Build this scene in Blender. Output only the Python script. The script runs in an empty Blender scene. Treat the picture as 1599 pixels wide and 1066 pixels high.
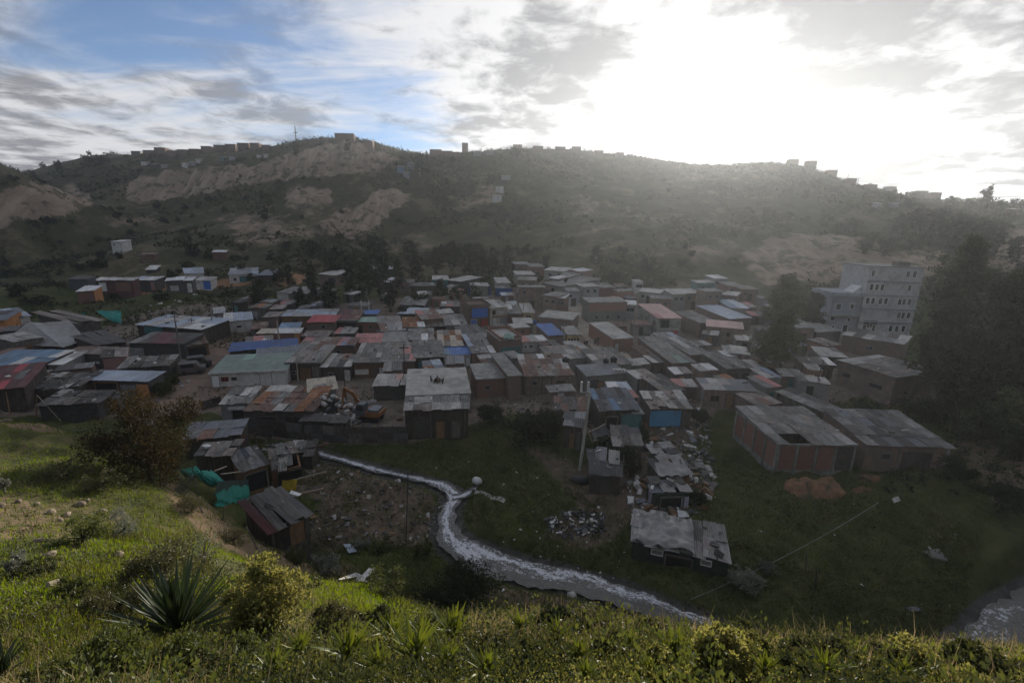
import bpy, math, random
import numpy as np
from mathutils import Vector, Matrix
R = math.radians
random.seed(7); rng = np.random.default_rng(7)
scene = bpy.context.scene
col = scene.collection

# ------------------------------------------------------------------ camera
CAM = np.array([0.0, 0.0, 22.0]); PITCH = R(14.0); ROLL = R(1.2); FPX = 711.0
CF = np.array([0, math.cos(PITCH), -math.sin(PITCH)])
U0 = np.array([0, math.sin(PITCH), math.cos(PITCH)]); R0 = np.array([1.0, 0, 0])
CR = R0 * math.cos(ROLL) + U0 * math.sin(ROLL); CU = U0 * math.cos(ROLL) - R0 * math.sin(ROLL)
cam_data = bpy.data.cameras.new('camera'); cam = bpy.data.objects.new('camera', cam_data); col.objects.link(cam)
cam_data.sensor_width = 36; cam_data.lens = 36 * FPX / 1599; cam_data.clip_end = 3000; cam_data.clip_start = 0.1
cam.matrix_world = Matrix(((CR[0], CU[0], -CF[0], CAM[0]), (CR[1], CU[1], -CF[1], CAM[1]), (CR[2], CU[2], -CF[2], CAM[2]), (0, 0, 0, 1)))
scene.camera = cam

def ray(px, py):
    return CF + CR * ((px - 799.5) / FPX) + CU * ((533.0 - py) / FPX)
def proj(x, y, z):
    dx, dy, dz = x - CAM[0], y - CAM[1], z - CAM[2]
    f = dx * CF[0] + dy * CF[1] + dz * CF[2]
    r = dx * CR[0] + dy * CR[1] + dz * CR[2]; u = dx * CU[0] + dy * CU[1] + dz * CU[2]
    f = np.maximum(f, 1e-3)
    return 799.5 + FPX * r / f, 533.0 - FPX * u / f

# ------------------------------------------------------------------ sky, sun, exposure
SUN_PX = (1118, 210); GLOW_PX = (1116, 232)
sd = ray(*SUN_PX); sd = sd / np.linalg.norm(sd)
SUN_EL = math.asin(sd[2]); SUN_AZ = math.atan2(sd[0], sd[1])
world = bpy.data.worlds.new('World'); scene.world = world; world.use_nodes = True
wn = world.node_tree; wn.nodes.clear()
class NT:
    def __init__(s, nt): s.nt = nt
    def n(s, t, **k):
        nd = s.nt.nodes.new(t)
        for a, b in k.items(): setattr(nd, a, b)
        return nd
    def put(s, sock, v):
        if isinstance(v, bpy.types.NodeSocket): s.nt.links.new(v, sock)
        elif isinstance(v, (tuple, list)) and sock.type == 'RGBA' and len(v) == 3: sock.default_value = (*v, 1)
        else: sock.default_value = v
    def m(s, op, a, b=0.0, c=None, clamp=False):
        nd = s.n('ShaderNodeMath', operation=op, use_clamp=clamp)
        s.put(nd.inputs[0], a); s.put(nd.inputs[1], b)
        if c is not None: s.put(nd.inputs[2], c)
        return nd.outputs[0]
    def mix(s, f, a, b, bt='MIX'):
        nd = s.n('ShaderNodeMix', data_type='RGBA', blend_type=bt)
        s.put(nd.inputs[0], f); s.put(nd.inputs[6], a); s.put(nd.inputs[7], b)
        return nd.outputs[2]
    def noise(s, v, sc, det=4.0, rough=0.55, dist=0.0, col=False):
        nd = s.n('ShaderNodeTexNoise')
        if v is not None: s.put(nd.inputs['Vector'], v)
        nd.inputs['Scale'].default_value = sc; nd.inputs['Detail'].default_value = det
        nd.inputs['Roughness'].default_value = rough; nd.inputs['Distortion'].default_value = dist
        return nd.outputs[1 if col else 0]
    def ramp(s, f, lo, hi, a=0.0, b=1.0):
        nd = s.n('ShaderNodeMapRange', interpolation_type='SMOOTHSTEP')
        s.put(nd.inputs[0], f); nd.inputs[1].default_value = lo; nd.inputs[2].default_value = hi
        nd.inputs[3].default_value = a; nd.inputs[4].default_value = b
        return nd.outputs[0]
W = NT(wn)
tc = W.n('ShaderNodeTexCoord').outputs['Generated']
sky = W.n('ShaderNodeTexSky', sky_type='NISHITA'); sky.sun_disc = False
sky.sun_elevation = SUN_EL; sky.sun_rotation = SUN_AZ; sky.altitude = 2600; sky.air_density = 1.0; sky.dust_density = 0.6; sky.ozone_density = 1.5
sep = W.n('ShaderNodeSeparateXYZ'); W.put(sep.inputs[0], tc)
zc = W.m('MAXIMUM', W.m('ADD', sep.outputs[2], 0.13), 0.06)
comb = W.n('ShaderNodeCombineXYZ'); W.put(comb.inputs[0], W.m('DIVIDE', sep.outputs[0], zc)); W.put(comb.inputs[1], W.m('DIVIDE', sep.outputs[1], zc))
mp = W.n('ShaderNodeMapping'); W.put(mp.inputs[0], comb.outputs[0]); mp.inputs['Rotation'].default_value = (0, 0, R(35)); mp.inputs['Scale'].default_value = (0.55, 1.5, 1)
def near_dir(px, py, k):
    d = ray(px, py); d = d / np.linalg.norm(d)
    v = W.n('ShaderNodeVectorMath', operation='DOT_PRODUCT'); W.put(v.inputs[0], tc); v.inputs[1].default_value = tuple(d)
    return W.m('EXPONENT', W.m('MULTIPLY', W.m('SUBTRACT', v.outputs['Value'], 1.0), k))
n1 = W.noise(mp.outputs[0], 1.5, 9, 0.6, 0.7)
n2 = W.noise(comb.outputs[0], 1.3, 8, 0.58, 0.3)
n3 = W.noise(comb.outputs[0], 4.5, 6, 0.6, 0.4)
def wsum(terms):
    o = None
    for g, w in terms:
        t = W.m('MULTIPLY', g, w); o = t if o is None else W.m('ADD', o, t)
    return o
# clear blue patches and heavier cloud banks, each at its own direction in the sky
bias = wsum([(near_dir(330, 20, 60), -0.20), (near_dir(90, 60, 90), -0.16), (near_dir(620, 160, 160), -0.13), (near_dir(560, 60, 200), 0.10), (near_dir(60, 205, 30), 0.20), (near_dir(330, 190, 60), 0.10),
             (near_dir(700, 40, 120), 0.12), (near_dir(860, 130, 60), 0.16), (near_dir(1150, 150, 10), 0.22), (near_dir(1500, 150, 14), 0.26)])
cov = W.ramp(W.m('ADD', W.m('ADD', W.m('MULTIPLY', n1, 0.62), W.m('MULTIPLY', n2, 0.38)), bias), 0.36, 0.64)
dens = W.m('ADD', W.m('MULTIPLY', n2, 0.6), W.m('MULTIPLY', n3, 0.4))
dark = W.ramp(W.m('ADD', W.m('MULTIPLY_ADD', dens, 1.5, -0.25), wsum([(near_dir(890, 125, 160), 0.10), (near_dir(1380, 75, 70), 0.10), (near_dir(1550, 195, 40), 0.075), (near_dir(40, 225, 60), 0.05),
         (near_dir(1130, 150, 120), -0.07), (near_dir(560, 70, 110), -0.12), (near_dir(1480, 262, 700), -0.12), (near_dir(1400, 150, 260), -0.10)])), 0.43, 0.63)
glow = W.m('ADD', W.m('MULTIPLY', near_dir(*GLOW_PX, 200), 1.5), W.m('ADD', W.m('MULTIPLY', near_dir(*GLOW_PX, 60), 0.10), W.m('MULTIPLY', near_dir(*GLOW_PX, 5), 0.03)))
ccol = W.mix(dark, (0.74, 0.74, 0.76), (0.22, 0.225, 0.25))
blue = W.n('ShaderNodeVectorMath', operation='SCALE'); W.put(blue.inputs[0], sky.outputs[0]); blue.inputs[3].default_value = 1.0
bg1 = W.n('ShaderNodeBackground'); W.put(bg1.inputs[0], W.mix(1.0, sky.outputs[0], (0.74, 0.92, 1.14), 'MULTIPLY')); bg1.inputs[1].default_value = 0.085
bg2 = W.n('ShaderNodeBackground'); W.put(bg2.inputs[0], ccol); bg2.inputs[1].default_value = 0.70
bg3 = W.n('ShaderNodeBackground'); bg3.inputs[0].default_value = (1, 0.975, 0.93, 1); W.put(bg3.inputs[1], W.m('MULTIPLY', glow, W.m('ADD', 0.45, W.m('MULTIPLY', W.m('SUBTRACT', 1.0, dark), 0.75))))
mx = W.n('ShaderNodeMixShader'); W.put(mx.inputs[0], cov); W.put(mx.inputs[1], bg1.outputs[0]); W.put(mx.inputs[2], bg2.outputs[0])
ad = W.n('ShaderNodeAddShader'); W.put(ad.inputs[0], mx.outputs[0]); W.put(ad.inputs[1], bg3.outputs[0])
out = W.n('ShaderNodeOutputWorld'); W.put(out.inputs[0], ad.outputs[0])

sun_data = bpy.data.lights.new('sun', 'SUN'); sun_data.energy = 5.0; sun_data.angle = R(0.53); sun_data.color = (1.0, 0.91, 0.77)
sun = bpy.data.objects.new('sun', sun_data); col.objects.link(sun)
sun.rotation_euler = Vector(sd).to_track_quat('Z', 'Y').to_euler(); sun.location = (60, 120, 150)
vs = scene.view_settings; vs.view_transform = 'Standard'; vs.look = 'None'; vs.exposure = 0.55; vs.gamma = 1.0; vs.use_curve_mapping = False
cy = scene.cycles; cy.use_denoising = True; cy.max_bounces = 6; cy.diffuse_bounces = 3; cy.glossy_bounces = 2; cy.transmission_bounces = 3; cy.transparent_max_bounces = 6; cy.volume_bounces = 0
cy.sample_clamp_indirect = 4.0; cy.caustics_reflective = False; cy.caustics_refractive = False

# ------------------------------------------------------------------ mesh helpers
def mesh_np(name, V, F, smooth=False):
    V = np.asarray(V, dtype=np.float32).reshape(-1, 3); F = np.asarray(F, dtype=np.int32)
    me = bpy.data.meshes.new(name); k = F.shape[1]; n = len(F)
    me.vertices.add(len(V)); me.vertices.foreach_set('co', V.ravel())
    me.loops.add(n * k); me.loops.foreach_set('vertex_index', F.ravel())
    me.polygons.add(n); me.polygons.foreach_set('loop_start', np.arange(0, n * k, k, dtype=np.int32))
    try: me.polygons.foreach_set('loop_total', np.full(n, k, dtype=np.int32))
    except Exception: pass
    me.polygons.foreach_set('use_smooth', np.full(n, bool(smooth)))
    me.update(calc_edges=True)
    return me
class MB:
    """collects simple solids into one mesh"""
    def __init__(s): s.v = []; s.f = []
    def box(s, x0, y0, z0, x1, y1, z1, M=None):
        n = len(s.v); P = [(x0, y0, z0), (x1, y0, z0), (x1, y1, z0), (x0, y1, z0), (x0, y0, z1), (x1, y0, z1), (x1, y1, z1), (x0, y1, z1)]
        if M is not None: P = [tuple(M @ Vector(p)) for p in P]
        s.v += P; s.f += [tuple(n + i for i in q) for q in ((0, 3, 2, 1), (4, 5, 6, 7), (0, 1, 5, 4), (1, 2, 6, 5), (2, 3, 7, 6), (3, 0, 4, 7))]
        return s
    def poly(s, P, F):
        n = len(s.v); s.v += [tuple(p) for p in P]; s.f += [tuple(n + i for i in q) for q in F]; return s
    def tube(s, P, r, k=8, cap=True):
        P = [Vector(p) for p in P]; n0 = len(s.v)
        if not hasattr(r, '__len__'): r = [r] * len(P)
        for i, p in enumerate(P):
            d = (P[min(i + 1, len(P) - 1)] - P[max(i - 1, 0)]).normalized()
            a = d.orthogonal().normalized(); 
            if i == 0: ref = a
            a = (ref - d * ref.dot(d)).normalized(); ref = a; b = d.cross(a)
            for j in range(k):
                t = 2 * math.pi * j / k; s.v.append(tuple(p + (a * math.cos(t) + b * math.sin(t)) * r[i]))
        for i in range(len(P) - 1):
            for j in range(k):
                s.f.append((n0 + i * k + j, n0 + i * k + (j + 1) % k, n0 + (i + 1) * k + (j + 1) % k, n0 + (i + 1) * k + j))
        if cap:
            s.f.append(tuple(n0 + j for j in reversed(range(k)))); s.f.append(tuple(n0 + (len(P) - 1) * k + j for j in range(k)))
        return s
    def lathe(s, prof, k=16, c=(0, 0, 0)):
        n0 = len(s.v)
        for (r, z) in prof:
            for j in range(k):
                t = 2 * math.pi * j / k; s.v.append((c[0] + r * math.cos(t), c[1] + r * math.sin(t), c[2] + z))
        for i in range(len(prof) - 1):
            for j in range(k):
                s.f.append((n0 + i * k + j, n0 + i * k + (j + 1) % k, n0 + (i + 1) * k + (j + 1) % k, n0 + (i + 1) * k + j))
        s.f.append(tuple(n0 + j for j in reversed(range(k)))); s.f.append(tuple(n0 + (len(prof) - 1) * k + j for j in range(k)))
        return s
    def mesh(s, name, smooth=False):
        me = bpy.data.meshes.new(name); me.from_pydata(s.v, [], s.f)
        if smooth: me.polygons.foreach_set('use_smooth', [True] * len(me.polygons))
        me.update(); return me
    def build(s, name, mat, parent=None, smooth=False, M=None):
        return obj(name, s.mesh(name, smooth), mat, parent, M)
def obj(name, me, mat=None, parent=None, M=None):
    o = bpy.data.objects.new(name, me); col.objects.link(o)
    if mat is not None:
        if len(me.materials) == 0: me.materials.append(mat)
        elif me.materials[0] != mat:
            o.material_slots[0].link = 'OBJECT'; o.material_slots[0].material = mat
    if parent is not None: o.parent = parent
    if M is not None: o.matrix_local = M
    return o
def tag(o, label=None, cat=None, group=None, kind=None):
    if label: o['label'] = label
    if cat: o['category'] = cat
    if group: o['group'] = group
    if kind: o['kind'] = kind
    return o
def empty(name, loc, rz=0.0):
    o = bpy.data.objects.new(name, None); col.objects.link(o); o.empty_display_size = 0.3
    o.location = loc; o.rotation_euler = (0, 0, rz); return o
def kids(o): return list(o.children)
def copy_tree(o, parent=None):
    c = o.copy(); col.objects.link(c)
    if parent is not None: c.parent = parent
    for ch in kids(o): copy_tree(ch, c)
    return c

# ------------------------------------------------------------------ materials
MATS = {}
def mat(key, c1, c2=None, sc=3.0, rough=0.8, metal=0.0, bump=0.25, stain=None, stain_amt=0.5, vary=0.25, coord='Object', streak=1.0, spec=0.3):
    m = bpy.data.materials.new(key); m.use_nodes = True; N = NT(m.node_tree); m.node_tree.nodes.clear()
    t = N.n('ShaderNodeTexCoord').outputs[coord]
    if coord == 'World': pass
    mp = N.n('ShaderNodeMapping'); N.put(mp.inputs[0], t); mp.inputs['Scale'].default_value = (1, 1, streak)
    rnd = N.n('ShaderNodeObjectInfo').outputs['Random']
    off = N.n('ShaderNodeVectorMath', operation='ADD'); N.put(off.inputs[0], mp.outputs[0])
    cx = N.n('ShaderNodeCombineXYZ'); N.put(cx.inputs[0], N.m('MULTIPLY', rnd, 37.0)); N.put(cx.inputs[1], N.m('MULTIPLY', rnd, 91.0)); N.put(off.inputs[1], cx.outputs[0])
    v = off.outputs[0]
    a = N.noise(v, sc, 6, 0.62)
    c = N.mix(N.ramp(a, 0.35, 0.65), c1, c2 or tuple(x * 0.7 for x in c1))
    if stain is not None:
        c = N.mix(N.m('MULTIPLY', N.ramp(N.noise(v, sc * 0.45, 7, 0.68, 0.6), 0.47, 0.62), stain_amt), c, stain)
    br = N.m('ADD', 1.0 - vary, N.m('MULTIPLY', rnd, 2 * vary))
    hsv = N.n('ShaderNodeHueSaturation'); N.put(hsv.inputs['Color'], c); N.put(hsv.inputs['Value'], br)
    b = N.n('ShaderNodeBsdfPrincipled'); N.put(b.inputs['Base Color'], hsv.outputs[0])
    N.put(b.inputs['Roughness'], N.m('ADD', rough - 0.1, N.m('MULTIPLY', a, 0.2))); b.inputs['Metallic'].default_value = metal
    b.inputs['Specular IOR Level'].default_value = spec
    if bump:
        bp = N.n('ShaderNodeBump'); bp.inputs['Strength'].default_value = bump; bp.inputs['Distance'].default_value = 0.03
        N.put(bp.inputs['Height'], N.noise(v, sc * 6, 5, 0.6)); N.put(b.inputs['Normal'], bp.outputs[0])
    o = N.n('ShaderNodeOutputMaterial'); N.put(o.inputs[0], b.outputs[0]); MATS[key] = m; return m
def brick_mat(key, c1, c2, mortar, scale=1.0):
    m = bpy.data.materials.new(key); m.use_nodes = True; N = NT(m.node_tree); m.node_tree.nodes.clear()
    t = N.n('ShaderNodeTexCoord').outputs['Object']; s = N.n('ShaderNodeSeparateXYZ'); N.put(s.inputs[0], t)
    cx = N.n('ShaderNodeCombineXYZ'); N.put(cx.inputs[0], N.m('ADD', s.outputs[0], s.outputs[1])); N.put(cx.inputs[1], s.outputs[2])
    bt = N.n('ShaderNodeTexBrick'); N.put(bt.inputs['Vector'], cx.outputs[0]); N.put(bt.inputs['Color1'], c1); N.put(bt.inputs['Color2'], c2); N.put(bt.inputs['Mortar'], mortar)
    bt.inputs['Scale'].default_value = scale; bt.inputs['Mortar Size'].default_value = 0.014; bt.inputs['Brick Width'].default_value = 0.33; bt.inputs['Row Height'].default_value = 0.16; bt.inputs['Bias'].default_value = 0.0
    rnd = N.n('ShaderNodeObjectInfo').outputs['Random']
    st = N.ramp(N.noise(t, 0.8, 7, 0.68, 0.5), 0.45, 0.7)
    c = N.mix(N.m('MULTIPLY', st, 0.55), bt.outputs[0], tuple(0.6 * x for x in mortar))
    hsv = N.n('ShaderNodeHueSaturation'); N.put(hsv.inputs['Color'], c); N.put(hsv.inputs['Value'], N.m('ADD', 0.8, N.m('MULTIPLY', rnd, 0.4)))
    b = N.n('ShaderNodeBsdfPrincipled'); N.put(b.inputs['Base Color'], hsv.outputs[0]); b.inputs['Roughness'].default_value = 0.9; b.inputs['Specular IOR Level'].default_value = 0.2
    bp = N.n('ShaderNodeBump'); bp.inputs['Strength'].default_value = 0.5; bp.inputs['Distance'].default_value = 0.02; N.put(bp.inputs['Height'], N.m('SUBTRACT', 1.0, bt.outputs['Fac'])); N.put(b.inputs['Normal'], bp.outputs[0])
    o = N.n('ShaderNodeOutputMaterial'); N.put(o.inputs[0], b.outputs[0]); MATS[key] = m; return m
def leaf_mat(key, c1, c2, trans=0.35, sc=1.2, rough=0.5, spec=0.35, tcol=None):
    m = bpy.data.materials.new(key); m.use_nodes = True; N = NT(m.node_tree); m.node_tree.nodes.clear()
    t = N.n('ShaderNodeTexCoord').outputs['Object']; rnd = N.n('ShaderNodeObjectInfo').outputs['Random']
    ge = N.n('ShaderNodeNewGeometry')
    f = N.m('ADD', N.m('MULTIPLY', N.ramp(N.noise(t, sc, 4, 0.6), 0.3, 0.7), 0.6), N.m('MULTIPLY', ge.outputs['Random Per Island'], 0.4))
    c = N.mix(f, c1, c2)
    hsv = N.n('ShaderNodeHueSaturation'); N.put(hsv.inputs['Color'], c); N.put(hsv.inputs['Value'], N.m('ADD', 0.8, N.m('MULTIPLY', rnd, 0.4)))
    b = N.n('ShaderNodeBsdfPrincipled'); N.put(b.inputs['Base Color'], hsv.outputs[0]); b.inputs['Roughness'].default_value = rough; b.inputs['Specular IOR Level'].default_value = spec
    tr = N.n('ShaderNodeBsdfTranslucent'); 
    h2 = N.n('ShaderNodeHueSaturation'); N.put(h2.inputs['Color'], hsv.outputs[0]); h2.inputs['Saturation'].default_value = 1.15; h2.inputs['Value'].default_value = 1.5; h2.inputs['Hue'].default_value = 0.485
    N.put(tr.inputs[0], h2.outputs[0])
    mx = N.n('ShaderNodeMixShader'); mx.inputs[0].default_value = trans; N.put(mx.inputs[1], b.outputs[0]); N.put(mx.inputs[2], tr.outputs[0])
    o = N.n('ShaderNodeOutputMaterial'); N.put(o.inputs[0], mx.outputs[0]); MATS[key] = m; return m
RUST = (0.13, 0.06, 0.035)
# roofs
mat('zinc', (0.27, 0.265, 0.255), (0.17, 0.165, 0.16), 2.5, 0.42, 0.0, 0.15, RUST, 0.35, 0.35, spec=0.7)
mat('fibro', (0.21, 0.20, 0.185), (0.11, 0.105, 0.095), 2.2, 0.62, 0, 0.3, (0.07, 0.065, 0.055), 0.7, 0.42, spec=0.6)
mat('fibro_warm', (0.235, 0.20, 0.17), (0.13, 0.11, 0.095), 2.2, 0.62, 0, 0.3, (0.09, 0.06, 0.045), 0.7, 0.42, spec=0.6)
mat('rust', (0.18, 0.095, 0.065), (0.10, 0.055, 0.042), 2.5, 0.7, 0, 0.3, (0.24, 0.20, 0.17), 0.5, 0.35, spec=0.4)
mat('rust_orange', (0.30, 0.13, 0.06), (0.17, 0.08, 0.045), 2.5, 0.85, 0, 0.3, (0.25, 0.2, 0.16), 0.5, 0.3)
mat('red', (0.42, 0.075, 0.085), (0.33, 0.065, 0.075), 1.5, 0.6, 0, 0.1, (0.2, 0.08, 0.07), 0.4, 0.12)
mat('pink', (0.46, 0.20, 0.18), (0.36, 0.16, 0.15), 1.5, 0.6, 0, 0.1, (0.25, 0.17, 0.15), 0.5, 0.15)
mat('pale_pink', (0.55, 0.36, 0.32), (0.47, 0.30, 0.27), 1.5, 0.6, 0, 0.1, (0.36, 0.27, 0.24), 0.5, 0.1)
mat('maroon', (0.16, 0.055, 0.06), (0.10, 0.05, 0.05), 1.8, 0.7, 0, 0.2, (0.12, 0.10, 0.095), 0.6, 0.25)
mat('blue', (0.075, 0.17, 0.42), (0.06, 0.13, 0.34), 1.5, 0.5, 0, 0.1, (0.14, 0.17, 0.24), 0.4, 0.12)
mat('deep_blue', (0.035, 0.085, 0.25), (0.03, 0.07, 0.20), 1.5, 0.5, 0, 0.15, (0.06, 0.08, 0.13), 0.5, 0.1)
mat('steel_blue', (0.16, 0.24, 0.33), (0.11, 0.18, 0.26), 1.5, 0.5, 0, 0.15, (0.15, 0.15, 0.15), 0.5, 0.15)
mat('blue_grey', (0.32, 0.37, 0.44), (0.24, 0.275, 0.33), 1.8, 0.42, 0, 0.15, (0.22, 0.20, 0.19), 0.45, 0.2, spec=0.6)
mat('slate', (0.105, 0.115, 0.135), (0.07, 0.076, 0.09), 1.8, 0.45, 0, 0.15, (0.13, 0.12, 0.11), 0.5, 0.25, spec=0.6)
mat('green', (0.17, 0.225, 0.185), (0.13, 0.175, 0.15), 1.2, 0.5, 0, 0.12, (0.16, 0.17, 0.15), 0.5, 0.08, spec=0.5)
mat('pale_green', (0.30, 0.42, 0.35), (0.24, 0.34, 0.28), 1.2, 0.6, 0, 0.1, None, 0, 0.1)
mat('white', (0.68, 0.67, 0.65), (0.52, 0.51, 0.49), 2, 0.6, 0, 0.15, (0.34, 0.30, 0.26), 0.5, 0.15)
mat('pale', (0.44, 0.42, 0.385), (0.32, 0.305, 0.28), 2, 0.6, 0, 0.2, (0.2, 0.17, 0.14), 0.5, 0.2, spec=0.5)
mat('cream', (0.52, 0.46, 0.37), (0.42, 0.365, 0.29), 1.8, 0.8, 0, 0.2, (0.27, 0.22, 0.17), 0.5, 0.1)
mat('concrete', (0.26, 0.255, 0.235), (0.17, 0.165, 0.15), 1.2, 0.75, 0, 0.3, (0.10, 0.095, 0.085), 0.6, 0.15, spec=0.45)
mat('pale_concrete', (0.42, 0.40, 0.36), (0.32, 0.305, 0.275), 1.0, 0.75, 0, 0.3, (0.18, 0.165, 0.145), 0.6, 0.12, spec=0.45)
mat('dark_sheet', (0.07, 0.066, 0.062), (0.04, 0.038, 0.036), 2.2, 0.65, 0, 0.25, (0.10, 0.07, 0.055), 0.5, 0.3, spec=0.5)
# walls
brick_mat('brick', (0.27, 0.125, 0.085), (0.21, 0.10, 0.07), (0.24, 0.215, 0.19))
brick_mat('brick_brown', (0.20, 0.125, 0.095), (0.155, 0.10, 0.08), (0.2, 0.18, 0.16))
brick_mat('brick_red', (0.235, 0.105, 0.075), (0.185, 0.085, 0.063), (0.19, 0.165, 0.145))
brick_mat('block', (0.25, 0.235, 0.215), (0.2, 0.19, 0.175), (0.17, 0.16, 0.145))
mat('plaster_white', (0.62, 0.60, 0.56), (0.5, 0.48, 0.45), 1.4, 0.9, 0, 0.15, (0.27, 0.24, 0.21), 0.5, 0.12)
mat('plaster_grey', (0.31, 0.305, 0.30), (0.24, 0.235, 0.23), 1.4, 0.9, 0, 0.15, (0.16, 0.15, 0.14), 0.5, 0.12)
mat('plaster_bluegrey', (0.33, 0.345, 0.375), (0.26, 0.275, 0.30), 1.0, 0.9, 0, 0.12, (0.2, 0.19, 0.18), 0.4, 0.06)
mat('plaster_yellow', (0.50, 0.39, 0.20), (0.42, 0.32, 0.17), 1.4, 0.9, 0, 0.15, (0.24, 0.19, 0.13), 0.5, 0.1)
mat('plaster_orange', (0.52, 0.24, 0.10), (0.42, 0.19, 0.08), 1.4, 0.9, 0, 0.15, (0.24, 0.15, 0.1), 0.5, 0.1)
mat('plaster_pink', (0.36, 0.21, 0.185), (0.29, 0.175, 0.155), 1.4, 0.9, 0, 0.15, (0.2, 0.15, 0.13), 0.5, 0.1)
mat('plaster_pale', (0.46, 0.455, 0.45), (0.38, 0.375, 0.37), 1.4, 0.9, 0, 0.15, (0.2, 0.19, 0.18), 0.5, 0.08)
mat('adobe', (0.235, 0.165, 0.13), (0.17, 0.125, 0.105), 1.2, 0.95, 0, 0.4, (0.13, 0.115, 0.1), 0.6, 0.15)
mat('paint_blue', (0.06, 0.17, 0.52), (0.05, 0.14, 0.44), 1.4, 0.7, 0, 0.1, (0.12, 0.16, 0.28), 0.35, 0.06)
mat('paint_skyblue', (0.10, 0.30, 0.50), (0.08, 0.25, 0.43), 1.2, 0.75, 0, 0.1, (0.10, 0.16, 0.2), 0.5, 0.06)
mat('paint_teal', (0.07, 0.20, 0.20), (0.05, 0.15, 0.155), 1.2, 0.8, 0, 0.15, (0.08, 0.09, 0.08), 0.5, 0.1)
mat('paint_green', (0.16, 0.42, 0.08), (0.13, 0.34, 0.07), 1.2, 0.7, 0, 0.1, None, 0, 0.08)
mat('paint_red', (0.38, 0.05, 0.04), (0.30, 0.045, 0.04), 1.2, 0.7, 0, 0.1, None, 0, 0.1)
mat('wood_dark', (0.075, 0.06, 0.05), (0.04, 0.034, 0.03), 4, 0.9, 0, 0.3, (0.12, 0.10, 0.085), 0.5, 0.4, streak=0.25)
mat('wood_grey', (0.15, 0.135, 0.12), (0.09, 0.08, 0.072), 4, 0.9, 0, 0.3, (0.06, 0.05, 0.045), 0.5, 0.4, streak=0.25)
mat('wood_pale', (0.40, 0.34, 0.26), (0.28, 0.23, 0.17), 5, 0.85, 0, 0.2, None, 0, 0.25, streak=0.3)
mat('wood_brown', (0.24, 0.14, 0.075), (0.16, 0.095, 0.055), 4, 0.85, 0, 0.25, None, 0, 0.25, streak=0.3)
mat('wood_pink', (0.25, 0.175, 0.15), (0.15, 0.11, 0.095), 4, 0.9, 0, 0.25, (0.1, 0.08, 0.07), 0.5, 0.2, streak=0.25)
mat('tin_dark', (0.10, 0.10, 0.10), (0.06, 0.06, 0.06), 3, 0.65, 0, 0.2, RUST, 0.4, 0.3)
mat('tin_grey', (0.26, 0.265, 0.27), (0.18, 0.183, 0.187), 3, 0.5, 0, 0.2, RUST, 0.3, 0.2, spec=0.5)
mat('black', (0.018, 0.018, 0.019), (0.012, 0.012, 0.012), 3, 0.8, 0, 0.0, None, 0, 0.2)
mat('window_glass', (0.03, 0.033, 0.037), (0.02, 0.022, 0.025), 2, 0.15, 0, 0.0, None, 0, 0.2, spec=0.5)
mat('black_plastic', (0.022, 0.023, 0.025), (0.015, 0.016, 0.018), 2, 0.45, 0, 0.05, None, 0, 0.1)
mat('white_plastic', (0.66, 0.65, 0.63), (0.5, 0.49, 0.47), 2, 0.45, 0, 0.05, (0.26, 0.23, 0.19), 0.6, 0.1)
mat('white_paint', (0.78, 0.78, 0.76), (0.7, 0.7, 0.68), 2, 0.5, 0, 0.0, None, 0, 0.05)
mat('tarp_teal', (0.045, 0.33, 0.27), (0.035, 0.25, 0.21), 1.5, 0.5, 0, 0.2, (0.12, 0.3, 0.27), 0.4, 0.1)
mat('tarp_netting', (0.035, 0.06, 0.05), (0.025, 0.04, 0.035), 2, 0.85, 0, 0.2, None, 0, 0.2)
mat('tarp_grey', (0.27, 0.265, 0.25), (0.21, 0.205, 0.19), 1.2, 0.5, 0, 0.25, (0.15, 0.14, 0.12), 0.5, 0.1, spec=0.55)
mat('tarp_black', (0.035, 0.037, 0.042), (0.025, 0.026, 0.03), 1.2, 0.5, 0, 0.3, (0.09, 0.085, 0.08), 0.4, 0.15)
mat('tarp_yellow', (0.55, 0.38, 0.04), (0.45, 0.30, 0.03), 1.2, 0.6, 0, 0.2, None, 0, 0.1)
mat('cloth_red', (0.38, 0.035, 0.04), (0.30, 0.03, 0.035), 1.2, 0.8, 0, 0.2, None, 0, 0.1)
mat('cloth_lilac', (0.55, 0.50, 0.66), (0.45, 0.42, 0.55), 1.2, 0.8, 0, 0.2, None, 0, 0.1)
mat('sack', (0.42, 0.40, 0.375), (0.24, 0.23, 0.22), 2.5, 0.75, 0, 0.4, (0.12, 0.11, 0.105), 0.5, 0.45)
mat('machine_orange', (0.26, 0.11, 0.04), (0.18, 0.08, 0.03), 2, 0.5, 0, 0.1, (0.16, 0.1, 0.06), 0.4, 0.05)
mat('soil_ochre', (0.24, 0.13, 0.07), (0.15, 0.085, 0.05), 1.5, 0.95, 0, 0.6, (0.05, 0.048, 0.025), 0.95, 0.1)
mat('rock', (0.30, 0.24, 0.18), (0.17, 0.135, 0.105), 1.5, 0.95, 0, 0.6, (0.08, 0.075, 0.05), 0.5, 0.25)
mat('bark', (0.09, 0.075, 0.06), (0.05, 0.042, 0.035), 6, 0.95, 0, 0.6, None, 0, 0.2, streak=0.3)
mat('pale_bark', (0.25, 0.225, 0.19), (0.15, 0.135, 0.115), 6, 0.9, 0, 0.4, None, 0, 0.2, streak=0.3)
mat('skin', (0.30, 0.17, 0.11), None, 4, 0.6, 0, 0.0, None, 0, 0.05)
mat('garment_dark', (0.03, 0.032, 0.045), None, 4, 0.9, 0, 0.2, None, 0, 0.2)
mat('garment_maroon', (0.15, 0.03, 0.035), None, 4, 0.9, 0, 0.2, None, 0, 0.1)
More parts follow.
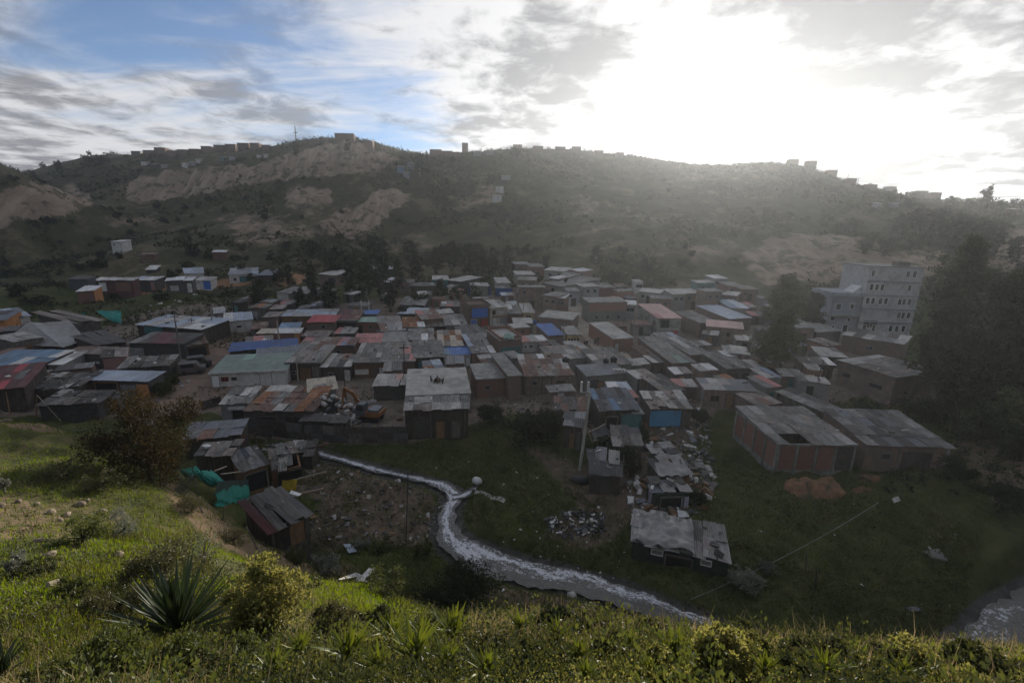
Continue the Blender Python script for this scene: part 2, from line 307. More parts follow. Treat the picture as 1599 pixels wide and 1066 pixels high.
mat('wire', (0.06, 0.06, 0.06), None, 4, 0.7, 0, 0.0, None, 0, 0.05)
# foliage
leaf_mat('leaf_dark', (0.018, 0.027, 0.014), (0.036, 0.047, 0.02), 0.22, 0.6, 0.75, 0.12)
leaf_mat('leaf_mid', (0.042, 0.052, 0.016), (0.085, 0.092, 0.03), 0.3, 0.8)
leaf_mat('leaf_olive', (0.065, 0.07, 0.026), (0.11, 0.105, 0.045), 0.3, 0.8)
leaf_mat('leaf_lime', (0.12, 0.13, 0.035), (0.25, 0.235, 0.085), 0.5, 0.9)
leaf_mat('leaf_brown', (0.035, 0.03, 0.014), (0.07, 0.052, 0.022), 0.3, 0.8, 0.75, 0.1)
leaf_mat('leaf_grey', (0.12, 0.13, 0.10), (0.2, 0.2, 0.165), 0.3, 0.8)
leaf_mat('agave_leaf', (0.02, 0.034, 0.014), (0.038, 0.056, 0.022), 0.15, 1.5, 0.5, 0.3)
leaf_mat('rosette_leaf', (0.08, 0.115, 0.02), (0.18, 0.2, 0.04), 0.35, 1.5, 0.45, 0.4)
leaf_mat('grass_blade', (0.055, 0.068, 0.016), (0.13, 0.122, 0.04), 0.4, 0.5, 0.6, 0.25)
leaf_mat('grass_green', (0.08, 0.125, 0.014), (0.15, 0.19, 0.03), 0.52, 0.4, 0.6, 0.25)
leaf_mat('grass_valley', (0.038, 0.054, 0.014), (0.095, 0.11, 0.03), 0.3, 0.25, 0.7, 0.2)
leaf_mat('grass_dry', (0.2, 0.165, 0.085), (0.3, 0.25, 0.14), 0.35, 0.5, 0.7, 0.2)
leaf_mat('herb_leaf', (0.06, 0.08, 0.02), (0.125, 0.14, 0.04), 0.35, 0.8, 0.5, 0.35)
def hx(v): return MATS[v]
# ================================================================== terrain
def _hash(ix, iy, s):
    h = (ix.astype(np.int64) * 374761393 + iy.astype(np.int64) * 668265263 + s * 144665) & 0x7fffffff
    h = ((h ^ (h >> 13)) * 1274126177) & 0x7fffffff
    return ((h ^ (h >> 16)) & 0xffff) / 65535.0
def vnoise(x, y, s=0):
    ix = np.floor(x); iy = np.floor(y); fx = x - ix; fy = y - iy
    fx = fx * fx * (3 - 2 * fx); fy = fy * fy * (3 - 2 * fy)
    a = _hash(ix, iy, s); b = _hash(ix + 1, iy, s); c = _hash(ix, iy + 1, s); d = _hash(ix + 1, iy + 1, s)
    return (a + (b - a) * fx) * (1 - fy) + (c + (d - c) * fx) * fy
def fbm(x, y, o=4, s=0, g=0.5):
    t = 0; a = 1.0; n = 0
    for i in range(o):
        t = t + a * vnoise(x * 2 ** i + 17.3 * i, y * 2 ** i - 9.1 * i, s + i); n += a; a *= g
    return t / n - 0.5
def sstep(x, a, b):
    t = np.clip((x - a) / (b - a), 0, 1); return t * t * (3 - 2 * t)
def cp(px, py, y):
    d = ray(px, py); return tuple(CAM + d * (y / d[1]))
CP = []
# the ridge line
for q in [(0, 280, 300), (100, 255, 300), (200, 243, 290), (300, 241, 285), (400, 236, 280), (460, 229, 275), (540, 221, 275), (620, 241, 280), (720, 245, 290), (800, 235, 300), (900, 237, 310), (1000, 246, 310), (1100, 258, 310), (1190, 256, 300), (1260, 260, 290), (1340, 290, 275), (1420, 305, 260), (1500, 316, 245), (1599, 330, 235), (1750, 350, 230), (-150, 310, 310)]:
    CP.append(cp(*q)); p = cp(*q); CP.append((p[0] * 1.22, p[1] * 1.22, p[2] - 6)); CP.append((p[0] * 1.7, p[1] * 1.7, p[2] - 30))
# the far hill, its cliffs and terraces
for q in [(60, 292, 262), (60, 340, 240), (260, 270, 264), (250, 308, 252), (400, 262, 264), (400, 288, 252), (540, 226, 270), (540, 268, 258), (100, 380, 185), (100, 420, 150), (60, 455, 122), (160, 445, 130), (200, 470, 113), (260, 380, 185), (330, 430, 140), (330, 470, 115), (400, 340, 220), (430, 400, 165), (480, 440, 132), (550, 310, 235), (560, 360, 205), (600, 420, 150),
          (700, 440, 131), (700, 400, 168), (700, 350, 215), (700, 300, 252), (700, 265, 275), (800, 420, 150), (850, 350, 215), (850, 290, 262), (950, 400, 160), (960, 330, 222), (960, 280, 280), (1100, 400, 155), (1100, 340, 222), (1200, 435, 130), (1250, 400, 150), (1250, 340, 205), (1250, 290, 260), (1330, 405, 150), (1340, 350, 200), (1420, 380, 160), (1500, 360, 195), (1550, 440, 120), (1599, 400, 150), (1700, 420, 140), (-100, 420, 160), (-100, 350, 235)]:
    CP.append(cp(*q))
# valley floor and the settlement
for x in (-110, -80, -55, -30, -10, 10, 30, 55, 80, 110):
    for y, z in ((38, 0.6), (48, 0.5), (60, 0.7), (72, 1.0), (85, 1.9), (98, 3.2), (111, 4.9)):
        if abs(x) > y * 1.35: continue
        if x < -18 and y < 45: continue
        CP.append((x, y, z + (0.9 if abs(x) > 50 else 0)))
for p in [(-12, 31, 0.6), (-3, 31, 0.2), (4, 28, 0.1), (12, 26, 0.0), (22, 26, 0.2), (34, 30, 1.2), (45, 36, 2.2), (24, 21, -0.5), (36, 24, 0.2), (-6, 25, 1.2), (3, 22.5, 0.6), (10, 20.5, 0.0), (18, 19, -0.3), (28, 18, -0.2), (-14, 37, 0.8)]: CP.append(p)
# near hillside
for q in [(0, 1066, 4.2), (0, 980, 6.2), (0, 900, 9), (0, 830, 12), (0, 760, 16), (0, 700, 21), (10, 650, 27), (120, 668, 25), (200, 780, 17), (200, 900, 9.5), (200, 1000, 6.2), (300, 850, 14), (330, 790, 20), (370, 835, 22.5), (250, 735, 23), (300, 970, 7.6), (420, 1000, 7.0), (430, 900, 17), (500, 872, 24), (550, 905, 21.5), (620, 805, 31), (420, 852, 27), (600, 950, 17.5),
          (200, 1066, 4), (400, 1066, 3.7), (800, 1066, 3.4), (1200, 1066, 3.5), (1599, 1066, 3.9), (560, 1000, 6.5), (700, 985, 6.8), (850, 985, 6.8), (1000, 990, 6.6), (1150, 1005, 6.3), (1300, 1018, 6.0), (1450, 1022, 6.0), (1599, 1025, 6.2)]:
    CP.append(cp(*q))
for p in [(-16.8, 28, 1.1), (-20, 31.5, 1.1), (-24, 32.5, 2.0), (-29, 37, 1.3), (-35, 40, 1.3), (-46, 42.5, 1.6), (-60, 47, 1.8), (-40, 48, 1.0), (-60, 55, 1.1), (-75, 60, 1.5), (-37, 33.5, 4.9), (-43, 36, 4.6), (-48, 41, 1.9), (-36, 38, 1.6), (-31, 33.5, 3.2), (-55, 36, 6), (-72, 42, 5), (0, 10.5, 10.8), (0, 14, 6.2), (0, 18, 2.4), (-5, 14, 9), (-5, 18, 4.6), (8, 10, 10.4), (8, 15, 3.6), (16, 10, 9.6), (16, 15, 2.4), (26, 11, 8.5), (26, 15, 2.4), (40, 12, 9), (40, 18, 3), (60, 20, 6), (60, 35, 5), (80, 45, 6), (-20, 3, 18.5), (-40, 15, 15), (-60, 25, 13), (20, 3, 18), (40, 3, 18),
          (0, 0, 20.2), (0, -6, 23), (0, -20, 30), (0, -60, 50), (-60, -30, 38), (60, -30, 38), (-100, 0, 25), (100, 0, 22), (-120, 60, 9), (-160, 100, 14), (130, 60, 8), (150, 110, 14), (-200, 180, 40), (220, 170, 40), (-300, 0, 60), (300, 0, 60), (0, -300, 120)]: CP.append(p)
CP = np.array(CP); SC = 100.0
def _tps_k(d2): return np.where(d2 > 1e-12, 0.5 * d2 * np.log(np.maximum(d2, 1e-12)), 0)
_X = CP[:, :2] / SC; _n = len(_X)
_A = np.zeros((_n + 3, _n + 3)); _A[:_n, :_n] = _tps_k(((_X[:, None] - _X[None]) ** 2).sum(2)) + np.eye(_n) * 2e-5
_A[:_n, _n] = 1; _A[:_n, _n + 1:] = _X; _A[_n, :_n] = 1; _A[_n + 1:, :_n] = _X.T
_w = np.linalg.solve(_A, np.concatenate([CP[:, 2], np.zeros(3)]))
def tps(x, y):
    P = np.stack([x, y], -1) / SC; o = np.empty(len(P))
    for i in range(0, len(P), 40000):
        q = P[i:i + 40000]; k = _tps_k(((q[:, None] - _X[None]) ** 2).sum(2))
        o[i:i + 40000] = k @ _w[:_n] + _w[_n] + q @ _w[_n + 1:]
    return o
def inpoly(px, py, poly):
    r = np.zeros(px.shape, bool); n = len(poly)
    for i in range(n):
        x0, y0 = poly[i]; x1, y1 = poly[(i + 1) % n]
        c = ((y0 > py) != (y1 > py)) & (px < (x1 - x0) * (py - y0) / ((y1 - y0) if y1 != y0 else 1e-9) + x0); r ^= c
    return r
def polymask(px, py, poly, soft):
    n = len(poly); d = np.full(px.shape, 1e9)
    for i in range(n):
        a = np.array(poly[i], float); b = np.array(poly[(i + 1) % n], float); ab = b - a
        t = np.clip(((px - a[0]) * ab[0] + (py - a[1]) * ab[1]) / max(ab @ ab, 1e-9), 0, 1)
        d = np.minimum(d, np.hypot(px - a[0] - t * ab[0], py - a[1] - t * ab[1]))
    s = np.where(inpoly(px, py, poly), d, -d); return sstep(s, -soft, soft)

def atz(px, py, z):
    d = ray(px, py); return Vector(CAM + d * ((z - CAM[2]) / d[2]))
# the stream's course over the valley floor
STREAM = [(430, 694, .7, .25), (475, 701, .8, .2), (520, 714, .9, .15), (580, 731, .9, .1), (640, 745, .8, 0), (690, 755, 1.0, 0), (712, 774, 1.3, -.1), (698, 800, 1.2, -.15), (697, 828, 1.7, -.2), (718, 856, 2.3, -.3), (764, 880, 2.6, -.35), (830, 895, 2.2, -.4), (900, 908, 1.9, -.45), (980, 932, 1.7, -.5), (1050, 958, 1.6, -.55), (1110, 983, 1.5, -.6), (1200, 1022, 1.5, -.7), (1300, 1052, 1.6, -.75), (1420, 1062, 1.8, -.8), (1530, 1030, 2.6, -.85), (1610, 975, 3.4, -.9), (1720, 920, 3.6, -.95), (1900, 860, 3.6, -1)]
def smooth_line(P, n):
    P = np.array(P, float); t = np.concatenate([[0], np.cumsum(np.linalg.norm(np.diff(P[:, :3], axis=0), axis=1))]); q = np.linspace(0, t[-1], n)
    o = np.stack([np.interp(q, t, P[:, k]) for k in range(P.shape[1])], 1)
    for _ in range(int(n / len(P) * 0.9)): o[1:-1] = (o[:-2] + 2 * o[1:-1] + o[2:]) / 4
    return o
SL = smooth_line([(*atz(a, b, z), w) for a, b, w, z in STREAM], 620)
def line_dist(x, y, L):
    bd = np.full(x.shape, 1e9); bw = np.zeros(x.shape); bz = np.zeros(x.shape)
    for i in range(0, len(L), 2):
        d = np.hypot(x - L[i, 0], y - L[i, 1]); k = d < bd; bd[k] = d[k]; bw[k] = L[i, 3]; bz[k] = L[i, 2]
    return bd, bw, bz

CLIFFS = [([(-60, 292), (60, 289), (112, 290), (138, 306), (150, 322), (60, 342), (-60, 348)], 9), ([(198, 292), (262, 268), (340, 262), (400, 256), (470, 234), (540, 222), (600, 238), (625, 250), (590, 268), (500, 277), (440, 282), (370, 290), (290, 312), (200, 314)], 8), ([(498, 352), (540, 332), (570, 318), (590, 300), (645, 302), (630, 318), (590, 352), (548, 372), (510, 364)], 10),
          ([(1150, 410), (1200, 372), (1270, 362), (1340, 372), (1400, 392), (1500, 385), (1620, 352), (1620, 425), (1500, 432), (1340, 442), (1200, 452)], 14, .8), ([(830, 292), (960, 296), (1050, 335), (1040, 390), (960, 400), (900, 360)], 24, .38), ([(440, 300), (520, 290), (520, 320), (450, 335)], 12, .75), ([(330, 345), (480, 330), (500, 380), (380, 395)], 25, .6), ([(560, 380), (640, 350), (700, 372), (640, 410)], 16, .4), ([(690, 300), (780, 285), (800, 320), (720, 335)], 16, .45), ([(1050, 390), (1150, 360), (1180, 400), (1080, 425)], 18, .5), ([(150, 330), (240, 320), (260, 350), (170, 365)], 14, .5)]
OCHRE = [([(-20, 448), (110, 454), (160, 449), (250, 446), (300, 446), (330, 440), (400, 432), (465, 428), (490, 436), (465, 444), (400, 444), (330, 452), (200, 466), (60, 470), (-20, 474)], 4), ([(90, 478), (150, 466), (160, 478), (100, 500), (60, 500)], 5)]
DIRT = [([(338, 645), (236, 645), (252, 600), (300, 562), (338, 528), (372, 532), (350, 566), (330, 598), (452, 600), (455, 622), (360, 622)], 5), ([(880, 472), (908, 472), (948, 545), (985, 575), (900, 560), (915, 520)], 4),
        ([(380, 680), (330, 640), (380, 480), (700, 462), (860, 440), (1000, 450), (1200, 470), (1330, 520), (1420, 600), (1300, 630), (1120, 640), (1075, 690), (1010, 790), (960, 800), (975, 690), (800, 645), (640, 690), (540, 692)], 10), ([(-40, 500), (120, 520), (300, 470), (400, 480), (380, 560), (260, 600), (240, 660), (120, 640), (-40, 650)], 12)]
RUBBLE = [([(405, 690), (520, 716), (600, 738), (650, 750), (690, 772), (690, 830), (655, 858), (560, 840), (520, 862), (470, 850), (495, 780), (430, 760)], 12, .72), ([(975, 660), (1075, 655), (1085, 740), (1080, 800), (980, 810), (960, 760)], 10), ([(1480, 690), (1640, 650), (1640, 800), (1560, 790)], 14), ([(820, 700), (960, 740), (1010, 800), (930, 860), (850, 830), (900, 790)], 26)]
BARE = [([(-40, 760), (60, 775), (130, 800), (190, 780), (200, 812), (120, 850), (-40, 850)], 14, .5), ([(240, 735), (290, 760), (350, 800), (430, 850), (400, 880), (330, 850), (260, 790)], 14, .6), ([(130, 655), (250, 700), (240, 730), (150, 690)], 8), ([(-30, 640), (130, 640), (200, 690), (110, 665), (-30, 655)], 6), ([(380, 850), (520, 860), (600, 905), (470, 905), (390, 890)], 25, .7), ([(760, 905), (900, 920), (1010, 960), (980, 985), (850, 955), (740, 930)], 10)]
# polar grid around the viewpoint
AZ = np.concatenate([np.linspace(-180, -66, 30, endpoint=False), np.linspace(-66, 66, 560), np.linspace(66, 180, 31)[1:-1]]); AZ = np.radians(AZ)
RR = np.concatenate([1.2 * (60 / 1.2) ** (np.linspace(0, 1, 330, endpoint=False)), 60 * (330 / 60) ** np.linspace(0, 1, 250, endpoint=False), 330 * (1150 / 330) ** np.linspace(0, 1, 22)])
NA, NR = len(AZ), len(RR)
gx = (np.sin(AZ)[None] * RR[:, None]).ravel(); gy = (np.cos(AZ)[None] * RR[:, None]).ravel()
gz = tps(gx, gy)
rr = np.hypot(gx, gy)
gpx, gpy = proj(gx, gy, gz)
fw = (gy > 1.0)
def masks(L, lo, hi):
    m = np.zeros(gx.shape); k = fw & (gy > lo) & (gy < hi)
    for poly, s, *wt in L: m[k] = np.maximum(m[k], (wt[0] if wt else 1.0) * polymask(gpx[k] + 14 * s / 10 * fbm(gx[k] * .3, gy[k] * .3, 3, 5), gpy[k] + 14 * s / 10 * fbm(gx[k] * .3, gy[k] * .3, 3, 9), poly, s))
    return m
m_rock = masks(CLIFFS, 120, 320); m_ochre = masks(OCHRE, 90, 180); m_dirt = masks(DIRT, 38, 150); m_rub = masks(RUBBLE, 24, 60); m_bare = masks(BARE, 5, 34)
far = sstep(gy, 112, 150); near = 1 - sstep(gz * 0 + rr, 24, 34)
sd_, sw_, sz_ = line_dist(gx, gy, SL)
hz = np.zeros(gx.shape)
# gullied far hill
hz += far * (7.5 * fbm(gx * .022, gy * .022, 4, 2) - 5.0 * np.abs(fbm(gx * .03 + 40, gy * .011, 3, 6)) + 3.4 * fbm(gx * .09, gy * .06, 4, 3) + 1.2) * (1 - 0.75 * sstep(rr, 255, 275) * (1 - sstep(rr, 330, 400)))
hz += m_rock * (-5.0 * np.abs(fbm(gx * .11 + 1.2 * fbm(gx * .05, gy * .05, 2, 41), gy * .012, 3, 8)) * 1.6 + 2.6 * fbm(gx * .33, gy * .05, 3, 18) + 1.2 * fbm(gx * .7, gy * .3, 2, 19) + 1.2)
# terraces below the cliffs on the left
# tussocky valley grass
vall = (1 - far) * sstep(gy, 17, 24) * (1 - m_dirt) * (1 - 0.6 * m_rub)
mound = np.abs(fbm(gx * .30, gy * .30, 3, 21)) * -2.6 + 0.6 * fbm(gx * .9, gy * .9, 3, 22) + 0.9 * fbm(gx * .1, gy * .1, 2, 24)
hz += vall * mound * (0.75 * (1 - sstep(gy, 48, 62)) + 0.12)
hz += (m_dirt * (1 - far)) * 0.18 * fbm(gx * .5, gy * .5, 3, 25)
hz += m_rub * (0.55 * fbm(gx * .8, gy * .8, 4, 26))
hz += (1 - sstep(gy, 20, 30)) * sstep(rr, 3, 8) * (0.55 * fbm(gx * .45, gy * .45, 4, 31) + 0.10 * fbm(gx * 2.2, gy * 2.2, 3, 33))
hz += m_bare * (0.5 * fbm(gx * .7, gy * .7, 4, 36)) 
gz = gz + hz
k = sstep(sd_ - sw_ * 0.62, -0.1, 1.3); inv = (gy > 16)
bed = sz_ - 0.22
gz = np.where(inv, np.where(sd_ < sw_ * 0.62 + 1.4, np.minimum(gz, bed + (np.maximum(gz, bed + .2) - bed) * k), gz), gz)
m_wet = np.where(inv, 1 - sstep(sd_ - sw_ * 0.55, 0.1, 1.0), 0)
GZ = gz.reshape(NR, NA)
_lR = np.log(RR)
def ground(x, y):
    x = np.asarray(x, float); y = np.asarray(y, float)
    r = np.maximum(np.hypot(x, y), RR[0]); a = np.arctan2(x, y)
    fa = np.interp(a, AZ, np.arange(NA)); fr = np.interp(r, RR, np.arange(NR))
    ia = np.minimum(fa.astype(int), NA - 2); ir = np.minimum(fr.astype(int), NR - 2); ta = fa - ia; tr = fr - ir
    return (GZ[ir, ia] * (1 - ta) + GZ[ir, ia + 1] * ta) * (1 - tr) + (GZ[ir + 1, ia] * (1 - ta) + GZ[ir + 1, ia + 1] * ta) * tr
_S = np.geomspace(2.0, 520, 1800)
def hit(px, py, h=0.0, mind=0.0):
    d = ray(px, py); P = CAM[None] + d[None] * _S[:, None]
    e = P[:, 2] - (ground(P[:, 0], P[:, 1]) + h); e[_S < (max(mind, 24) if h > .5 else mind)] = 1
    i = np.argmax(e < 0)
    if e[i] >= 0:   # the ray clears the skyline: stand on the ridge it passes closest to
        i = int(np.argmin(np.where(_S > 90, e, 1e9))); return Vector((P[i, 0], P[i, 1], P[i, 2] - e[i] - h + h))
    if i == 0: return Vector(P[0])
    t = e[i - 1] / (e[i - 1] - e[i] + 1e-9); return Vector(P[i - 1] + (P[i] - P[i - 1]) * t)
def gpt(x, y, h=0.0): return Vector((x, y, float(ground(x, y)) + h))
def px_size(p, n):  # metres that n photo pixels span at p
    return n * (Vector(p) - Vector(CAM)).dot(Vector(CF)) / FPX

def ground_mat(key, ramp_cols, dirt, rock, ochre, wet, bare, rub, sc, bumpd):
    m = bpy.data.materials.new(key); m.use_nodes = True; N = NT(m.node_tree); m.node_tree.nodes.clear()
    t = N.n('ShaderNodeTexCoord').outputs['Object']
    def at(n): 
        a = N.n('ShaderNodeAttribute'); a.attribute_name = n; return a.outputs['Fac']
    a = N.noise(t, sc, 8, 0.66, 0.3); b = N.noise(t, sc * 4.3, 6, 0.65); c = N.noise(t, sc * 14, 4, 0.7)
    f = N.m('ADD', N.m('MULTIPLY', a, 0.5), N.m('ADD', N.m('MULTIPLY', b, 0.32), N.m('MULTIPLY', c, 0.18)))
    g = N.mix(N.ramp(f, 0.38, 0.50), ramp_cols[0], ramp_cols[1]); g = N.mix(N.ramp(f, 0.50, 0.60), g, ramp_cols[2])
    def lay(base, at_name, cols, w=0.5):
        if at_name == 'rock':
            mpn = N.n('ShaderNodeMapping'); N.put(mpn.inputs[0], t); mpn.inputs['Scale'].default_value = (1, .25, .12); st = N.noise(mpn.outputs[0], .28, 7, .68, .5)
            cc = N.mix(N.ramp(st, .36, .62), cols[0], cols[1]); cc = N.mix(N.m('MULTIPLY', N.ramp(b, .50, .62), .8), cc, (0.06, 0.058, 0.03))
            msk = N.ramp(N.m('ADD', at(at_name), N.m('MULTIPLY', N.m('SUBTRACT', N.m('ADD', N.m('MULTIPLY', a, .7), N.m('MULTIPLY', st, .5)), .6), 1.7)), .36, .64)
            return N.mix(msk, base, cc)
        cc = N.mix(N.ramp(N.m('ADD', N.m('MULTIPLY', b, 0.6), N.m('MULTIPLY', c, 0.4)), 0.36, 0.64), cols[0], cols[1])
        msk = N.ramp(N.m('ADD', at(at_name), N.m('MULTIPLY', N.m('SUBTRACT', b, 0.5), w * 2)), 0.35, 0.65)
        return N.mix(msk, base, cc)
    for nm, cc in (('rock', rock), ('dirt', dirt), ('rubble', rub), ('bare', bare), ('ochre', ochre), ('wet', wet)):
        if cc: g = lay(g, nm, cc, 0.5 if nm != 'wet' else 0.2)
    p = N.n('ShaderNodeBsdfPrincipled'); N.put(p.inputs['Base Color'], g); p.inputs['Roughness'].default_value = 0.95; p.inputs['Specular IOR Level'].default_value = 0.15
    bp = N.n('ShaderNodeBump'); bp.inputs['Strength'].default_value = 0.8; bp.inputs['Distance'].default_value = bumpd; N.put(bp.inputs['Height'], N.m('ADD', b, N.m('MULTIPLY', c, 0.6))); N.put(p.inputs['Normal'], bp.outputs[0])
    o = N.n('ShaderNodeOutputMaterial'); N.put(o.inputs[0], p.outputs[0]); return m
G_NEAR = ground_mat('hillside_earth', [(0.04, 0.045, 0.016), (0.07, 0.075, 0.024), (0.12, 0.10, 0.05)], None, None, None, None, [(0.27, 0.19, 0.125), (0.15, 0.105, 0.07)], None, 0.5, 0.12)
G_VAL = ground_mat('valley_earth', [(0.026, 0.036, 0.011), (0.052, 0.064, 0.019), (0.085, 0.078, 0.032)], [(0.22, 0.175, 0.14), (0.125, 0.098, 0.08)], None, None, [(0.10, 0.095, 0.088), (0.05, 0.047, 0.043)], [(0.2, 0.14, 0.10), (0.1, 0.075, 0.055)], [(0.16, 0.118, 0.085), (0.068, 0.055, 0.038)], 0.22, 0.12)
G_FAR = ground_mat('far_hill_earth', [(0.026, 0.03, 0.014), (0.06, 0.058, 0.027), (0.14, 0.112, 0.07)], [(0.2, 0.15, 0.11), (0.11, 0.085, 0.065)], [(0.36, 0.275, 0.195), (0.22, 0.165, 0.12)], [(0.36, 0.20, 0.10), (0.24, 0.14, 0.08)], None, None, None, 0.045, 0.5)
quad = np.arange(NR * NA).reshape(NR, NA)
F0 = np.stack([quad[:-1, :-1], quad[:-1, 1:], quad[1:, 1:], quad[1:, :-1]], -1).reshape(-1, 4)[:, ::-1]
wrap = np.stack([quad[:-1, -1], quad[:-1, 0], quad[1:, 0], quad[1:, -1]], -1).reshape(-1, 4)[:, ::-1]
cap = None
Fall = np.concatenate([F0, wrap])
fc = gy[Fall].mean(1); fr_ = rr[Fall].mean(1); fz = tps(gx[Fall].mean(1), gy[Fall].mean(1)) if False else gz[Fall].mean(1)
is_near = ((fc < 34) & (fz > 2.6) & (fr_ < 70)) | (fc < 16) & (fr_ < 90) 
is_far = ~is_near & ((fc > 119) | (fr_ > 190))
def ground_part(name, sel, m):
    Fs = Fall[sel]; u, iv = np.unique(Fs, return_inverse=True); 
    me = mesh_np(name, np.stack([gx[u], gy[u], gz[u]], 1), iv.reshape(-1, 4), True)
    for n, arr in (('rock', m_rock), ('dirt', m_dirt), ('rubble', m_rub), ('bare', m_bare), ('ochre', m_ochre), ('wet', m_wet)):
        at = me.attributes.new(n, 'FLOAT', 'POINT'); at.data.foreach_set('value', arr[u].astype(np.float32))
    o = obj(name, me, m); tag(o, kind='structure'); return o
tag(ground_part('near_hillside', is_near, G_NEAR), 'grassy hillside falling from the viewpoint into the valley')
tag(ground_part('valley_ground', ~is_near & ~is_far, G_VAL), 'valley floor of rough grass and trodden earth')
tag(ground_part('far_hill', is_far, G_FAR), 'scrubby hill with bare cliffs rising behind the village')

# stream
def strip(name, L, m, nx=14, hfun=None, kind='structure', label=None, wmul=1.0):
    n = len(L); T = np.gradient(L[:, :2], axis=0); T /= np.linalg.norm(T, axis=1)[:, None] + 1e-9; Nn = np.stack([T[:, 1], -T[:, 0]], 1)
    u = np.linspace(-1, 1, nx); V = []; UV = []
    s = np.concatenate([[0], np.cumsum(np.linalg.norm(np.diff(L[:, :2], axis=0), axis=1))])
    ea = np.minimum(1.0, 1.6 / np.maximum(L[:, 3], .5)); edge = 1 + ea * fbm(s * 1.1, s * 0, 4, 61, .6); edge2 = 1 + ea * fbm(s * 1.1, s * 0 + 9, 4, 62, .6)
    X = L[:, None, 0] + Nn[:, None, 0] * (u[None] * L[:, None, 3] * .5 * wmul * np.where(u[None] > 0, edge[:, None], edge2[:, None])); Y = L[:, None, 1] + Nn[:, None, 1] * (u[None] * L[:, None, 3] * .5 * wmul * np.where(u[None] > 0, edge[:, None], edge2[:, None]))
    Z = np.repeat(L[:, 2:3], nx, 1)
    if hfun is not None: Z = hfun(X, Y, Z)
    V = np.stack([X, Y, Z], -1).reshape(-1, 3); q = np.arange(n * nx).reshape(n, nx)
    Fq = np.stack([q[:-1, :-1], q[1:, :-1], q[1:, 1:], q[:-1, 1:]], -1).reshape(-1, 4)
    me = mesh_np(name, V, Fq, True)
    a = me.attributes.new('across', 'FLOAT', 'POINT'); a.data.foreach_set('value', np.repeat(u[None], n, 0).ravel().astype(np.float32))
    a = me.attributes.new('along', 'FLOAT', 'POINT'); a.data.foreach_set('value', np.repeat(s[:, None], nx, 1).ravel().astype(np.float32))
    o = obj(name, me, m); tag(o, label, kind=kind); return o
m = bpy.data.materials.new('foamy_water'); m.use_nodes = True; N = NT(m.node_tree); m.node_tree.nodes.clear()
a1 = N.n('ShaderNodeAttribute'); a1.attribute_name = 'across'; a2 = N.n('ShaderNodeAttribute'); a2.attribute_name = 'along'
pos = N.n('ShaderNodeTexCoord').outputs['Object']
cxy = N.n('ShaderNodeCombineXYZ'); N.put(cxy.inputs[0], N.m('MULTIPLY', a1.outputs['Fac'], 2.2)); N.put(cxy.inputs[1], N.m('MULTIPLY', a2.outputs['Fac'], 0.55))
f1 = N.noise(cxy.outputs[0], 2.2, 7, 0.68, 1.2); f2 = N.noise(pos, 5.0, 5, 0.65, 0.8)
mid = N.m('ABSOLUTE', N.m('ADD', N.m('SUBTRACT', a1.outputs['Fac'], N.m('MULTIPLY', N.m('SUBTRACT', N.noise(cxy.outputs[0], 0.5, 2, 0.5), 0.5), 2.0)), N.ramp(a2.outputs['Fac'], 24, 34, 0, .5)))
foam = N.ramp(N.m('SUBTRACT', N.m('ADD', N.m('MULTIPLY', f1, 0.55), N.m('MULTIPLY', f2, 0.45)), N.m('ADD', N.m('MULTIPLY', mid, 0.20), N.ramp(a2.outputs['Fac'], 22, 60, 0, .09))), 0.37, 0.50)
b = N.n('ShaderNodeBsdfPrincipled'); N.put(b.inputs['Base Color'], N.mix(foam, (0.07, 0.068, 0.062), (0.60, 0.61, 0.64)))
N.put(b.inputs['Roughness'], N.ramp(foam, 0, 1, 0.22, 0.8)); b.inputs['Specular IOR Level'].default_value = 0.5
bp = N.n('ShaderNodeBump'); bp.inputs['Strength'].default_value = 0.7; bp.inputs['Distance'].default_value = 0.08; N.put(bp.inputs['Height'], N.m('ADD', f2, N.m('MULTIPLY', f1, 0.6))); N.put(b.inputs['Normal'], bp.outputs[0])
o_ = N.n('ShaderNodeOutputMaterial'); N.put(o_.inputs[0], b.outputs[0]); MATS['foamy_water'] = m
wob = lambda X, Y, Z: Z + 0.10 * fbm(X * 2.2, Y * 2.2, 3, 71) + 0.02
strip('stream', SL, MATS['foamy_water'], 18, wob, label='grey foaming stream winding through the grass')
POOL = smooth_line([(*atz(a, b, z), w) for a, b, w, z in [(752, 752, .5, .05), (738, 766, .7, 0), (722, 774, .9, -.03), (706, 776, .9, -.08)]], 40)
strip('stream', POOL, MATS['foamy_water'], 8, wob, label='short foaming arm of the stream running from the white drum')
POOL2 = smooth_line([(*hit(a, b), w) for a, b, w in [(742, 768, .5), (765, 776, .6), (788, 783, .5)]], 20)
strip('puddle', POOL2, MATS['pale_concrete'], 6, lambda X, Y, Z: ground(X.ravel(), Y.ravel()).reshape(X.shape) + .05, label='pale dried puddle beside the white drum')

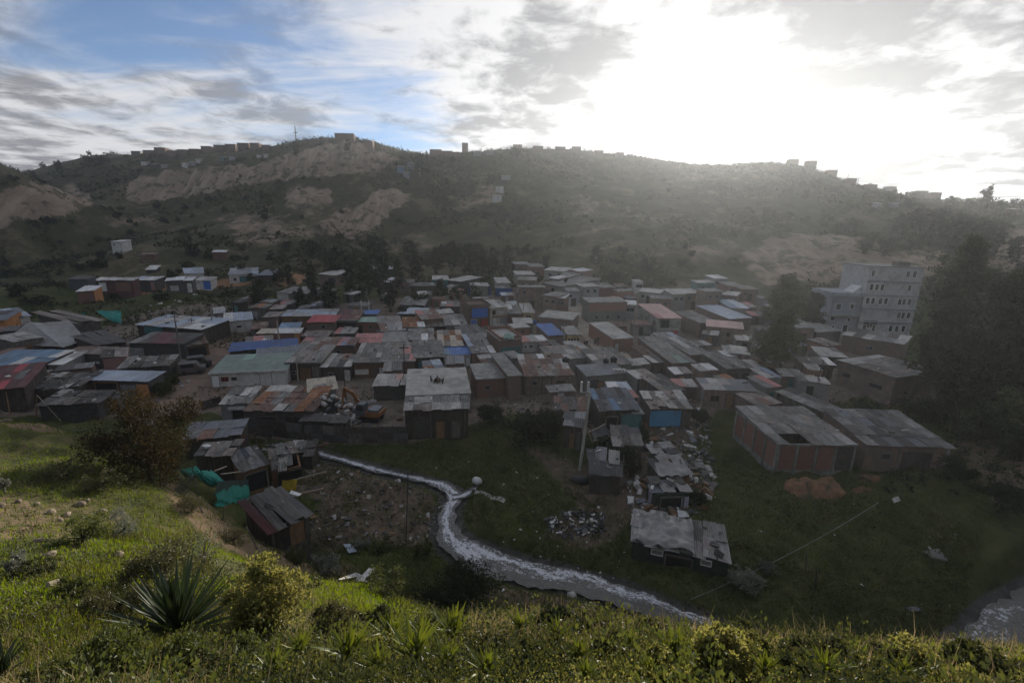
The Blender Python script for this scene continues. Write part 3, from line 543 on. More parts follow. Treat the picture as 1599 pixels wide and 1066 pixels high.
# trodden lanes
MATS['lane'] = mat('lane', (0.44, 0.38, 0.30), (0.34, 0.29, 0.23), 0.5, 0.95, 0, 0.5, (0.13, 0.105, 0.085), 0.5, 0.05); mat('brown_lane', (0.25, 0.175, 0.13), (0.17, 0.12, 0.092), 0.5, 0.95, 0, 0.5, (0.12, 0.09, 0.07), 0.5, 0.05)
drape = lambda X, Y, Z: ground(X.ravel(), Y.ravel()).reshape(X.shape) + .05
strip('dirt_street', smooth_line([(*hit(a, b), w) for a, b, w in [(888, 452, 3.2), (892, 468, 3.6), (900, 486, 4.2), (914, 508, 4.6), (932, 528, 5), (948, 545, 5), (975, 562, 3.5)]], 60), MATS['lane'], 7, drape, label='pale dirt street climbing between the brick houses')
strip('dirt_road', smooth_line([(*hit(a, b), w) for a, b, w in [(372, 528, 3.5), (345, 540, 4.5), (322, 562, 5.5), (300, 590, 6.5), (285, 622, 7), (300, 640, 5)]], 60), MATS['brown_lane'], 9, drape, label='brown dirt road curving past the long green shed')
strip('dirt_yard', smooth_line([(*hit(a, b), w) for a, b, w in [(300, 612, 4), (350, 606, 4.5), (420, 604, 3), (455, 602, 2)]], 40), MATS['brown_lane'], 7, lambda X, Y, Z: drape(X, Y, Z) + .006, label='bare dirt yard in front of the long green shed')
# ================================================================== houses
def sheet_mesh(name, k, bend, amp=0.022, seed=0):
    r = np.random.default_rng(seed); nx = k * 2 + 1; ny = 4
    V = []; 
    for j in range(ny):
        for i in range(nx):
            u, v = i / (nx - 1), j / (ny - 1)
            V.append((u - .5, v - .5, (amp if i % 2 else -amp) + bend * (math.sin(v * 5 + seed) * .5 + math.sin(u * 4 + seed * 2) * .5)))
    q = np.arange(nx * ny).reshape(ny, nx)
    return mesh_np(name, V, np.stack([q[:-1, :-1], q[:-1, 1:], q[1:, 1:], q[1:, :-1]], -1).reshape(-1, 4))
SHEETS = [sheet_mesh('corrugated_sheet', 6, b, 0.024, s) for s, b in ((1, .0), (2, .018), (3, .03), (4, .055))]
PROP = MB().box(-.5, -.5, 0, .5, .5, 1).mesh('unit_block')
weights = []      # stones, bricks and tyres that hold the roof sheets down
HOUSES = {}
def ab_frame(A, B, back, h, slope):
    a = hit(A[0], A[1], h, 40 if A[0] < 200 and A[1] > 560 else 0); z = a.z; b = atz(B[0], B[1], z); ab = (b - a).xy; 
    if isinstance(back, tuple):
        D = 5.0
        for _ in range(4):
            c = atz(back[0], back[1], z + slope * D); ac = (c - a).xy; D = ac.length
        n1 = Vector((-ab.y, ab.x)).normalized(); n2 = ac.normalized(); n = (n1 + n2).normalized() if n1.dot(n2) > -0.5 else n2
        n = (n1 * 0.7 + n2 * 1.3).normalized()
        x = Vector((n.y, -n.x)); Wd = max(ab.dot(x), ab.length * .6); D = max(ac.dot(n), ac.length * .7)
    else:
        x = ab.normalized(); n = Vector((-x.y, x.x)); Wd = ab.length
        if back < 0: D = -back
        else:
            mid = (a.xy + b.xy) / 2; lo, hi = 0.8, 16.0
            for _ in range(30):
                D = (lo + hi) / 2; p = mid + n * D; py = proj(p.x, p.y, z + slope * D)[1]
                if py > back: lo = D
                else: hi = D
    return a, x, n, Wd, D, z
def opening(r, face, kind, u, v, w, hgt, mk, Wd, D, M=None, fr=None):
    """door or window standing in one wall of house r; u along the wall 0..1, v height of its foot in metres"""
    L = Wd if face == 'F' else D
    if face == 'F': X = Matrix.Translation((u * Wd, 0, v))
    elif face == 'L': X = Matrix.Translation((0, D - u * D, v)) @ Matrix.Rotation(-math.pi / 2, 4, 'Z')
    else: X = Matrix.Translation((Wd, u * D, v)) @ Matrix.Rotation(math.pi / 2, 4, 'Z')
    if kind == 'w':
        t = 0.06; m = MB(); m.box(-w / 2, -.07, 0, -w / 2 + t, .02, hgt).box(w / 2 - t, -.07, 0, w / 2, .02, hgt).box(-w / 2 + t, -.07, 0, w / 2 - t, .02, t).box(-w / 2 + t, -.07, hgt - t, w / 2 - t, .02, hgt)
        if w > 0.8: m.box(-t / 2, -.06, t, t / 2, .01, hgt - t)
        f = m.build('window', hx(fr or 'tin_grey'), r, M=X)
        MB().box(-w / 2 + t, -.03, t, w / 2 - t, -.005, hgt - t).build('pane', hx(mk), f)
    elif kind == 'd':
        m = MB(); m.box(-w / 2, -.05, 0, w / 2, -.003, hgt); d = m.build('door', hx(mk), r, M=X)
        m = MB(); t = .07; m.box(-w / 2 - t, -.08, 0, -w / 2, .01, hgt + t).box(w / 2, -.08, 0, w / 2 + t, .01, hgt + t).box(-w / 2, -.08, hgt, w / 2, .01, hgt + t); m.build('frame', hx(fr or 'wood_dark'), d)
    elif kind == 'p':   # a painted or patched panel of the wall itself
        MB().box(-w / 2, -.045, 0, w / 2, -.002, hgt).build('wall_panel', hx(mk), r, M=X)
    elif kind == 'o':   # an open bay: a flat black panel paints the shade inside, framed by posts
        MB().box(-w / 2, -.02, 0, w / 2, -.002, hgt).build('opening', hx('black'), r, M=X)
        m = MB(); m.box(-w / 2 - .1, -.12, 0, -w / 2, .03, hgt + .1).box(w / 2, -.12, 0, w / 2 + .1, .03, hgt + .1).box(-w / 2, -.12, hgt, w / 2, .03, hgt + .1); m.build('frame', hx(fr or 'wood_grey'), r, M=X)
def house(name, label, cat, A, B, back, h, wall, roof, ops=(), slope=0.10, cols=0, rows=0, slab=False, parapet=0.0, group=None, depth=1.6, overhang=0.18, jit=1.0, stones=1.0, pmat=None, key=None, fascia=None, swall=None):
    rs = random.Random(label); 
    a, x, n, Wd, D, z = ab_frame(A, B, back, h, slope)
    Wd = max(Wd, 0.8); D = max(D, 0.8)
    cs = [a.xy, a.xy + x * Wd, a.xy + n * D, a.xy + x * Wd + n * D]; gzs = [float(ground(c.x, c.y)) for c in cs]
    base = a.z - h; zb = min(min(gzs) - base, 0) - 0.4
    r = empty(name, (a.x, a.y, base), math.atan2(x.y, x.x)); tag(r, label, cat, group)
    h2 = h + slope * D
    m = MB(); t = .14
    P = lambda X, Y, Z: (X, Y, Z)
    def wallquad(p, q, hp, hq, off):   # a wall with real thickness from p to q
        d = Vector((q[0] - p[0], q[1] - p[1])).normalized(); nn = Vector((-d.y, d.x)) * t
        pts = [(p[0], p[1], zb), (q[0], q[1], zb), (q[0], q[1], hq), (p[0], p[1], hp)]; pts += [(X + nn.x, Y + nn.y, Z) for X, Y, Z in pts]
        m.poly(pts, [(0, 1, 2, 3), (5, 4, 7, 6), (4, 0, 3, 7), (1, 5, 6, 2), (3, 2, 6, 7), (4, 5, 1, 0)])
    wallquad((0, 0), (Wd, 0), h, h, 0)
    if swall is None:
        wallquad((Wd, .003), (Wd, D), h, h2, 0); wallquad((Wd - t, D), (t, D), h2, h2, 0); wallquad((0, D), (0, t + .003), h2, h, 0)
        m.build('wall', hx(wall), r)
    else:
        m.build('wall', hx(wall), r); m = MB(); wallquad((Wd, .003), (Wd, D), h, h2, 0); wallquad((Wd - t, D), (t, D), h2, h2, 0); wallquad((0, D), (0, t + .003), h2, h, 0); m.build('wall', hx(swall), r)
    dist = (Vector((a.x, a.y, z)) - Vector(CAM)).length
    if slab:
        ov = overhang; e = MB(); s = slope
        pts = [(-ov, -ov, h + .004), (Wd + ov, -ov, h + .004), (Wd + ov, D + ov, h2 + .004), (-ov, D + ov, h2 + .004)]; pts += [(X, Y, Z + .14) for X, Y, Z in pts]
        e.poly(pts, [(0, 3, 2, 1), (4, 5, 6, 7), (0, 1, 5, 4), (1, 2, 6, 5), (2, 3, 7, 6), (3, 0, 4, 7)]); e.build('roof', hx(roof[0][0] if isinstance(roof, list) else roof), r)
        if parapet > 0:
            e = MB(); q = parapet; z0, z1 = h + .15, h2 + .15
            e.box(-.01, -.012, z0, Wd + .01, .14, z0 + q).box(-.01, D - .14, z1, Wd + .01, D + .012, z1 + q)
            e.poly([(0, .14, z0), (.14, .14, z0), (.14, D - .14, z1), (0, D - .14, z1), (0, .14, z0 + q), (.14, .14, z0 + q), (.14, D - .14, z1 + q), (0, D - .14, z1 + q)], [(0, 3, 2, 1), (4, 5, 6, 7), (0, 1, 5, 4), (1, 2, 6, 5), (2, 3, 7, 6), (3, 0, 4, 7)])
            e.poly([(Wd - .14, .14, z0), (Wd, .14, z0), (Wd, D - .14, z1), (Wd - .14, D - .14, z1), (Wd - .14, .14, z0 + q), (Wd, .14, z0 + q), (Wd, D - .14, z1 + q), (Wd - .14, D - .14, z1 + q)], [(0, 3, 2, 1), (4, 5, 6, 7), (0, 1, 5, 4), (1, 2, 6, 5), (2, 3, 7, 6), (3, 0, 4, 7)])
            e.build('parapet', hx(pmat or wall), r)
    else:
        if not isinstance(roof, list): roof = [(roof, 1)]
        cols = cols or max(1, min(8, round(Wd / (1.25 if dist < 75 else 1.9 if dist < 105 else 3.2)))); rows = rows or max(1, min(4, round(D / (2.3 if dist < 105 else 4))))
        ang = math.atan(slope); L = D / math.cos(ang) + 2 * overhang; cw = (Wd + 2 * overhang) / cols; cl = L / rows
        for i in range(cols):
            for j in range(rows):
                mk = rs.choices([k for k, w in roof], [w for k, w in roof])[0]
                if mk is None: continue
                if mk.startswith('row'): pass
                sh = rs.choices(SHEETS, [4, 4, 2 * jit, 1 * jit])[0]
                cx = -overhang + cw * (i + .5) + rs.uniform(-.05, .05) * jit; cyl = -overhang + cl * (j + .5) + rs.uniform(-.08, .08) * jit
                zz = h + .085 + slope * cyl * math.cos(ang) + j * .012 + rs.uniform(0, .03) * jit + (i % 2) * .012
                M = Matrix.Translation((cx, cyl * math.cos(ang), zz)) @ Matrix.Rotation(ang + rs.uniform(-.02, .02) * jit, 4, 'X') @ Matrix.Rotation(rs.uniform(-.02, .02) * jit, 4, 'Y') @ Matrix.Rotation(rs.uniform(-.03, .03) * jit, 4, 'Z') @ Matrix.Diagonal((cw * 1.06, cl * 1.08, 1, 1))
                obj('roof_sheet', sh, hx(mk), r, M)
                if stones and dist < 110 and rs.random() < .34 * stones:
                    wp = r.matrix_basis @ Vector((cx + rs.uniform(-.4, .4), cyl + rs.uniform(-.6, .6), zz + .03)); weights.append((wp, rs.uniform(.08, .24), rs.random()))
    if fascia: MB().box(-overhang, -overhang - .06, h - .08, Wd + overhang, -overhang + .02, h + .16).build('fascia', hx(fascia), r)
    for op in ops: opening(r, op[0], op[1], op[2], op[3], op[4], op[5], op[6], Wd, D, fr=op[7] if len(op) > 7 else None)
    HOUSES[key or label] = (r, Wd, D, h, slope)
    if 'DEBUGH' in globals(): print('H %-70s W%5.1f D%5.1f dist%6.1f base%5.1f' % (label[:70], Wd, D, dist, base))
    return r
G2 = lambda *k: [(a, b) for a, b in k]
mixed = G2(('fibro', 5), ('fibro_warm', 3), ('zinc', 2), ('pale', 1.6), ('rust', 1), ('white', .5), ('pale_pink', .3))
fib = G2(('fibro', 6), ('fibro_warm', 2), ('pale', 1.4), ('white', .4), ('zinc', 1)); grid = G2(('fibro', 8), ('pale', .5), ('fibro_warm', 1.5))  # pale and white sheets also put the roofs' highlights into the colour mix
H, S_, B_ = 'house', 'shack', 'building'
# ---- the rows of houses in the middle of the village
house('metal_roof_house', 'long house with a pale blue-grey metal roof behind the bright red roof', H, (440, 494), (522, 493), 484, 2.5, 'wood_brown', G2(('blue_grey', 5), ('zinc', 2)), [('F', 'd', .25, 0, .9, 1.9, 'wood_dark')], cols=6, rows=2)
house('red_roof_house', 'brick house with a bright crimson roof and a pale garage gate', H, (480, 503), (522, 503), 493, 2.9, 'brick_brown', 'red', [('F', 'w', .58, 1.8, .75, .55, 'window_glass'), ('F', 'd', .8, 0, 1.7, 1.25, 'plaster_grey', 'plaster_white')], cols=4, rows=1, stones=0)
house('open_bay_house', 'house with a dull maroon roof over a wide black open bay', H, (524, 500), (557, 500), 485, 2.9, 'dark_sheet', G2(('maroon', 3), ('pink', .7), ('rust', 1)), [('F', 'o', .5, 0, 3.4, 2.5, 'black', 'concrete')], cols=4, rows=2, fascia='pale')
house('green_roof_house', 'brick house with a pale green roof and one small dark window', H, (559, 503), (594, 503), 496, 2.4, 'brick', 'pale_green', [('F', 'w', .55, 1.2, .5, .6, 'window_glass'), ('F', 'd', .1, 0, .6, 1.7, 'black'), ('F', 'p', .9, 0, .8, 1.0, 'plaster_grey')], cols=3, rows=1, stones=0)
house('blue_sheet_shed', 'small shed under a bright blue sheet with two white pipes', 'shed', (563, 491), (588, 491), 485, 2.2, 'block', 'blue', cols=2, rows=1, stones=0)
house('teal_roof_shed', 'small shed with a dusty teal roof behind the long cream roof', 'shed', (436, 513), (466, 512), 505, 2.0, 'block', 'steel_blue', cols=2, rows=1, stones=0)
house('cream_roof_house', 'long brick house with a cream roof and an orange end wall', H, (402, 521), (467, 520), 514, 2.2, 'brick', G2(('cream', 5), ('white', 1)), [('F', 'p', .95, -.4, .8, 2.55, 'plaster_orange')], cols=5, rows=1, stones=.3)
house('blue_tarp_house', 'long low house under a deep blue tarpaulin roof', H, (359, 549), (463, 541), 533, 2.0, 'wood_dark', G2(('deep_blue', 1)), [('F', 'o', .3, 0, 2, 1.6, 'black'), ('F', 'd', .7, 0, .9, 1.7, 'wood_grey')], cols=5, rows=2, stones=.2)
house('long_green_shed', 'long white walled shed with a dull green metal roof', 'shed', (328, 583), (446, 578), 554, 1.9, 'plaster_white', G2(('green', 9), ('pale_green', .5)), [('F', 'd', .06, 0, .8, 1.6, 'white_paint', 'plaster_grey'), ('F', 'w', .18, .75, .9, .6, 'window_glass', 'paint_red'), ('F', 'w', .3, .8, .7, .5, 'window_glass'), ('F', 'p', .64, 0, .06, 1.75, 'plaster_grey'), ('F', 'p', .8, 0, .06, 1.75, 'plaster_grey')], cols=7, rows=3, jit=.3, stones=.1, fascia='white')
house('slate_lean_to', 'grey lean-to roof between the blue tarpaulin and the green shed', S_, (402, 556), (470, 550), 543, 2.2, 'block', 'slate', cols=4, rows=1, stones=.2)
house('ochre_door_house', 'old grey roofed house with an ochre timber door facing the yard', H, (447, 567), (500, 567), 540, 2.4, 'wood_dark', mixed, [('F', 'd', .55, 0, 1.5, 1.7, 'wood_brown'), ('F', 'p', .85, 0, .9, 1.9, 'wood_grey'), ('F', 'w', .2, .8, .6, .5, 'window_glass')], cols=5, rows=3, fascia='wood_grey')
house('pinkish_roof_house', 'house with a rusty pink roof ending in one blue sheet', H, (468, 539), (553, 539), 528, 2.4, 'brick_brown', G2(('fibro_warm', 2), ('pink', .8), ('rust', 2)), [('F', 'w', .7, 1.0, .7, .6, 'window_glass')], cols=6, rows=2)
house('blue_sheet_roof', 'small room under a light blue roof joined to the rusty pink roof', S_, (535, 539), (553, 539), 528, 2.5, 'brick', 'steel_blue', cols=1, rows=1, stones=0)
house('cluttered_roof_house', 'low house with a broken grey roof scattered with white litter', H, (503, 573), (546, 573), 554, 2.0, 'wood_dark', G2(('fibro', 5), ('pale', 2), ('rust', 1), ('dark_sheet', 1)), [('F', 'w', .3, .7, .7, .5, 'window_glass'), ('F', 'd', .9, 0, .8, 1.6, 'pale')], cols=4, rows=2, jit=2, stones=2.5)
house('salmon_roof_house', 'house with a salmon red roof behind the ribbed grey roof', H, (553, 536), (594, 535), 522, 2.3, 'brick', G2(('pink', 1)), cols=4, rows=2, stones=.2)
house('ribbed_grey_house', 'brown house with a neat ribbed grey roof and two white wall panels', H, (552, 567), (598, 566), 537, 2.2, 'wood_brown', grid, [('F', 'p', .26, .5, 1.9, .75, 'plaster_white'), ('F', 'p', .93, .35, .55, 1.1, 'plaster_white'), ('F', 'd', .7, 0, .9, 1.5, 'brick_brown')], cols=6, rows=4, jit=.4, stones=.2, fascia='fibro')
house('littered_roof_house', 'house with a littered grey roof and a white front edge', H, (596, 517), (632, 515), 495, 2.4, 'block', mixed, cols=3, rows=2, jit=2, stones=3, fascia='white')
house('dark_flat_house', 'house with a plain dark flat roof below the littered grey roof', H, (598, 535), (636, 534), 519, 2.3, 'block', 'concrete', slab=True)
house('pink_ridge_house', 'house with a grey roof crossed by a pink ridge and a white door', H, (599, 564), (647, 563), 536, 2.2, 'brick_brown', G2(('fibro', 5), ('pink', 1), ('fibro_warm', 2)), [('F', 'p', .15, 0, 1.0, 1.75, 'plaster_grey'), ('F', 'd', .4, 0, .9, 1.7, 'wood_brown')], cols=5, rows=3, fascia='white')
house('rust_patch_house', 'house with an orange rust patched roof in the back row', H, (630, 512), (662, 511), 496, 2.4, 'block', G2(('rust_orange', 3), ('fibro', 2), ('white', .6)), cols=3, rows=2, fascia='paint_teal')
house('mossy_roof_house', 'house with a weathered mossy grey roof above the skylight roof', H, (638, 531), (677, 530), 514, 2.4, 'block', fib, cols=4, rows=2)
house('skylight_house', 'dark house with white skylights in its grey roof and a teal door', H, (648, 559), (693, 557), 533, 2.3, 'wood_dark', G2(('fibro', 8), ('white', .8)), [('F', 'p', .3, 0, 1.7, 1.6, 'paint_teal'), ('F', 'd', .75, 0, .9, 1.6, 'dark_sheet')], cols=5, rows=3)
house('brown_tier_house', 'house with a brownish pink roof stepping down in two tiers', H, (660, 499), (691, 497), 485, 2.9, 'brick_brown', G2(('rust', 2), ('fibro_warm', 2), ('pink', .6)), cols=3, rows=2)
house('lower_tier_house', 'low annex with a grey roof under the brownish pink tiers', H, (664, 510), (698, 509), 500, 1.9, 'wood_dark', G2(('fibro_warm', 3), ('fibro', 2)), [('F', 'p', .5, .2, 1.8, .9, 'plaster_yellow')], cols=3, rows=1)
house('grey_back_house', 'house with a plain grey roof between brown tiers and blue house', H, (697, 508), (729, 507), 492, 2.3, 'block', fib, [('F', 'd', .3, 0, .8, 1.6, 'pale')], cols=3, rows=2)
house('orange_striped_house', 'house with orange and cream striped roof behind the small blue roof', H, (686, 541), (723, 540), 517, 2.4, 'block', G2(('rust_orange', 2), ('cream', 2), ('fibro_warm', 2)), cols=4, rows=3)
house('green_door_house', 'small white house with a blue roof and a lime green door', H, (690, 554), (735, 553), 542, 2.0, 'plaster_white', G2(('blue_grey', 1), ('steel_blue', 1), ('blue', 2)), [('F', 'd', .35, 0, .85, 1.6, 'black'), ('F', 'd', .6, 0, 1.25, 1.6, 'paint_green'), ('F', 'd', .9, 0, .6, 1.5, 'white_paint')], cols=4, rows=1, stones=.3)
house('patched_roof_house', 'brick house with a pale bluish patched roof beside the lime green door', H, (739, 552), (772, 550), 523, 2.3, 'brick', G2(('blue_grey', 2), ('fibro', 3), ('white', 1), ('slate', .6)), [('F', 'p', .55, .5, 1.9, .28, 'plaster_white')], cols=4, rows=3, jit=1.6)
house('grey_lean_house', 'low grey roof tucked in front of the blue painted house', H, (722, 522), (757, 519), 509, 2.0, 'block', G2(('fibro', 3), ('dark_sheet', 1)), cols=4, rows=1)
house('blue_painted_house', 'two storey house with a bright blue painted upper floor and red shutter', H, (732, 481), (766, 479), 471, 4.0, 'brick_brown', 'brick_brown', [('F', 'p', .5, 2.0, 3.4, 1.85, 'paint_blue'), ('F', 'w', .27, 2.45, .75, .8, 'window_glass', 'paint_blue'), ('F', 'w', .7, 2.45, .75, .8, 'window_glass', 'paint_blue'), ('F', 'd', .22, 0, 1.2, 1.6, 'paint_blue', 'plaster_white'), ('F', 'd', .72, .1, 1.5, 1.4, 'paint_red')], slab=True, parapet=.5)
house('cream_two_storey_house', 'two storey cream house with a torn whitish roof beside the blue painted one', H, (766, 481), (793, 480), 469, 3.7, 'cream', G2(('pale', 3), ('white', 2), ('fibro', 1)), [('F', 'w', .2, 2.3, .7, .9, 'window_glass', 'wood_brown'), ('F', 'w', .65, 2.4, 1.2, .8, 'plaster_white'), ('F', 'd', .25, 0, .9, 1.7, 'plaster_white'), ('F', 'd', .75, 0, 1.3, 1.6, 'tin_grey'), ('F', 'p', .5, 1.75, 2.9, .3, 'brick_brown')], cols=3, rows=2, jit=2)
house('wine_wall_house', 'house with a whitish lean-to roof over a dark wine coloured wall', H, (793, 490), (813, 490), 477, 2.4, 'maroon', G2(('white', 1), ('fibro', 2)), cols=2, rows=2)
house('yellow_wall_house', 'house with a plain pale roof and a yellowish wall with one window', H, (817, 488), (834, 488), 475, 2.2, 'plaster_yellow', 'pale', [('F', 'w', .5, .9, 1.1, .7, 'window_glass')], cols=2, rows=1, stones=0)
house('curved_slab_house', 'long brown walled house whose pale slab roof reaches the street', H, (842, 495), (893, 500), 487, 2.3, 'brick_brown', 'pale_concrete', slab=True)
house('low_slab_house', 'low house with a pale concrete roof behind the roof terrace', H, (803, 505), (832, 505), 497, 2.2, 'block', 'pale_concrete', slab=True)
house('blue_roof_corner_house', 'brown house with a vivid blue roof at the street corner', H, (857, 524), (882, 523), (836, 507), 2.5, 'brick_brown', G2(('blue', 1)), [('F', 'w', .55, .9, .6, .6, 'window_glass'), ('F', 'd', .1, 0, .7, 1.6, 'wood_dark')], cols=3, rows=3, jit=.5, stones=.2)
house('four_window_yellow_house', 'small ochre house with a row of four narrow windows on the street', H, (886, 523), (906, 523), (876, 510), 2.2, 'plaster_yellow', 'concrete', [('F', 'w', .15, .9, .38, .7, 'window_glass', 'wood_dark'), ('F', 'w', .38, .9, .38, .7, 'window_glass', 'wood_dark'), ('F', 'w', .62, .9, .38, .7, 'window_glass', 'wood_dark'), ('F', 'w', .85, .9, .38, .7, 'window_glass', 'wood_dark')], slab=True)
house('white_window_house', 'white house with four square windows and a pale pink roof', H, (816, 534), (854, 532), 525, 1.9, 'plaster_white', G2(('white', 2), ('pale', 2), ('pink', .7)), [('F', 'w', .12, .75, .5, .6, 'window_glass', 'white_paint'), ('F', 'w', .35, .75, .8, .6, 'window_glass', 'white_paint'), ('F', 'w', .66, .75, .6, .6, 'window_glass', 'white_paint'), ('F', 'w', .9, .75, .6, .6, 'window_glass', 'white_paint')], cols=3, rows=1, stones=.3)
house('pink_brick_room', 'pinkish brick rooftop room with one square window', H, (803, 513), (827, 511), 506, 2.9, 'brick', 'pale_concrete', [('F', 'w', .55, 1.9, .6, .6, 'window_glass')], slab=True)
house('roof_terrace_house', 'brick house with a walled roof terrace that carries a pale tarp', H, (781, 532), (817, 530), (757, 516), 3.2, 'brick_brown', 'pale', [('F', 'p', .5, 0, 3.6, 2.0, 'paint_teal'), ('F', 'o', .7, 0, 1, 1.7, 'black')], slab=True, parapet=.45, pmat='brick')
house('rust_roof_house', 'large house with a rust brown roof patched with white sheets', H, (820, 587), (896, 587), (806, 555), 2.6, 'wood_pink', G2(('rust', 6), ('fibro_warm', 3), ('white', 1.2), ('pale', 1)), [('F', 'p', .35, 0, .12, 2.4, 'wood_grey'), ('F', 'p', .55, 0, .12, 2.4, 'wood_grey'), ('F', 'w', .2, 1.3, .8, .6, 'window_glass'), ('F', 'd', .75, 0, 1, 1.8, 'wood_dark')], cols=7, rows=4, jit=1.4)
house('flat_roof_brick_house', 'brick house with a plain grey flat roof beside the large concrete roof', H, (745, 593), (800, 591), (733, 570), 2.5, 'brick', 'concrete', [('F', 'w', .3, 1.1, .7, .6, 'window_glass')], slab=True, parapet=.0)
house('tall_brick_house', 'long bare brick house with a high side wall next to the rust brown roof', H, (795, 588), (813, 586), (770, 553), 3.2, 'brick_brown', 'concrete', slab=True)
house('big_concrete_roof_house', 'house with a large bare concrete roof holding a heap of scrap', H, (634, 619), (735, 617), (634, 578), 2.5, 'block', 'pale_concrete', slab=True, overhang=.1)
house('timber_front_shed', 'dark timber shed with a ragged pale corrugated roof above the grass', 'shed', (632, 641), (731, 638), 621, 3.2, 'wood_dark', G2(('pale', 3), ('fibro', 4), ('fibro_warm', 1)), [('F', 'd', .55, 0, .9, 1.9, 'wood_brown'), ('F', 'd', .8, 0, .9, 1.9, 'wood_grey'), ('F', 'p', .25, 0, 1.6, 2.4, 'dark_sheet'), ('F', 'p', .4, .1, .1, 2.9, 'wood_grey'), ('F', 'p', .95, .1, .1, 2.9, 'wood_grey')], cols=7, rows=2, jit=1.5)
house('white_edged_shed', 'small shed with a pale roof and bent white sheets along its edge', 'shed', (583, 602), (632, 602), 586, 2.0, 'dark_sheet', G2(('pale', 4), ('pale_pink', .7), ('white', 1)), cols=5, rows=2, jit=2.5, stones=0)
house('rusted_workshop', 'big workshop under a patchwork roof of rusted sheets', 'workshop', (383, 641), (474, 655), (412, 604), 2.4, 'dark_sheet', G2(('rust', 5), ('rust_orange', 3), ('pale', 2), ('fibro', 1), ('maroon', .8)), [('F', 'o', .3, 0, 2, 1.7, 'black'), ('F', 'p', .7, 0, 1.5, 1.8, 'wood_dark')], cols=7, rows=4, jit=1.8, stones=.5)
house('zinc_box_shed', 'tall grey zinc shed with a cream top at the back of the rusted workshop', 'shed', (482, 612), (525, 607), 592, 3.0, 'tin_grey', G2(('cream', 3), ('pale', 2), ('zinc', 1)), cols=3, rows=2)
house('grey_yard_shack', 'small grey shack with a white awning beside the rusted workshop', S_, (344, 631), (388, 629), 607, 2.2, 'tin_grey', G2(('pale', 2), ('fibro', 3), ('white', .6)), [('F', 'p', .55, 1.5, 1.7, .35, 'white'), ('F', 'o', .6, 0, 1.1, 1.4, 'black')], cols=4, rows=2, jit=2, stones=2)
house('timber_store', 'low black timber store under the edge of the rusted workshop', 'shed', (470, 657), (540, 660), 650, 2.2, 'wood_dark', 'dark_sheet', cols=5, rows=1, jit=2)
# ---- houses right of the middle
house('slate_roof_house', 'grey block house with a flat slate roof and white blocks on its edge', H, (917, 587), (976, 583), 570, 2.5, 'block', 'slate', [('F', 'p', .2, 0, 1.2, 1.9, 'dark_sheet'), ('F', 'd', .35, 0, .8, 1.6, 'wood_brown'), ('F', 'p', .75, .2, 2.4, .12, 'concrete')], cols=4, rows=2, jit=.3, stones=0)
house('two_tank_house', 'house with a wide weathered roof carrying two black water tanks', H, (935, 571), (985, 567), (909, 546), 2.5, 'block', G2(('fibro', 3), ('fibro_warm', 3), ('pale', 1)), cols=5, rows=3)
house('single_tank_house', 'house with a mottled grey roof carrying one black water tank', H, (862, 562), (918, 560), (841, 543), 2.4, 'block', G2(('fibro', 4), ('fibro_warm', 2), ('pale', .7)), cols=5, rows=3)
house('walled_brick_house', 'brick house with a broad pale slab roof where the street bends', H, (958, 530), (989, 528), (921, 504), 2.4, 'brick', 'pale_concrete', [('F', 'd', .18, 0, .8, 1.7, 'pale')], slab=True, overhang=.08)
house('long_brick_terrace', 'long building with a brick upper wall along the upper street', B_, (921, 473), (979, 472), 465, 4.4, 'block', 'concrete', [('F', 'p', .5, 2.6, 8.6, 1.7, 'brick'), ('F', 'w', .2, 1.0, .8, .7, 'window_glass'), ('F', 'w', .5, 1.0, .8, .7, 'window_glass'), ('F', 'w', .8, 1.0, .8, .7, 'window_glass')], slab=True)
house('brick_cube_house', 'plain brick cube standing above the long brick terrace', H, (964, 455), (990, 454), 452, 2.8, 'brick', 'concrete', slab=True)
house('wine_cube_house', 'small wine red box house beside the plain brick cube', H, (934, 450), (961, 449), 446, 2.6, 'brick_red', 'concrete', slab=True)
house('pink_roof_block', 'two storey concrete house with a long pale pink metal roof', B_, (1028, 497), (1067, 498), (992, 474), 3.8, 'concrete', G2(('pale_pink', 3), ('pink', .6)), [('F', 'p', .5, 1.55, 4.0, .25, 'pale'), ('F', 'p', .75, 0, 1.5, 1.3, 'paint_red'), ('F', 'o', .3, 2.0, 1.6, 1.4, 'black'), ('L', 'w', .2, 2.2, .6, .9, 'window_glass', 'wood_brown'), ('L', 'w', .45, 2.2, .6, .9, 'window_glass', 'wood_brown'), ('L', 'p', .7, 1.6, .4, 1.6, 'pale'), ('L', 'w', .85, 2.2, .6, .9, 'window_glass', 'wood_brown')], cols=4, rows=3, jit=.3, stones=0)
house('grey_gable_house', 'brown walled house with a plain grey roof beside the pale pink roof', H, (1093, 504), (1112, 500), (1061, 487), 2.8, 'brick_brown', 'fibro', cols=3, rows=2, jit=.5, stones=0)
house('sky_blue_roof_house', 'brick house with a long light blue metal roof near the big tree', H, (1139, 498), (1168, 495), (1094, 477), 2.8, 'brick_brown', G2(('blue_grey', 1)), [('F', 'w', .5, 1.2, .7, .7, 'window_glass')], cols=3, rows=3, jit=.4, stones=0)
house('far_blue_roof_house', 'house with a short sky blue roof half behind the big tree', H, (1142, 481), (1164, 480), (1128, 467), 2.6, 'block', G2(('blue_grey', 1), ('steel_blue', .7)), cols=2, rows=2, jit=.4, stones=0)
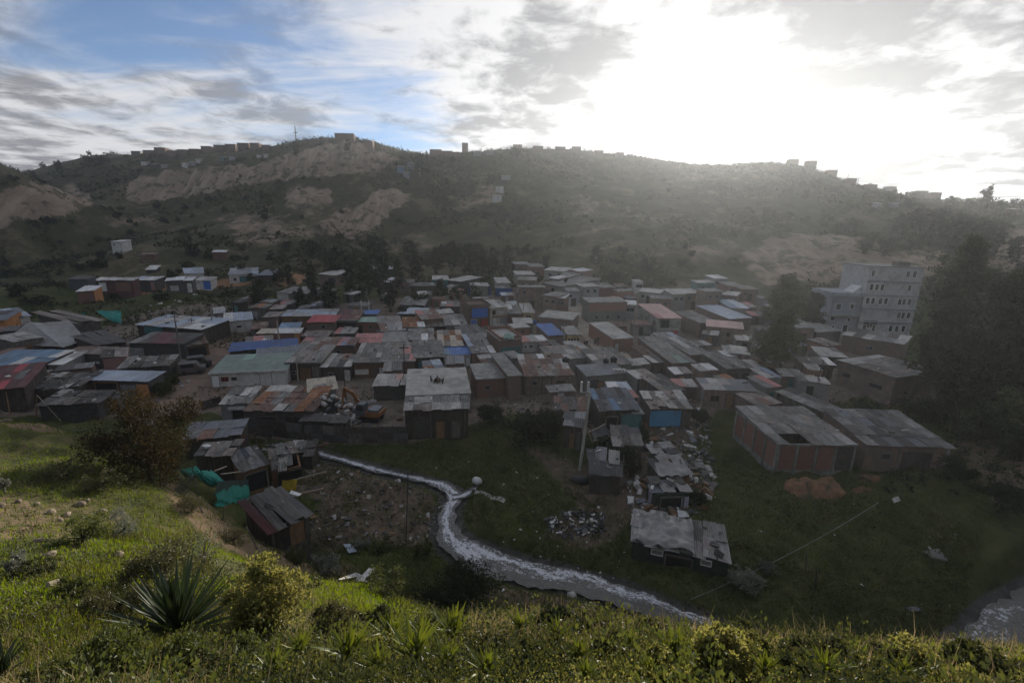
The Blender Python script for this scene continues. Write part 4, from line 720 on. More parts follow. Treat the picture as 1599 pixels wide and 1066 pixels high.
house('pink_coping_house', 'brown house with a pinkish roof edge and two tall windows', H, (1104, 509), (1160, 514), 502, 2.7, 'adobe', 'pale_pink', [('F', 'w', .22, 1.0, .7, .9, 'window_glass', 'wood_brown'), ('F', 'w', .62, 1.0, .7, .9, 'window_glass', 'wood_brown')], cols=5, rows=1, jit=.3, stones=.4)
house('long_strip_house', 'very long house with a sloping grey strip roof', H, (1078, 554), (1108, 552), (1021, 521), 2.6, 'brick_brown', G2(('fibro', 5), ('blue_grey', .5), ('pale', 1)), cols=3, rows=4, stones=.4)
house('long_greenish_house', 'long house with a greenish grey strip roof beside the sloping strip roof', H, (1050, 567), (1086, 566), (995, 527), 2.6, 'brick_brown', G2(('fibro', 4), ('green', .7), ('fibro_warm', 1)), cols=3, rows=4, stones=.4)
house('white_skylight_house', 'house with one white skylight in its grey roof below the long strips', H, (1136, 576), (1172, 573), (1097, 551), 2.5, 'dark_sheet', G2(('fibro', 8), ('white', .7)), [('F', 'o', .3, 0, 1, 1.8, 'black'), ('F', 'o', .75, 0, 1.2, 1.8, 'black')], cols=4, rows=3)
house('small_grey_annex', 'small annex with a pale crumbling roof beside the greenish strip roof', H, (1020, 566), (1046, 564), (1006, 556), 2.0, 'wood_dark', G2(('pale', 1), ('fibro', 2)), cols=3, rows=1, jit=2)
house('rust_annex', 'narrow annex with a rust brown roof near the street bend', H, (1008, 554), (1026, 552), (989, 541), 2.2, 'brick_brown', G2(('rust', 2), ('fibro_warm', 1)), cols=2, rows=2)
house('square_grey_room', 'small square room with a tilted pale grey roof', S_, (996, 591), (1015, 584), (984, 580), 2.4, 'block', G2(('fibro_warm', 1), ('pale', .6)), cols=2, rows=1)
house('brown_slope_house', 'house with a wide brown roof sloping towards the ragged roof', H, (1036, 612), (1062, 606), (1006, 588), 2.4, 'wood_dark', G2(('fibro', 3), ('fibro_warm', 3), ('dark_sheet', 1)), cols=3, rows=3)
house('dark_metal_shack', 'shack with a dark bluish metal roof hanging over the slope', S_, (938, 641), (994, 634), (925, 610), 2.6, 'wood_dark', G2(('slate', 5), ('steel_blue', .4), ('tin_dark', 1)), [('F', 'o', .3, 0, 1.2, 1.8, 'black'), ('F', 'p', .8, 0, 1.3, 1.7, 'dark_sheet')], cols=6, rows=2, slope=.2, jit=1.5)
house('bright_blue_wall_shack', 'shack with a ragged littered roof and a bright blue front wall', S_, (1016, 637), (1076, 633), (1003, 613), 2.4, 'wood_dark', G2(('fibro_warm', 3), ('pale', 2), ('fibro', 2), ('tarp_grey', 1)), [('F', 'p', .38, .25, 3.5, 1.85, 'paint_skyblue')], cols=5, rows=2, jit=3, stones=4)
house('teal_wall_shack', 'tiny shack with a torn roof and a faded teal wall', S_, (972, 648), (1003, 646), 639, 2.0, 'paint_teal', G2(('tarp_grey', 1), ('fibro', 1)), cols=2, rows=1, jit=3)
house('pole_side_hut', 'timber hut with a drooping black plastic roof behind the lamp pole', S_, (880, 665), (908, 668), 646, 2.4, 'wood_dark', G2(('tarp_black', 2), ('slate', 1)), [('F', 'p', .5, 0, .5, 1.7, 'wood_brown'), ('F', 'p', .85, 0, .4, 1.9, 'wood_grey')], cols=2, rows=2, jit=3)
house('brown_low_shack', 'low shack with a brown slatted roof under the rust roofed house', S_, (868, 640), (912, 642), 622, 1.9, 'wood_dark', G2(('rust', 2), ('dark_sheet', 3), ('wood_grey', 1)), cols=4, rows=2, jit=2.5)
house('junk_hut', 'junk covered hut with a dark doorway at the top of the path', S_, (1030, 741), (1077, 738), 716, 1.7, 'wood_dark', G2(('tarp_grey', 2), ('zinc', 2), ('tarp_black', 1)), [('F', 'o', .4, 0, 1.6, 1.4, 'black'), ('F', 'p', .85, 0, .9, 1.3, 'wood_brown')], cols=3, rows=2, jit=4, stones=5)
house('rubble_shelter', 'collapsed shelter of grey sheets behind the junk covered hut', S_, (1030, 716), (1062, 712), 698, 1.2, 'dark_sheet', G2(('zinc', 2), ('pale', 1), ('tarp_black', 1)), cols=2, rows=2, jit=5, stones=4)
house('corrugated_grey_house', 'house with a smooth blue-grey roof over a brown boarded front', H, (1102, 608), (1178, 609), (1090, 592), 2.3, 'wood_pink', G2(('slate', 1), ('zinc', 1)), [('F', 'w', .2, .7, 1.2, .9, 'window_glass', 'wood_brown'), ('F', 'd', .5, 0, .9, 1.8, 'wood_brown'), ('L', 'w', .7, .8, .9, .8, 'window_glass')], cols=5, rows=2, jit=.5)
house('brown_flat_annex', 'low annex with a brown roof between blue-grey roof and brick workshop', H, (1184, 634), (1222, 630), (1150, 616), 2.2, 'brick_brown', G2(('fibro_warm', 2), ('rust', 1)), cols=3, rows=2, stones=.4)
# ---- brick and plaster block beside the meadow
bw = house('brick_workshop', 'long red brick workshop with a hole in its grey roof', 'workshop', (1216, 693), (1351, 703), (1143, 636), 3.0, 'concrete', G2(('fibro', 5), ('fibro_warm', 2), ('zinc', 1)), (), cols=7, rows=4, jit=1.2, stones=.5, slope=.05)
hb = HOUSES['long red brick workshop with a hole in its grey roof']
for face, L, nP in (('F', hb[1], 4), ('L', hb[2], 4)):
    for i in range(nP):
        wdt = L / nP; opening(bw, face, 'p', (i + .5) / nP, .45, wdt - .36, 2.35, 'brick_red' if not (face == 'F' and i == 3) else 'dark_sheet', hb[1], hb[2])
    for i in range(nP + 1):
        u = min(max(i / nP, .012), .988); X = Matrix.Translation((u * L, 0, 0)) if face == 'F' else Matrix.Translation((0, L - u * L, 0)) @ Matrix.Rotation(-math.pi / 2, 4, 'Z')
        MB().box(-.10, -.09, -1.2, .10, -.002, 2.98).build('concrete_column', hx('concrete'), bw, M=X)
gone = [c for c in bw.children if c.name.startswith('roof_sheet') and 1.0 < c.location.x < 3.4 and c.location.y < 1.6]
for c in gone: bpy.data.objects.remove(c)
house('plaster_workshop', 'weathered pinkish plaster workshop joined to the red brick one', 'workshop', (1354, 694), (1476, 694), (1292, 640), 2.6, 'adobe', G2(('fibro', 3), ('slate', 2), ('blue_grey', .5), ('dark_sheet', 1)), [('F', 'd', .62, 0, 2.4, 2.0, 'wood_grey'), ('F', 'w', .25, 1.2, .8, .6, 'window_glass'), ('F', 'p', .97, -.5, .3, 3.0, 'pale'), ('F', 'p', .4, -.2, .12, 2.7, 'concrete')], cols=7, rows=4, jit=1.5, stones=.6)
house('strip_roof_store', 'narrow store with a dark strip roof behind the red brick workshop', 'shed', (1296, 648), (1318, 641), (1214, 613), 2.2, 'wood_dark', G2(('fibro', 2), ('dark_sheet', 2)), cols=2, rows=4)
house('stained_adobe_house', 'big stained adobe house with two dark slit windows', H, (1311, 563), (1399, 590), -7.0, 3.4, 'adobe', G2(('fibro', 4), ('fibro_warm', 2), ('pale', .6)), [('F', 'w', .18, 1.4, 1.0, .6, 'window_glass', 'wood_dark'), ('F', 'w', .72, 1.3, 1.6, .5, 'window_glass', 'wood_dark')], cols=7, rows=3, jit=1.4, stones=1.5, slope=.06)
house('brown_terrace_house', 'low brown brick house with torn pale sheets below the tall apartment block', H, (1316, 523), (1408, 538), -5.0, 2.8, 'brick_brown', G2(('pale', 1), ('fibro', 2), ('dark_sheet', 2)), [('F', 'w', .5, 1.0, .9, .7, 'window_glass')], cols=6, rows=2, jit=2)
house('dark_wall_house', 'dark walled house at the foot of the tall apartment block', H, (1275, 519), (1313, 517), -6.0, 2.8, 'tin_dark', 'concrete', slab=True)  # walls in plain dark tin under a concrete slab
house('pale_pillar_house', 'narrow pale brick house between the big tree and dark walled house', H, (1241, 512), (1272, 513), -4.0, 3.6, 'adobe', 'concrete', [('F', 'd', .5, 0, .9, 2.6, 'wood_dark')], slab=True)
house('scrap_lean_to', 'open scrap yard lean-to with white and red sheets on top', S_, (1252, 567), (1302, 571), -3.0, 2.2, 'wood_dark', G2(('white', 1), ('dark_sheet', 3), ('red', .6)), [('F', 'o', .4, 0, 1.8, 1.6, 'black')], cols=4, rows=1, jit=3)
house('tree_side_house', 'house with a grey roof below the trunk of the big tree', H, (1185, 545), (1232, 548), 533, 2.2, 'block', G2(('fibro', 2), ('dark_sheet', 1)), cols=3, rows=1)
# ---- crumpled shed on the meadow
house('crumpled_roof_shed', 'low dark green shed with a crumpled grey roof on the meadow', 'shed', (988, 846), (1137, 873), (994, 800), 1.3, 'tarp_netting', G2(('zinc', 3), ('fibro', 3), ('tarp_grey', 1)), [('F', 'w', .27, .7, .8, .45, 'plaster_grey', 'white_paint'), ('F', 'w', .78, .7, .7, .45, 'plaster_grey', 'white_paint'), ('F', 'o', .5, 0, 1.6, .9, 'black')], cols=8, rows=2, jit=2.5, stones=1.6, slope=.12)
# ---- the left part of the village
house('teal_long_roof_house', 'long house with a dusty teal roof ending in a white strip', H, (-40, 571), (60, 571), 548, 2.2, 'wood_dark', G2(('steel_blue', 6), ('white', .6)), cols=6, rows=2, stones=.3)
house('white_end_house', 'short house with a whitish roof joined to the dusty teal roof', H, (52, 570), (97, 569), 551, 2.2, 'plaster_grey', G2(('white', 2), ('pale', 1)), cols=3, rows=2, jit=.4, stones=0)
house('maroon_roof_house', 'wide house with a striped maroon roof by the hillside fence', H, (-40, 612), (33, 606), (-6, 574), 2.2, 'wood_dark', G2(('maroon', 6), ('red', .4), ('fibro', 1), ('pale', .4)), cols=5, rows=3, stones=.5)
house('dark_box_hut', 'dark walled box hut with a thin brown roof', S_, (97, 553), (160, 554), 543, 2.2, 'tin_dark', G2(('rust', 1), ('fibro_warm', 2), ('dark_sheet', 1)), [('F', 'w', .85, .9, .5, .35, 'white_paint')], cols=4, rows=2, jit=2)
house('lavender_roof_hut', 'open fronted hut with a flat lavender grey metal roof', S_, (129, 593), (231, 595), 581, 2.1, 'tin_dark', G2(('blue_grey', 1)), [('F', 'p', .9, 0, 1.4, 1.7, 'plaster_orange'), ('F', 'o', .35, 0, 2.6, 1.8, 'black', 'wood_brown'), ('F', 'p', .68, 0, 1.8, 1.6, 'tin_grey')], cols=4, rows=1, jit=.4, stones=.4)
house('orange_panel_hut', 'tiny hut with a bright orange side panel beside the brown tree', S_, (146, 622), (182, 622), 613, 1.6, 'tin_dark', G2(('tin_dark', 1)), [('F', 'p', .75, -.3, 1.1, 1.7, 'plaster_orange')], cols=2, rows=1)
house('maroon_edge_house', 'long dark house with a thin maroon roof and a pale end wall', H, (202, 535), (286, 537), 521, 2.3, 'tin_dark', G2(('maroon', 3), ('dark_sheet', 2), ('fibro', 1)), [('F', 'p', .12, 0, 2.0, 1.5, 'plaster_grey')], cols=6, rows=2)
house('striped_sheet_house', 'house with a striped white and blue sheet roof over teal netting', H, (214, 507), (315, 515), 496, 2.3, 'wood_dark', G2(('white', 2), ('blue_grey', 2), ('pale', 2)), [('F', 'p', .25, .9, 3.8, 1.3, 'paint_teal'), ('F', 'o', .7, 0, 3, 1.4, 'black')], cols=7, rows=2, jit=1.5)
house('slate_white_house', 'small white walled house with a dark maroon and slate roof', H, (300, 512), (336, 509), 497, 2.1, 'plaster_white', G2(('slate', 2), ('maroon', 1)), [('F', 'd', .55, 0, .8, 1.5, 'tin_grey')], cols=3, rows=2)
house('pale_hillside_hut', 'whitish hut with a bluish roof beside a dark bush', S_, (351, 502), (393, 499), 489, 2.2, 'plaster_white', G2(('blue_grey', 2), ('white', 1)), [('F', 'w', .5, .9, .8, .4, 'window_glass')], cols=3, rows=1)
house('debris_roof_shack', 'wide shack roof heaped with planks and debris near the dirt road', S_, (186, 576), (264, 571), 557, 1.8, 'wood_grey', G2(('fibro', 3), ('wood_grey', 2), ('dark_sheet', 2)), cols=5, rows=2, jit=3, stones=4)
house('brick_end_shack', 'shack with a pale broken brick end beside the dark walled box', S_, (160, 560), (196, 556), 546, 2.0, 'plaster_pink', G2(('fibro_warm', 1), ('wood_grey', 1)), cols=2, rows=1, jit=3, stones=2)
house('roadside_stall', 'open roadside stall of rough timber beside the dirt road', S_, (286, 541), (325, 536), 528, 1.8, 'wood_brown', G2(('rust', 1), ('fibro_warm', 2)), [('F', 'o', .5, 0, 2.4, 1.4, 'black')], cols=3, rows=1, jit=2)
house('plank_roof_shack', 'shack with loose grey planks for a roof below the maroon roof', S_, (38, 610), (120, 606), 585, 1.6, 'wood_dark', G2(('wood_grey', 3), ('fibro', 2), ('dark_sheet', 3), ('pale', .4)), cols=6, rows=3, jit=4, stones=4)
house('fence_side_shack', 'dark low shack right behind the hillside fence posts', S_, (60, 632), (150, 630), 612, 1.8, 'tin_dark', G2(('dark_sheet', 3), ('wood_grey', 2), ('fibro', 1)), cols=5, rows=2, jit=3, stones=3)
house('black_roof_hut', 'hut with a dark bluish roof and white wall at the upper edge', S_, (8, 497), (46, 493), 483, 2.2, 'plaster_white', G2(('slate', 2), ('blue_grey', 1)), cols=3, rows=2)
house('orange_wall_hut', 'hut with an orange earthen wall beside the grey tarpaulin tent', S_, (-30, 502), (8, 500), 486, 2.6, 'plaster_orange', G2(('dark_sheet', 1), ('slate', 1)), cols=3, rows=2)
house('teal_frame_hut', 'small hut of grey sheets between teal tarpaulins', S_, (118, 506), (156, 500), 488, 2.0, 'tin_dark', G2(('tarp_grey', 1), ('zinc', 1), ('fibro_warm', 1)), cols=3, rows=1, jit=3)
house('brown_back_shack', 'low brown shack below the teal tarpaulins', S_, (150, 540), (196, 532), 521, 1.8, 'wood_dark', G2(('fibro_warm', 1), ('dark_sheet', 2)), cols=3, rows=1, jit=2)
# ---- huts along the ochre terrace
house('dark_terrace_hut', 'dark hut at the start of the ochre terrace', S_, (106, 436), (136, 436), 432, 2.4, 'slate', 'tin_dark', cols=2, rows=1)
house('white_door_terrace_hut', 'long terrace hut with a pale roof and one white door', S_, (144, 438), (206, 438), 434, 2.7, 'maroon', G2(('pale', 2), ('white', 1)), [('F', 'p', .12, 0, 2.6, 2.4, 'tin_dark'), ('F', 'd', .24, 0, 1.6, 2.2, 'white_paint'), ('F', 'p', .75, 0, 3.4, 2.2, 'brick_red')], cols=5, rows=1, jit=2)
house('blue_front_terrace_hut', 'terrace hut with a bluish white roof and pink corner', S_, (204, 438), (240, 438), 432, 2.6, 'tin_dark', G2(('blue_grey', 1), ('white', 1)), [('F', 'p', .92, 0, .9, 2.2, 'plaster_pink')], cols=3, rows=1, jit=2)
house('orange_side_hut', 'red walled hut with a white roof and an orange lit side', S_, (120, 455), (144, 455), (126, 446), 2.8, 'brick_red', G2(('white', 1)), [('R', 'p', .5, 0, 3.0, 2.4, 'plaster_orange')], cols=2, rows=1, swall='plaster_orange')  # orange is in the side and back walls' colour; the front is red brick
house('white_junk_hut', 'whitewashed hut patched with white sheets on the terrace', S_, (258, 439), (300, 438), 433, 2.6, 'tin_dark', G2(('white', 2), ('pale', 1)), [('F', 'p', .3, .3, 1.6, 1.2, 'plaster_white'), ('F', 'p', .87, -.2, .9, 2.2, 'plaster_white')], cols=3, rows=1, jit=3)
house('blue_curtain_hut', 'white hut with a hanging blue sheet at the end of the terrace', S_, (303, 438), (328, 438), 433, 2.5, 'plaster_white', 'pale', [('F', 'p', .78, 0, 1.8, 2.3, 'paint_blue')], cols=2, rows=1)
house('gabled_white_hut', 'white and sky blue hut with a pointed roof and a flag', S_, (289, 427), (318, 426), 419, 2.2, 'plaster_white', G2(('white', 1), ('blue_grey', 1)), cols=2, rows=1, slope=.35)
house('green_front_house', 'long white house with greenish shutters on the terrace', H, (357, 429), (402, 428), 419, 2.6, 'plaster_white', G2(('zinc', 2), ('blue_grey', 1)), [('F', 'p', .55, .3, 3.0, 1.8, 'paint_teal'), ('F', 'w', .2, .8, .8, .8, 'window_glass')], cols=4, rows=2)
house('dark_end_house', 'dark timber hut beside the long white house with greenish shutters', S_, (402, 430), (424, 430), 422, 2.4, 'wood_dark', 'slate', cols=2, rows=1)
house('white_wall_grey_house', 'grey block house with one white wall under dark trees', H, (434, 457), (478, 459), 449, 3.2, 'block', 'concrete', [('F', 'p', .17, 1.2, 2.6, 2.2, 'plaster_white')], cols=3, rows=1)
house('white_cube_hut', 'lone white cube hut high on the grassy slope', S_, (173, 377), (188, 377.5), -3.5, 4.2, 'plaster_white', 'white', [('F', 'w', .3, 2.9, .6, .6, 'window_glass')], cols=1, rows=1)
house('small_red_hut', 'small red hut with a white roof alone on the slope', S_, (331, 394), (352, 394), 391, 2.2, 'brick_red', 'white', cols=2, rows=1)
house('brown_slope_hut', 'low brown hut alone in the grass above the terrace', S_, (218, 398), (240, 398), 395, 2.8, 'rust', 'rust', cols=2, rows=1)
house('white_sheet_hut', 'tiny hut covered by one tilted white sheet above the terrace', S_, (228, 421), (243, 421), 415, 1.3, 'tin_dark', 'white', cols=1, rows=1, slope=.3)
# ---- the back of the village under the trees
house('open_porch_hut', 'pale roofed hut with an open porch among the dark trees', S_, (497, 428), (524, 430), 422, 3.0, 'adobe', G2(('pale', 1)), [('F', 'o', .75, 0, 2.0, 2.2, 'black')], cols=2, rows=1)
house('long_pale_roof_hut', 'hut with a long narrow pale roof in front of dark trees', S_, (586, 421), (623, 420), 416, 2.4, 'wood_dark', G2(('pale', 1), ('blue_grey', 1)), cols=3, rows=1)
house('white_tilted_hut', 'hut with a tilted whitish roof just under the long narrow pale roof', S_, (596, 440), (614, 441), 434, 2.3, 'tin_dark', 'white', cols=2, rows=1)
house('square_window_hut', 'brown hut with one square black window', S_, (613, 441), (641, 442), 437, 2.6, 'adobe', 'fibro_warm', [('F', 'w', .55, .9, .9, .9, 'window_glass')], cols=2, rows=1)
house('long_low_hut', 'long low hut with a pale roof edge behind the tilted grey roofs', S_, (641, 446), (688, 446), 442, 2.4, 'wood_dark', 'fibro', cols=3, rows=1, fascia='pale')  # walls in plain dark timber with a pale fascia
house('tilted_grey_hut', 'hut with two tilted grey roof sheets in front of dark trees', S_, (624, 475), (662, 476), 466, 2.2, 'tin_dark', G2(('zinc', 1), ('fibro', 1)), cols=2, rows=1, jit=5)
house('red_rag_hut', 'small hut hung with blue and red rags', S_, (623, 490), (655, 492), 481, 2.0, 'tin_dark', G2(('fibro', 1), ('blue_grey', 1)), [('F', 'p', .25, .4, 1.0, 1.0, 'steel_blue'), ('F', 'p', .65, .1, 1.6, .6, 'paint_red')], cols=2, rows=1, jit=3)
house('green_clad_hut', 'hut clad in faded green sheets under the trees', S_, (676, 437), (700, 437), 431, 2.8, 'paint_teal', 'pale', cols=2, rows=1)
house('slanted_roof_hut', 'hut with a slanted pale roof beside the faded green hut', S_, (699, 437), (719, 440), 432, 2.4, 'wood_dark', 'pale', cols=2, rows=1)
house('cream_panel_hut', 'low hut with a cream front panel near the blue site fence', S_, (700, 448), (717, 448), 445, 2.4, 'cream', 'fibro', cols=2, rows=1)
house('grey_roofs_hut', 'low hut with a lumpy grey roof just behind the blue site fence', S_, (735, 447), (762, 447), 442, 2.6, 'block', G2(('pale', 1), ('fibro', 1)), cols=3, rows=1, jit=3)
house('pale_block_hut', 'pale block hut behind the second blue fence panel', S_, (777, 442), (796, 442), 434, 2.6, 'plaster_grey', 'pale', cols=2, rows=1)
BK = [('brick hut with rooftop clutter at the very top of the street', (804, 413), (828, 413), 409, 3.2, 'brick_brown', 'concrete'), ('red brick house next to the hut at the street top', (828, 417), (850, 417), 412, 3.4, 'brick_red', 'concrete'), ('pale roofed house under the top brick hut', (807, 429), (835, 429), 424, 3.0, 'block', 'pale'),
      ('brown house with a white roof edge under the pale roofed house', (808, 437), (836, 438), 433, 3.2, 'brick_brown', 'fibro_warm'), ('tall blank pink and brown house beside the blue fence', (811, 449), (851, 449), 446, 5.0, 'adobe', 'concrete'), ('brown house with a bright white eave above the street', (848, 461), (870, 464), 457, 4.0, 'adobe', 'fibro'), ('small brown house whose white eave touches the street', (869, 465), (881, 466), 460, 4.0, 'brick_brown', 'white'),
      ('house with a long sloping grey roof above the white eaves', (849, 441), (880, 447), 434, 2.8, 'block', 'fibro'), ('house with a white slanted eave high above the street', (857, 434), (871, 436), 430, 3.0, 'brick_brown', 'white'), ('low pale roofed row at the upper end of the street', (850, 422), (882, 424), 418, 2.8, 'block', 'pale'), ('pinkish house under a bright white roof', (904, 424), (926, 422), 420, 3.6, 'plaster_pink', 'white'),
      ('grey block house left of the pinkish white roofed one', (884, 430), (905, 430), 426, 3.4, 'block', 'concrete'), ('lilac grey house facing the top of the street', (911, 448), (936, 447), 443, 4.0, 'plaster_grey', 'pale'), ('bluish house at the narrow street mouth', (888, 455), (905, 455), 450, 3.6, 'plaster_bluegrey', 'fibro'), ('flat roofed brown house beyond the lilac grey house', (890, 446), (911, 446), 441, 3.0, 'brick_brown', 'pale'),
      ('white mesh walled hut below the misty slope', (993, 440), (1004, 440), 437, 3.0, 'plaster_white', 'pale'), ('long low grey house behind the brick cube', (998, 455), (1030, 458), 452, 2.8, 'block', 'pale'), ('brown house with two black doorways behind the pale pink roof', (1018, 466), (1048, 467), 462, 3.4, 'brick_brown', 'fibro'), ('boxy grey house with a rooftop frame', (1050, 459), (1071, 459), 452, 4.2, 'block', 'pale'), ('pale roofed brown house left of the tall blank block', (1072, 458), (1096, 457), 452, 4.0, 'brick_brown', 'pale'),
      ('tall blank brown block behind the light blue roof', (1102, 456), (1128, 455), 451, 5.0, 'adobe', 'concrete'), ('teal walled hut at the foot of the misty cliff', (1090, 442), (1116, 442), 438, 3.4, 'paint_teal', 'pale'), ('pale roofed hut highest under the misty cliff', (1116, 435), (1136, 435), 430, 3.2, 'plaster_grey', 'white'), ('brown house with a whitish slope behind the sky blue roof', (1129, 460), (1150, 462), 456, 3.0, 'brick_brown', 'pale'), ('mauve house beside the teal walled hut', (1136, 446), (1160, 446), 441, 3.0, 'plaster_pink', 'fibro'),
      ('dusky house between the big tree and the misty cliff', (1160, 452), (1184, 452), 447, 3.0, 'brick_brown', 'fibro_warm'), ('low brick house with a doorway below the lilac grey house', (975, 475), (992, 476), 470, 3.4, 'plaster_grey', 'white')]
for i, (lb, A, B, bk, h, w, rf) in enumerate(BK):
    house('hillside_house', lb, H, A, B, bk, h, w, rf, [('F', 'w', .3, h - 1.5, .9, .8, 'window_glass'), ('F', 'w', .72, h - 1.5, .9, .8, 'window_glass')] if i % 3 != 1 else [('F', 'd', .5, 0, 1.0, 1.9, 'wood_dark'), ('F', 'w', .2, h - 1.4, .8, .7, 'window_glass')], slab=(rf == 'concrete'), cols=2, rows=1)
# ---- shanties at the foot of the near hillside
house('red_banner_shack', 'shack with a slate and rust roof and a red lettered banner', S_, (287, 687), (372, 683), (300, 664), 1.9, 'wood_dark', G2(('slate', 3), ('rust', 1.5), ('fibro', 1)), cols=4, rows=2, jit=2)
house('brown_roof_shack', 'shack with a flat brown-grey roof below the red banner', S_, (306, 713), (362, 709), 692, 1.8, 'wood_dark', G2(('fibro_warm', 2), ('fibro', 1), ('maroon', .5)), cols=4, rows=2, jit=2.5)
house('ribbed_shack', 'shack with a ribbed dark grey roof beside the teal tarpaulins', S_, (378, 737), (420, 728), (352, 712), 1.9, 'wood_brown', G2(('slate', 1), ('zinc', 2), ('fibro', 2)), [('F', 'o', .5, 0, 1.5, 1.5, 'black')], cols=5, rows=2, jit=1)
house('collapsed_shack', 'half collapsed shack with pale planks and a yellow tarp', S_, (424, 737), (472, 734), (405, 706), 1.5, 'wood_brown', G2(('fibro', 2), ('fibro_warm', 1), ('wood_grey', 2), (None, .8)), [('F', 'o', .6, 0, 1.8, 1.2, 'black')], cols=4, rows=2, jit=5, stones=3)
house('broken_shed', 'broken shed roof of grey sheets by the foaming stream', S_, (428, 712), (486, 711), 694, 1.3, 'wood_dark', G2(('fibro', 2), ('zinc', 1), ('wood_grey', 2), (None, .6)), cols=4, rows=2, jit=5, stones=3)
house('maroon_striped_shack', 'lone shack with a maroon striped grey roof below the hillside', S_, (423, 829), (485, 803), (376, 790), 1.5, 'wood_grey', G2(('zinc', 2), ('fibro', 2), ('maroon', 1), ('pale', 1)), [('F', 'p', .3, 0, .9, 1.3, 'wood_dark'), ('F', 'd', .65, 0, .8, 1.3, 'wood_brown')], cols=5, rows=1, jit=1.8, stones=1.2)
house('plastic_slope_shack', 'sagging black plastic covered shack on the slope below the lamp pole', S_, (922, 742), (968, 746), 706, 1.7, 'dark_sheet', G2(('tarp_black', 3), ('slate', 1), ('tarp_grey', .5)), [('F', 'p', .3, 0, .8, 1.3, 'wood_grey')], cols=3, rows=2, jit=4, stones=5)
house('path_side_shack', 'dark timber shack beside the path under the teal walled one', S_, (958, 694), (1003, 697), 668, 2.0, 'wood_dark', G2(('tarp_black', 2), ('fibro', 1), ('zinc', 1), ('wood_grey', 1)), [('F', 'o', .6, 0, 1, 1.5, 'black')], cols=3, rows=2, jit=4, stones=5)
house('lower_junk_shack', 'low junk shack with a sagging sheet in front of the junk covered hut', S_, (1024, 772), (1076, 770), 750, 1.3, 'tarp_netting', G2(('tarp_grey', 2), ('slate', 1), ('dark_sheet', 2)), [('F', 'o', .5, 0, 1.8, 1.0, 'black'), ('F', 'p', .9, 0, .6, 1.0, 'cloth_lilac')], cols=3, rows=2, jit=4, stones=5)
SHK = {}
def near_name(p, verb=True):
    nb = min((h_ for h_ in HOUSES.values() if not h_[0].name.startswith('hillside')), key=lambda h_: (h_[0].matrix_basis @ Vector((h_[1] / 2, h_[2] / 2, 0)) - Vector(p)).xy.length)
    c = nb[0].matrix_basis @ Vector((nb[1] / 2, nb[2] / 2, 0)); d = Vector(p).xy - c.xy; nm = nb[0].name.split('.')[0].replace('_', ' ')
    return ('%s the %s' % ('beside' if abs(d.x) > abs(d.y) else 'behind' if d.y > 0 else 'in front of', nm))
# ---- small shacks wedged into the gaps of the packed village
_foot = [(h_[0].matrix_basis.inverted(), h_[1], h_[2]) for h_ in HOUSES.values()]
def _free(x, y, a, w, d, pad=.15):
    c, s = math.cos(a), math.sin(a)
    for u in np.linspace(0, w, 4):
        for v in np.linspace(0, d, 4):
            q = Vector((x + c * u - s * v, y + s * u + c * v, 0))
            for Mi, W_, D_ in _foot:
                l = Mi @ q
                if -pad < l.x < W_ + pad and -pad < l.y < D_ + pad: return False
    return True
_zone = [(330, 480), (700, 455), (860, 440), (1000, 450), (1200, 480), (1290, 530), (1330, 600), (1180, 640), (1110, 650), (860, 650), (640, 612), (560, 600), (450, 600), (340, 530)]
_zone2 = [(-20, 500), (120, 520), (230, 520), (250, 560), (190, 640), (-20, 640)]
_lane = [DIRT[0][0], DIRT[1][0], [(520, 605), (640, 605), (640, 690), (520, 690)]]
_r = random.Random(21); _n = 0; _t = 0
_hl = list(HOUSES.values())
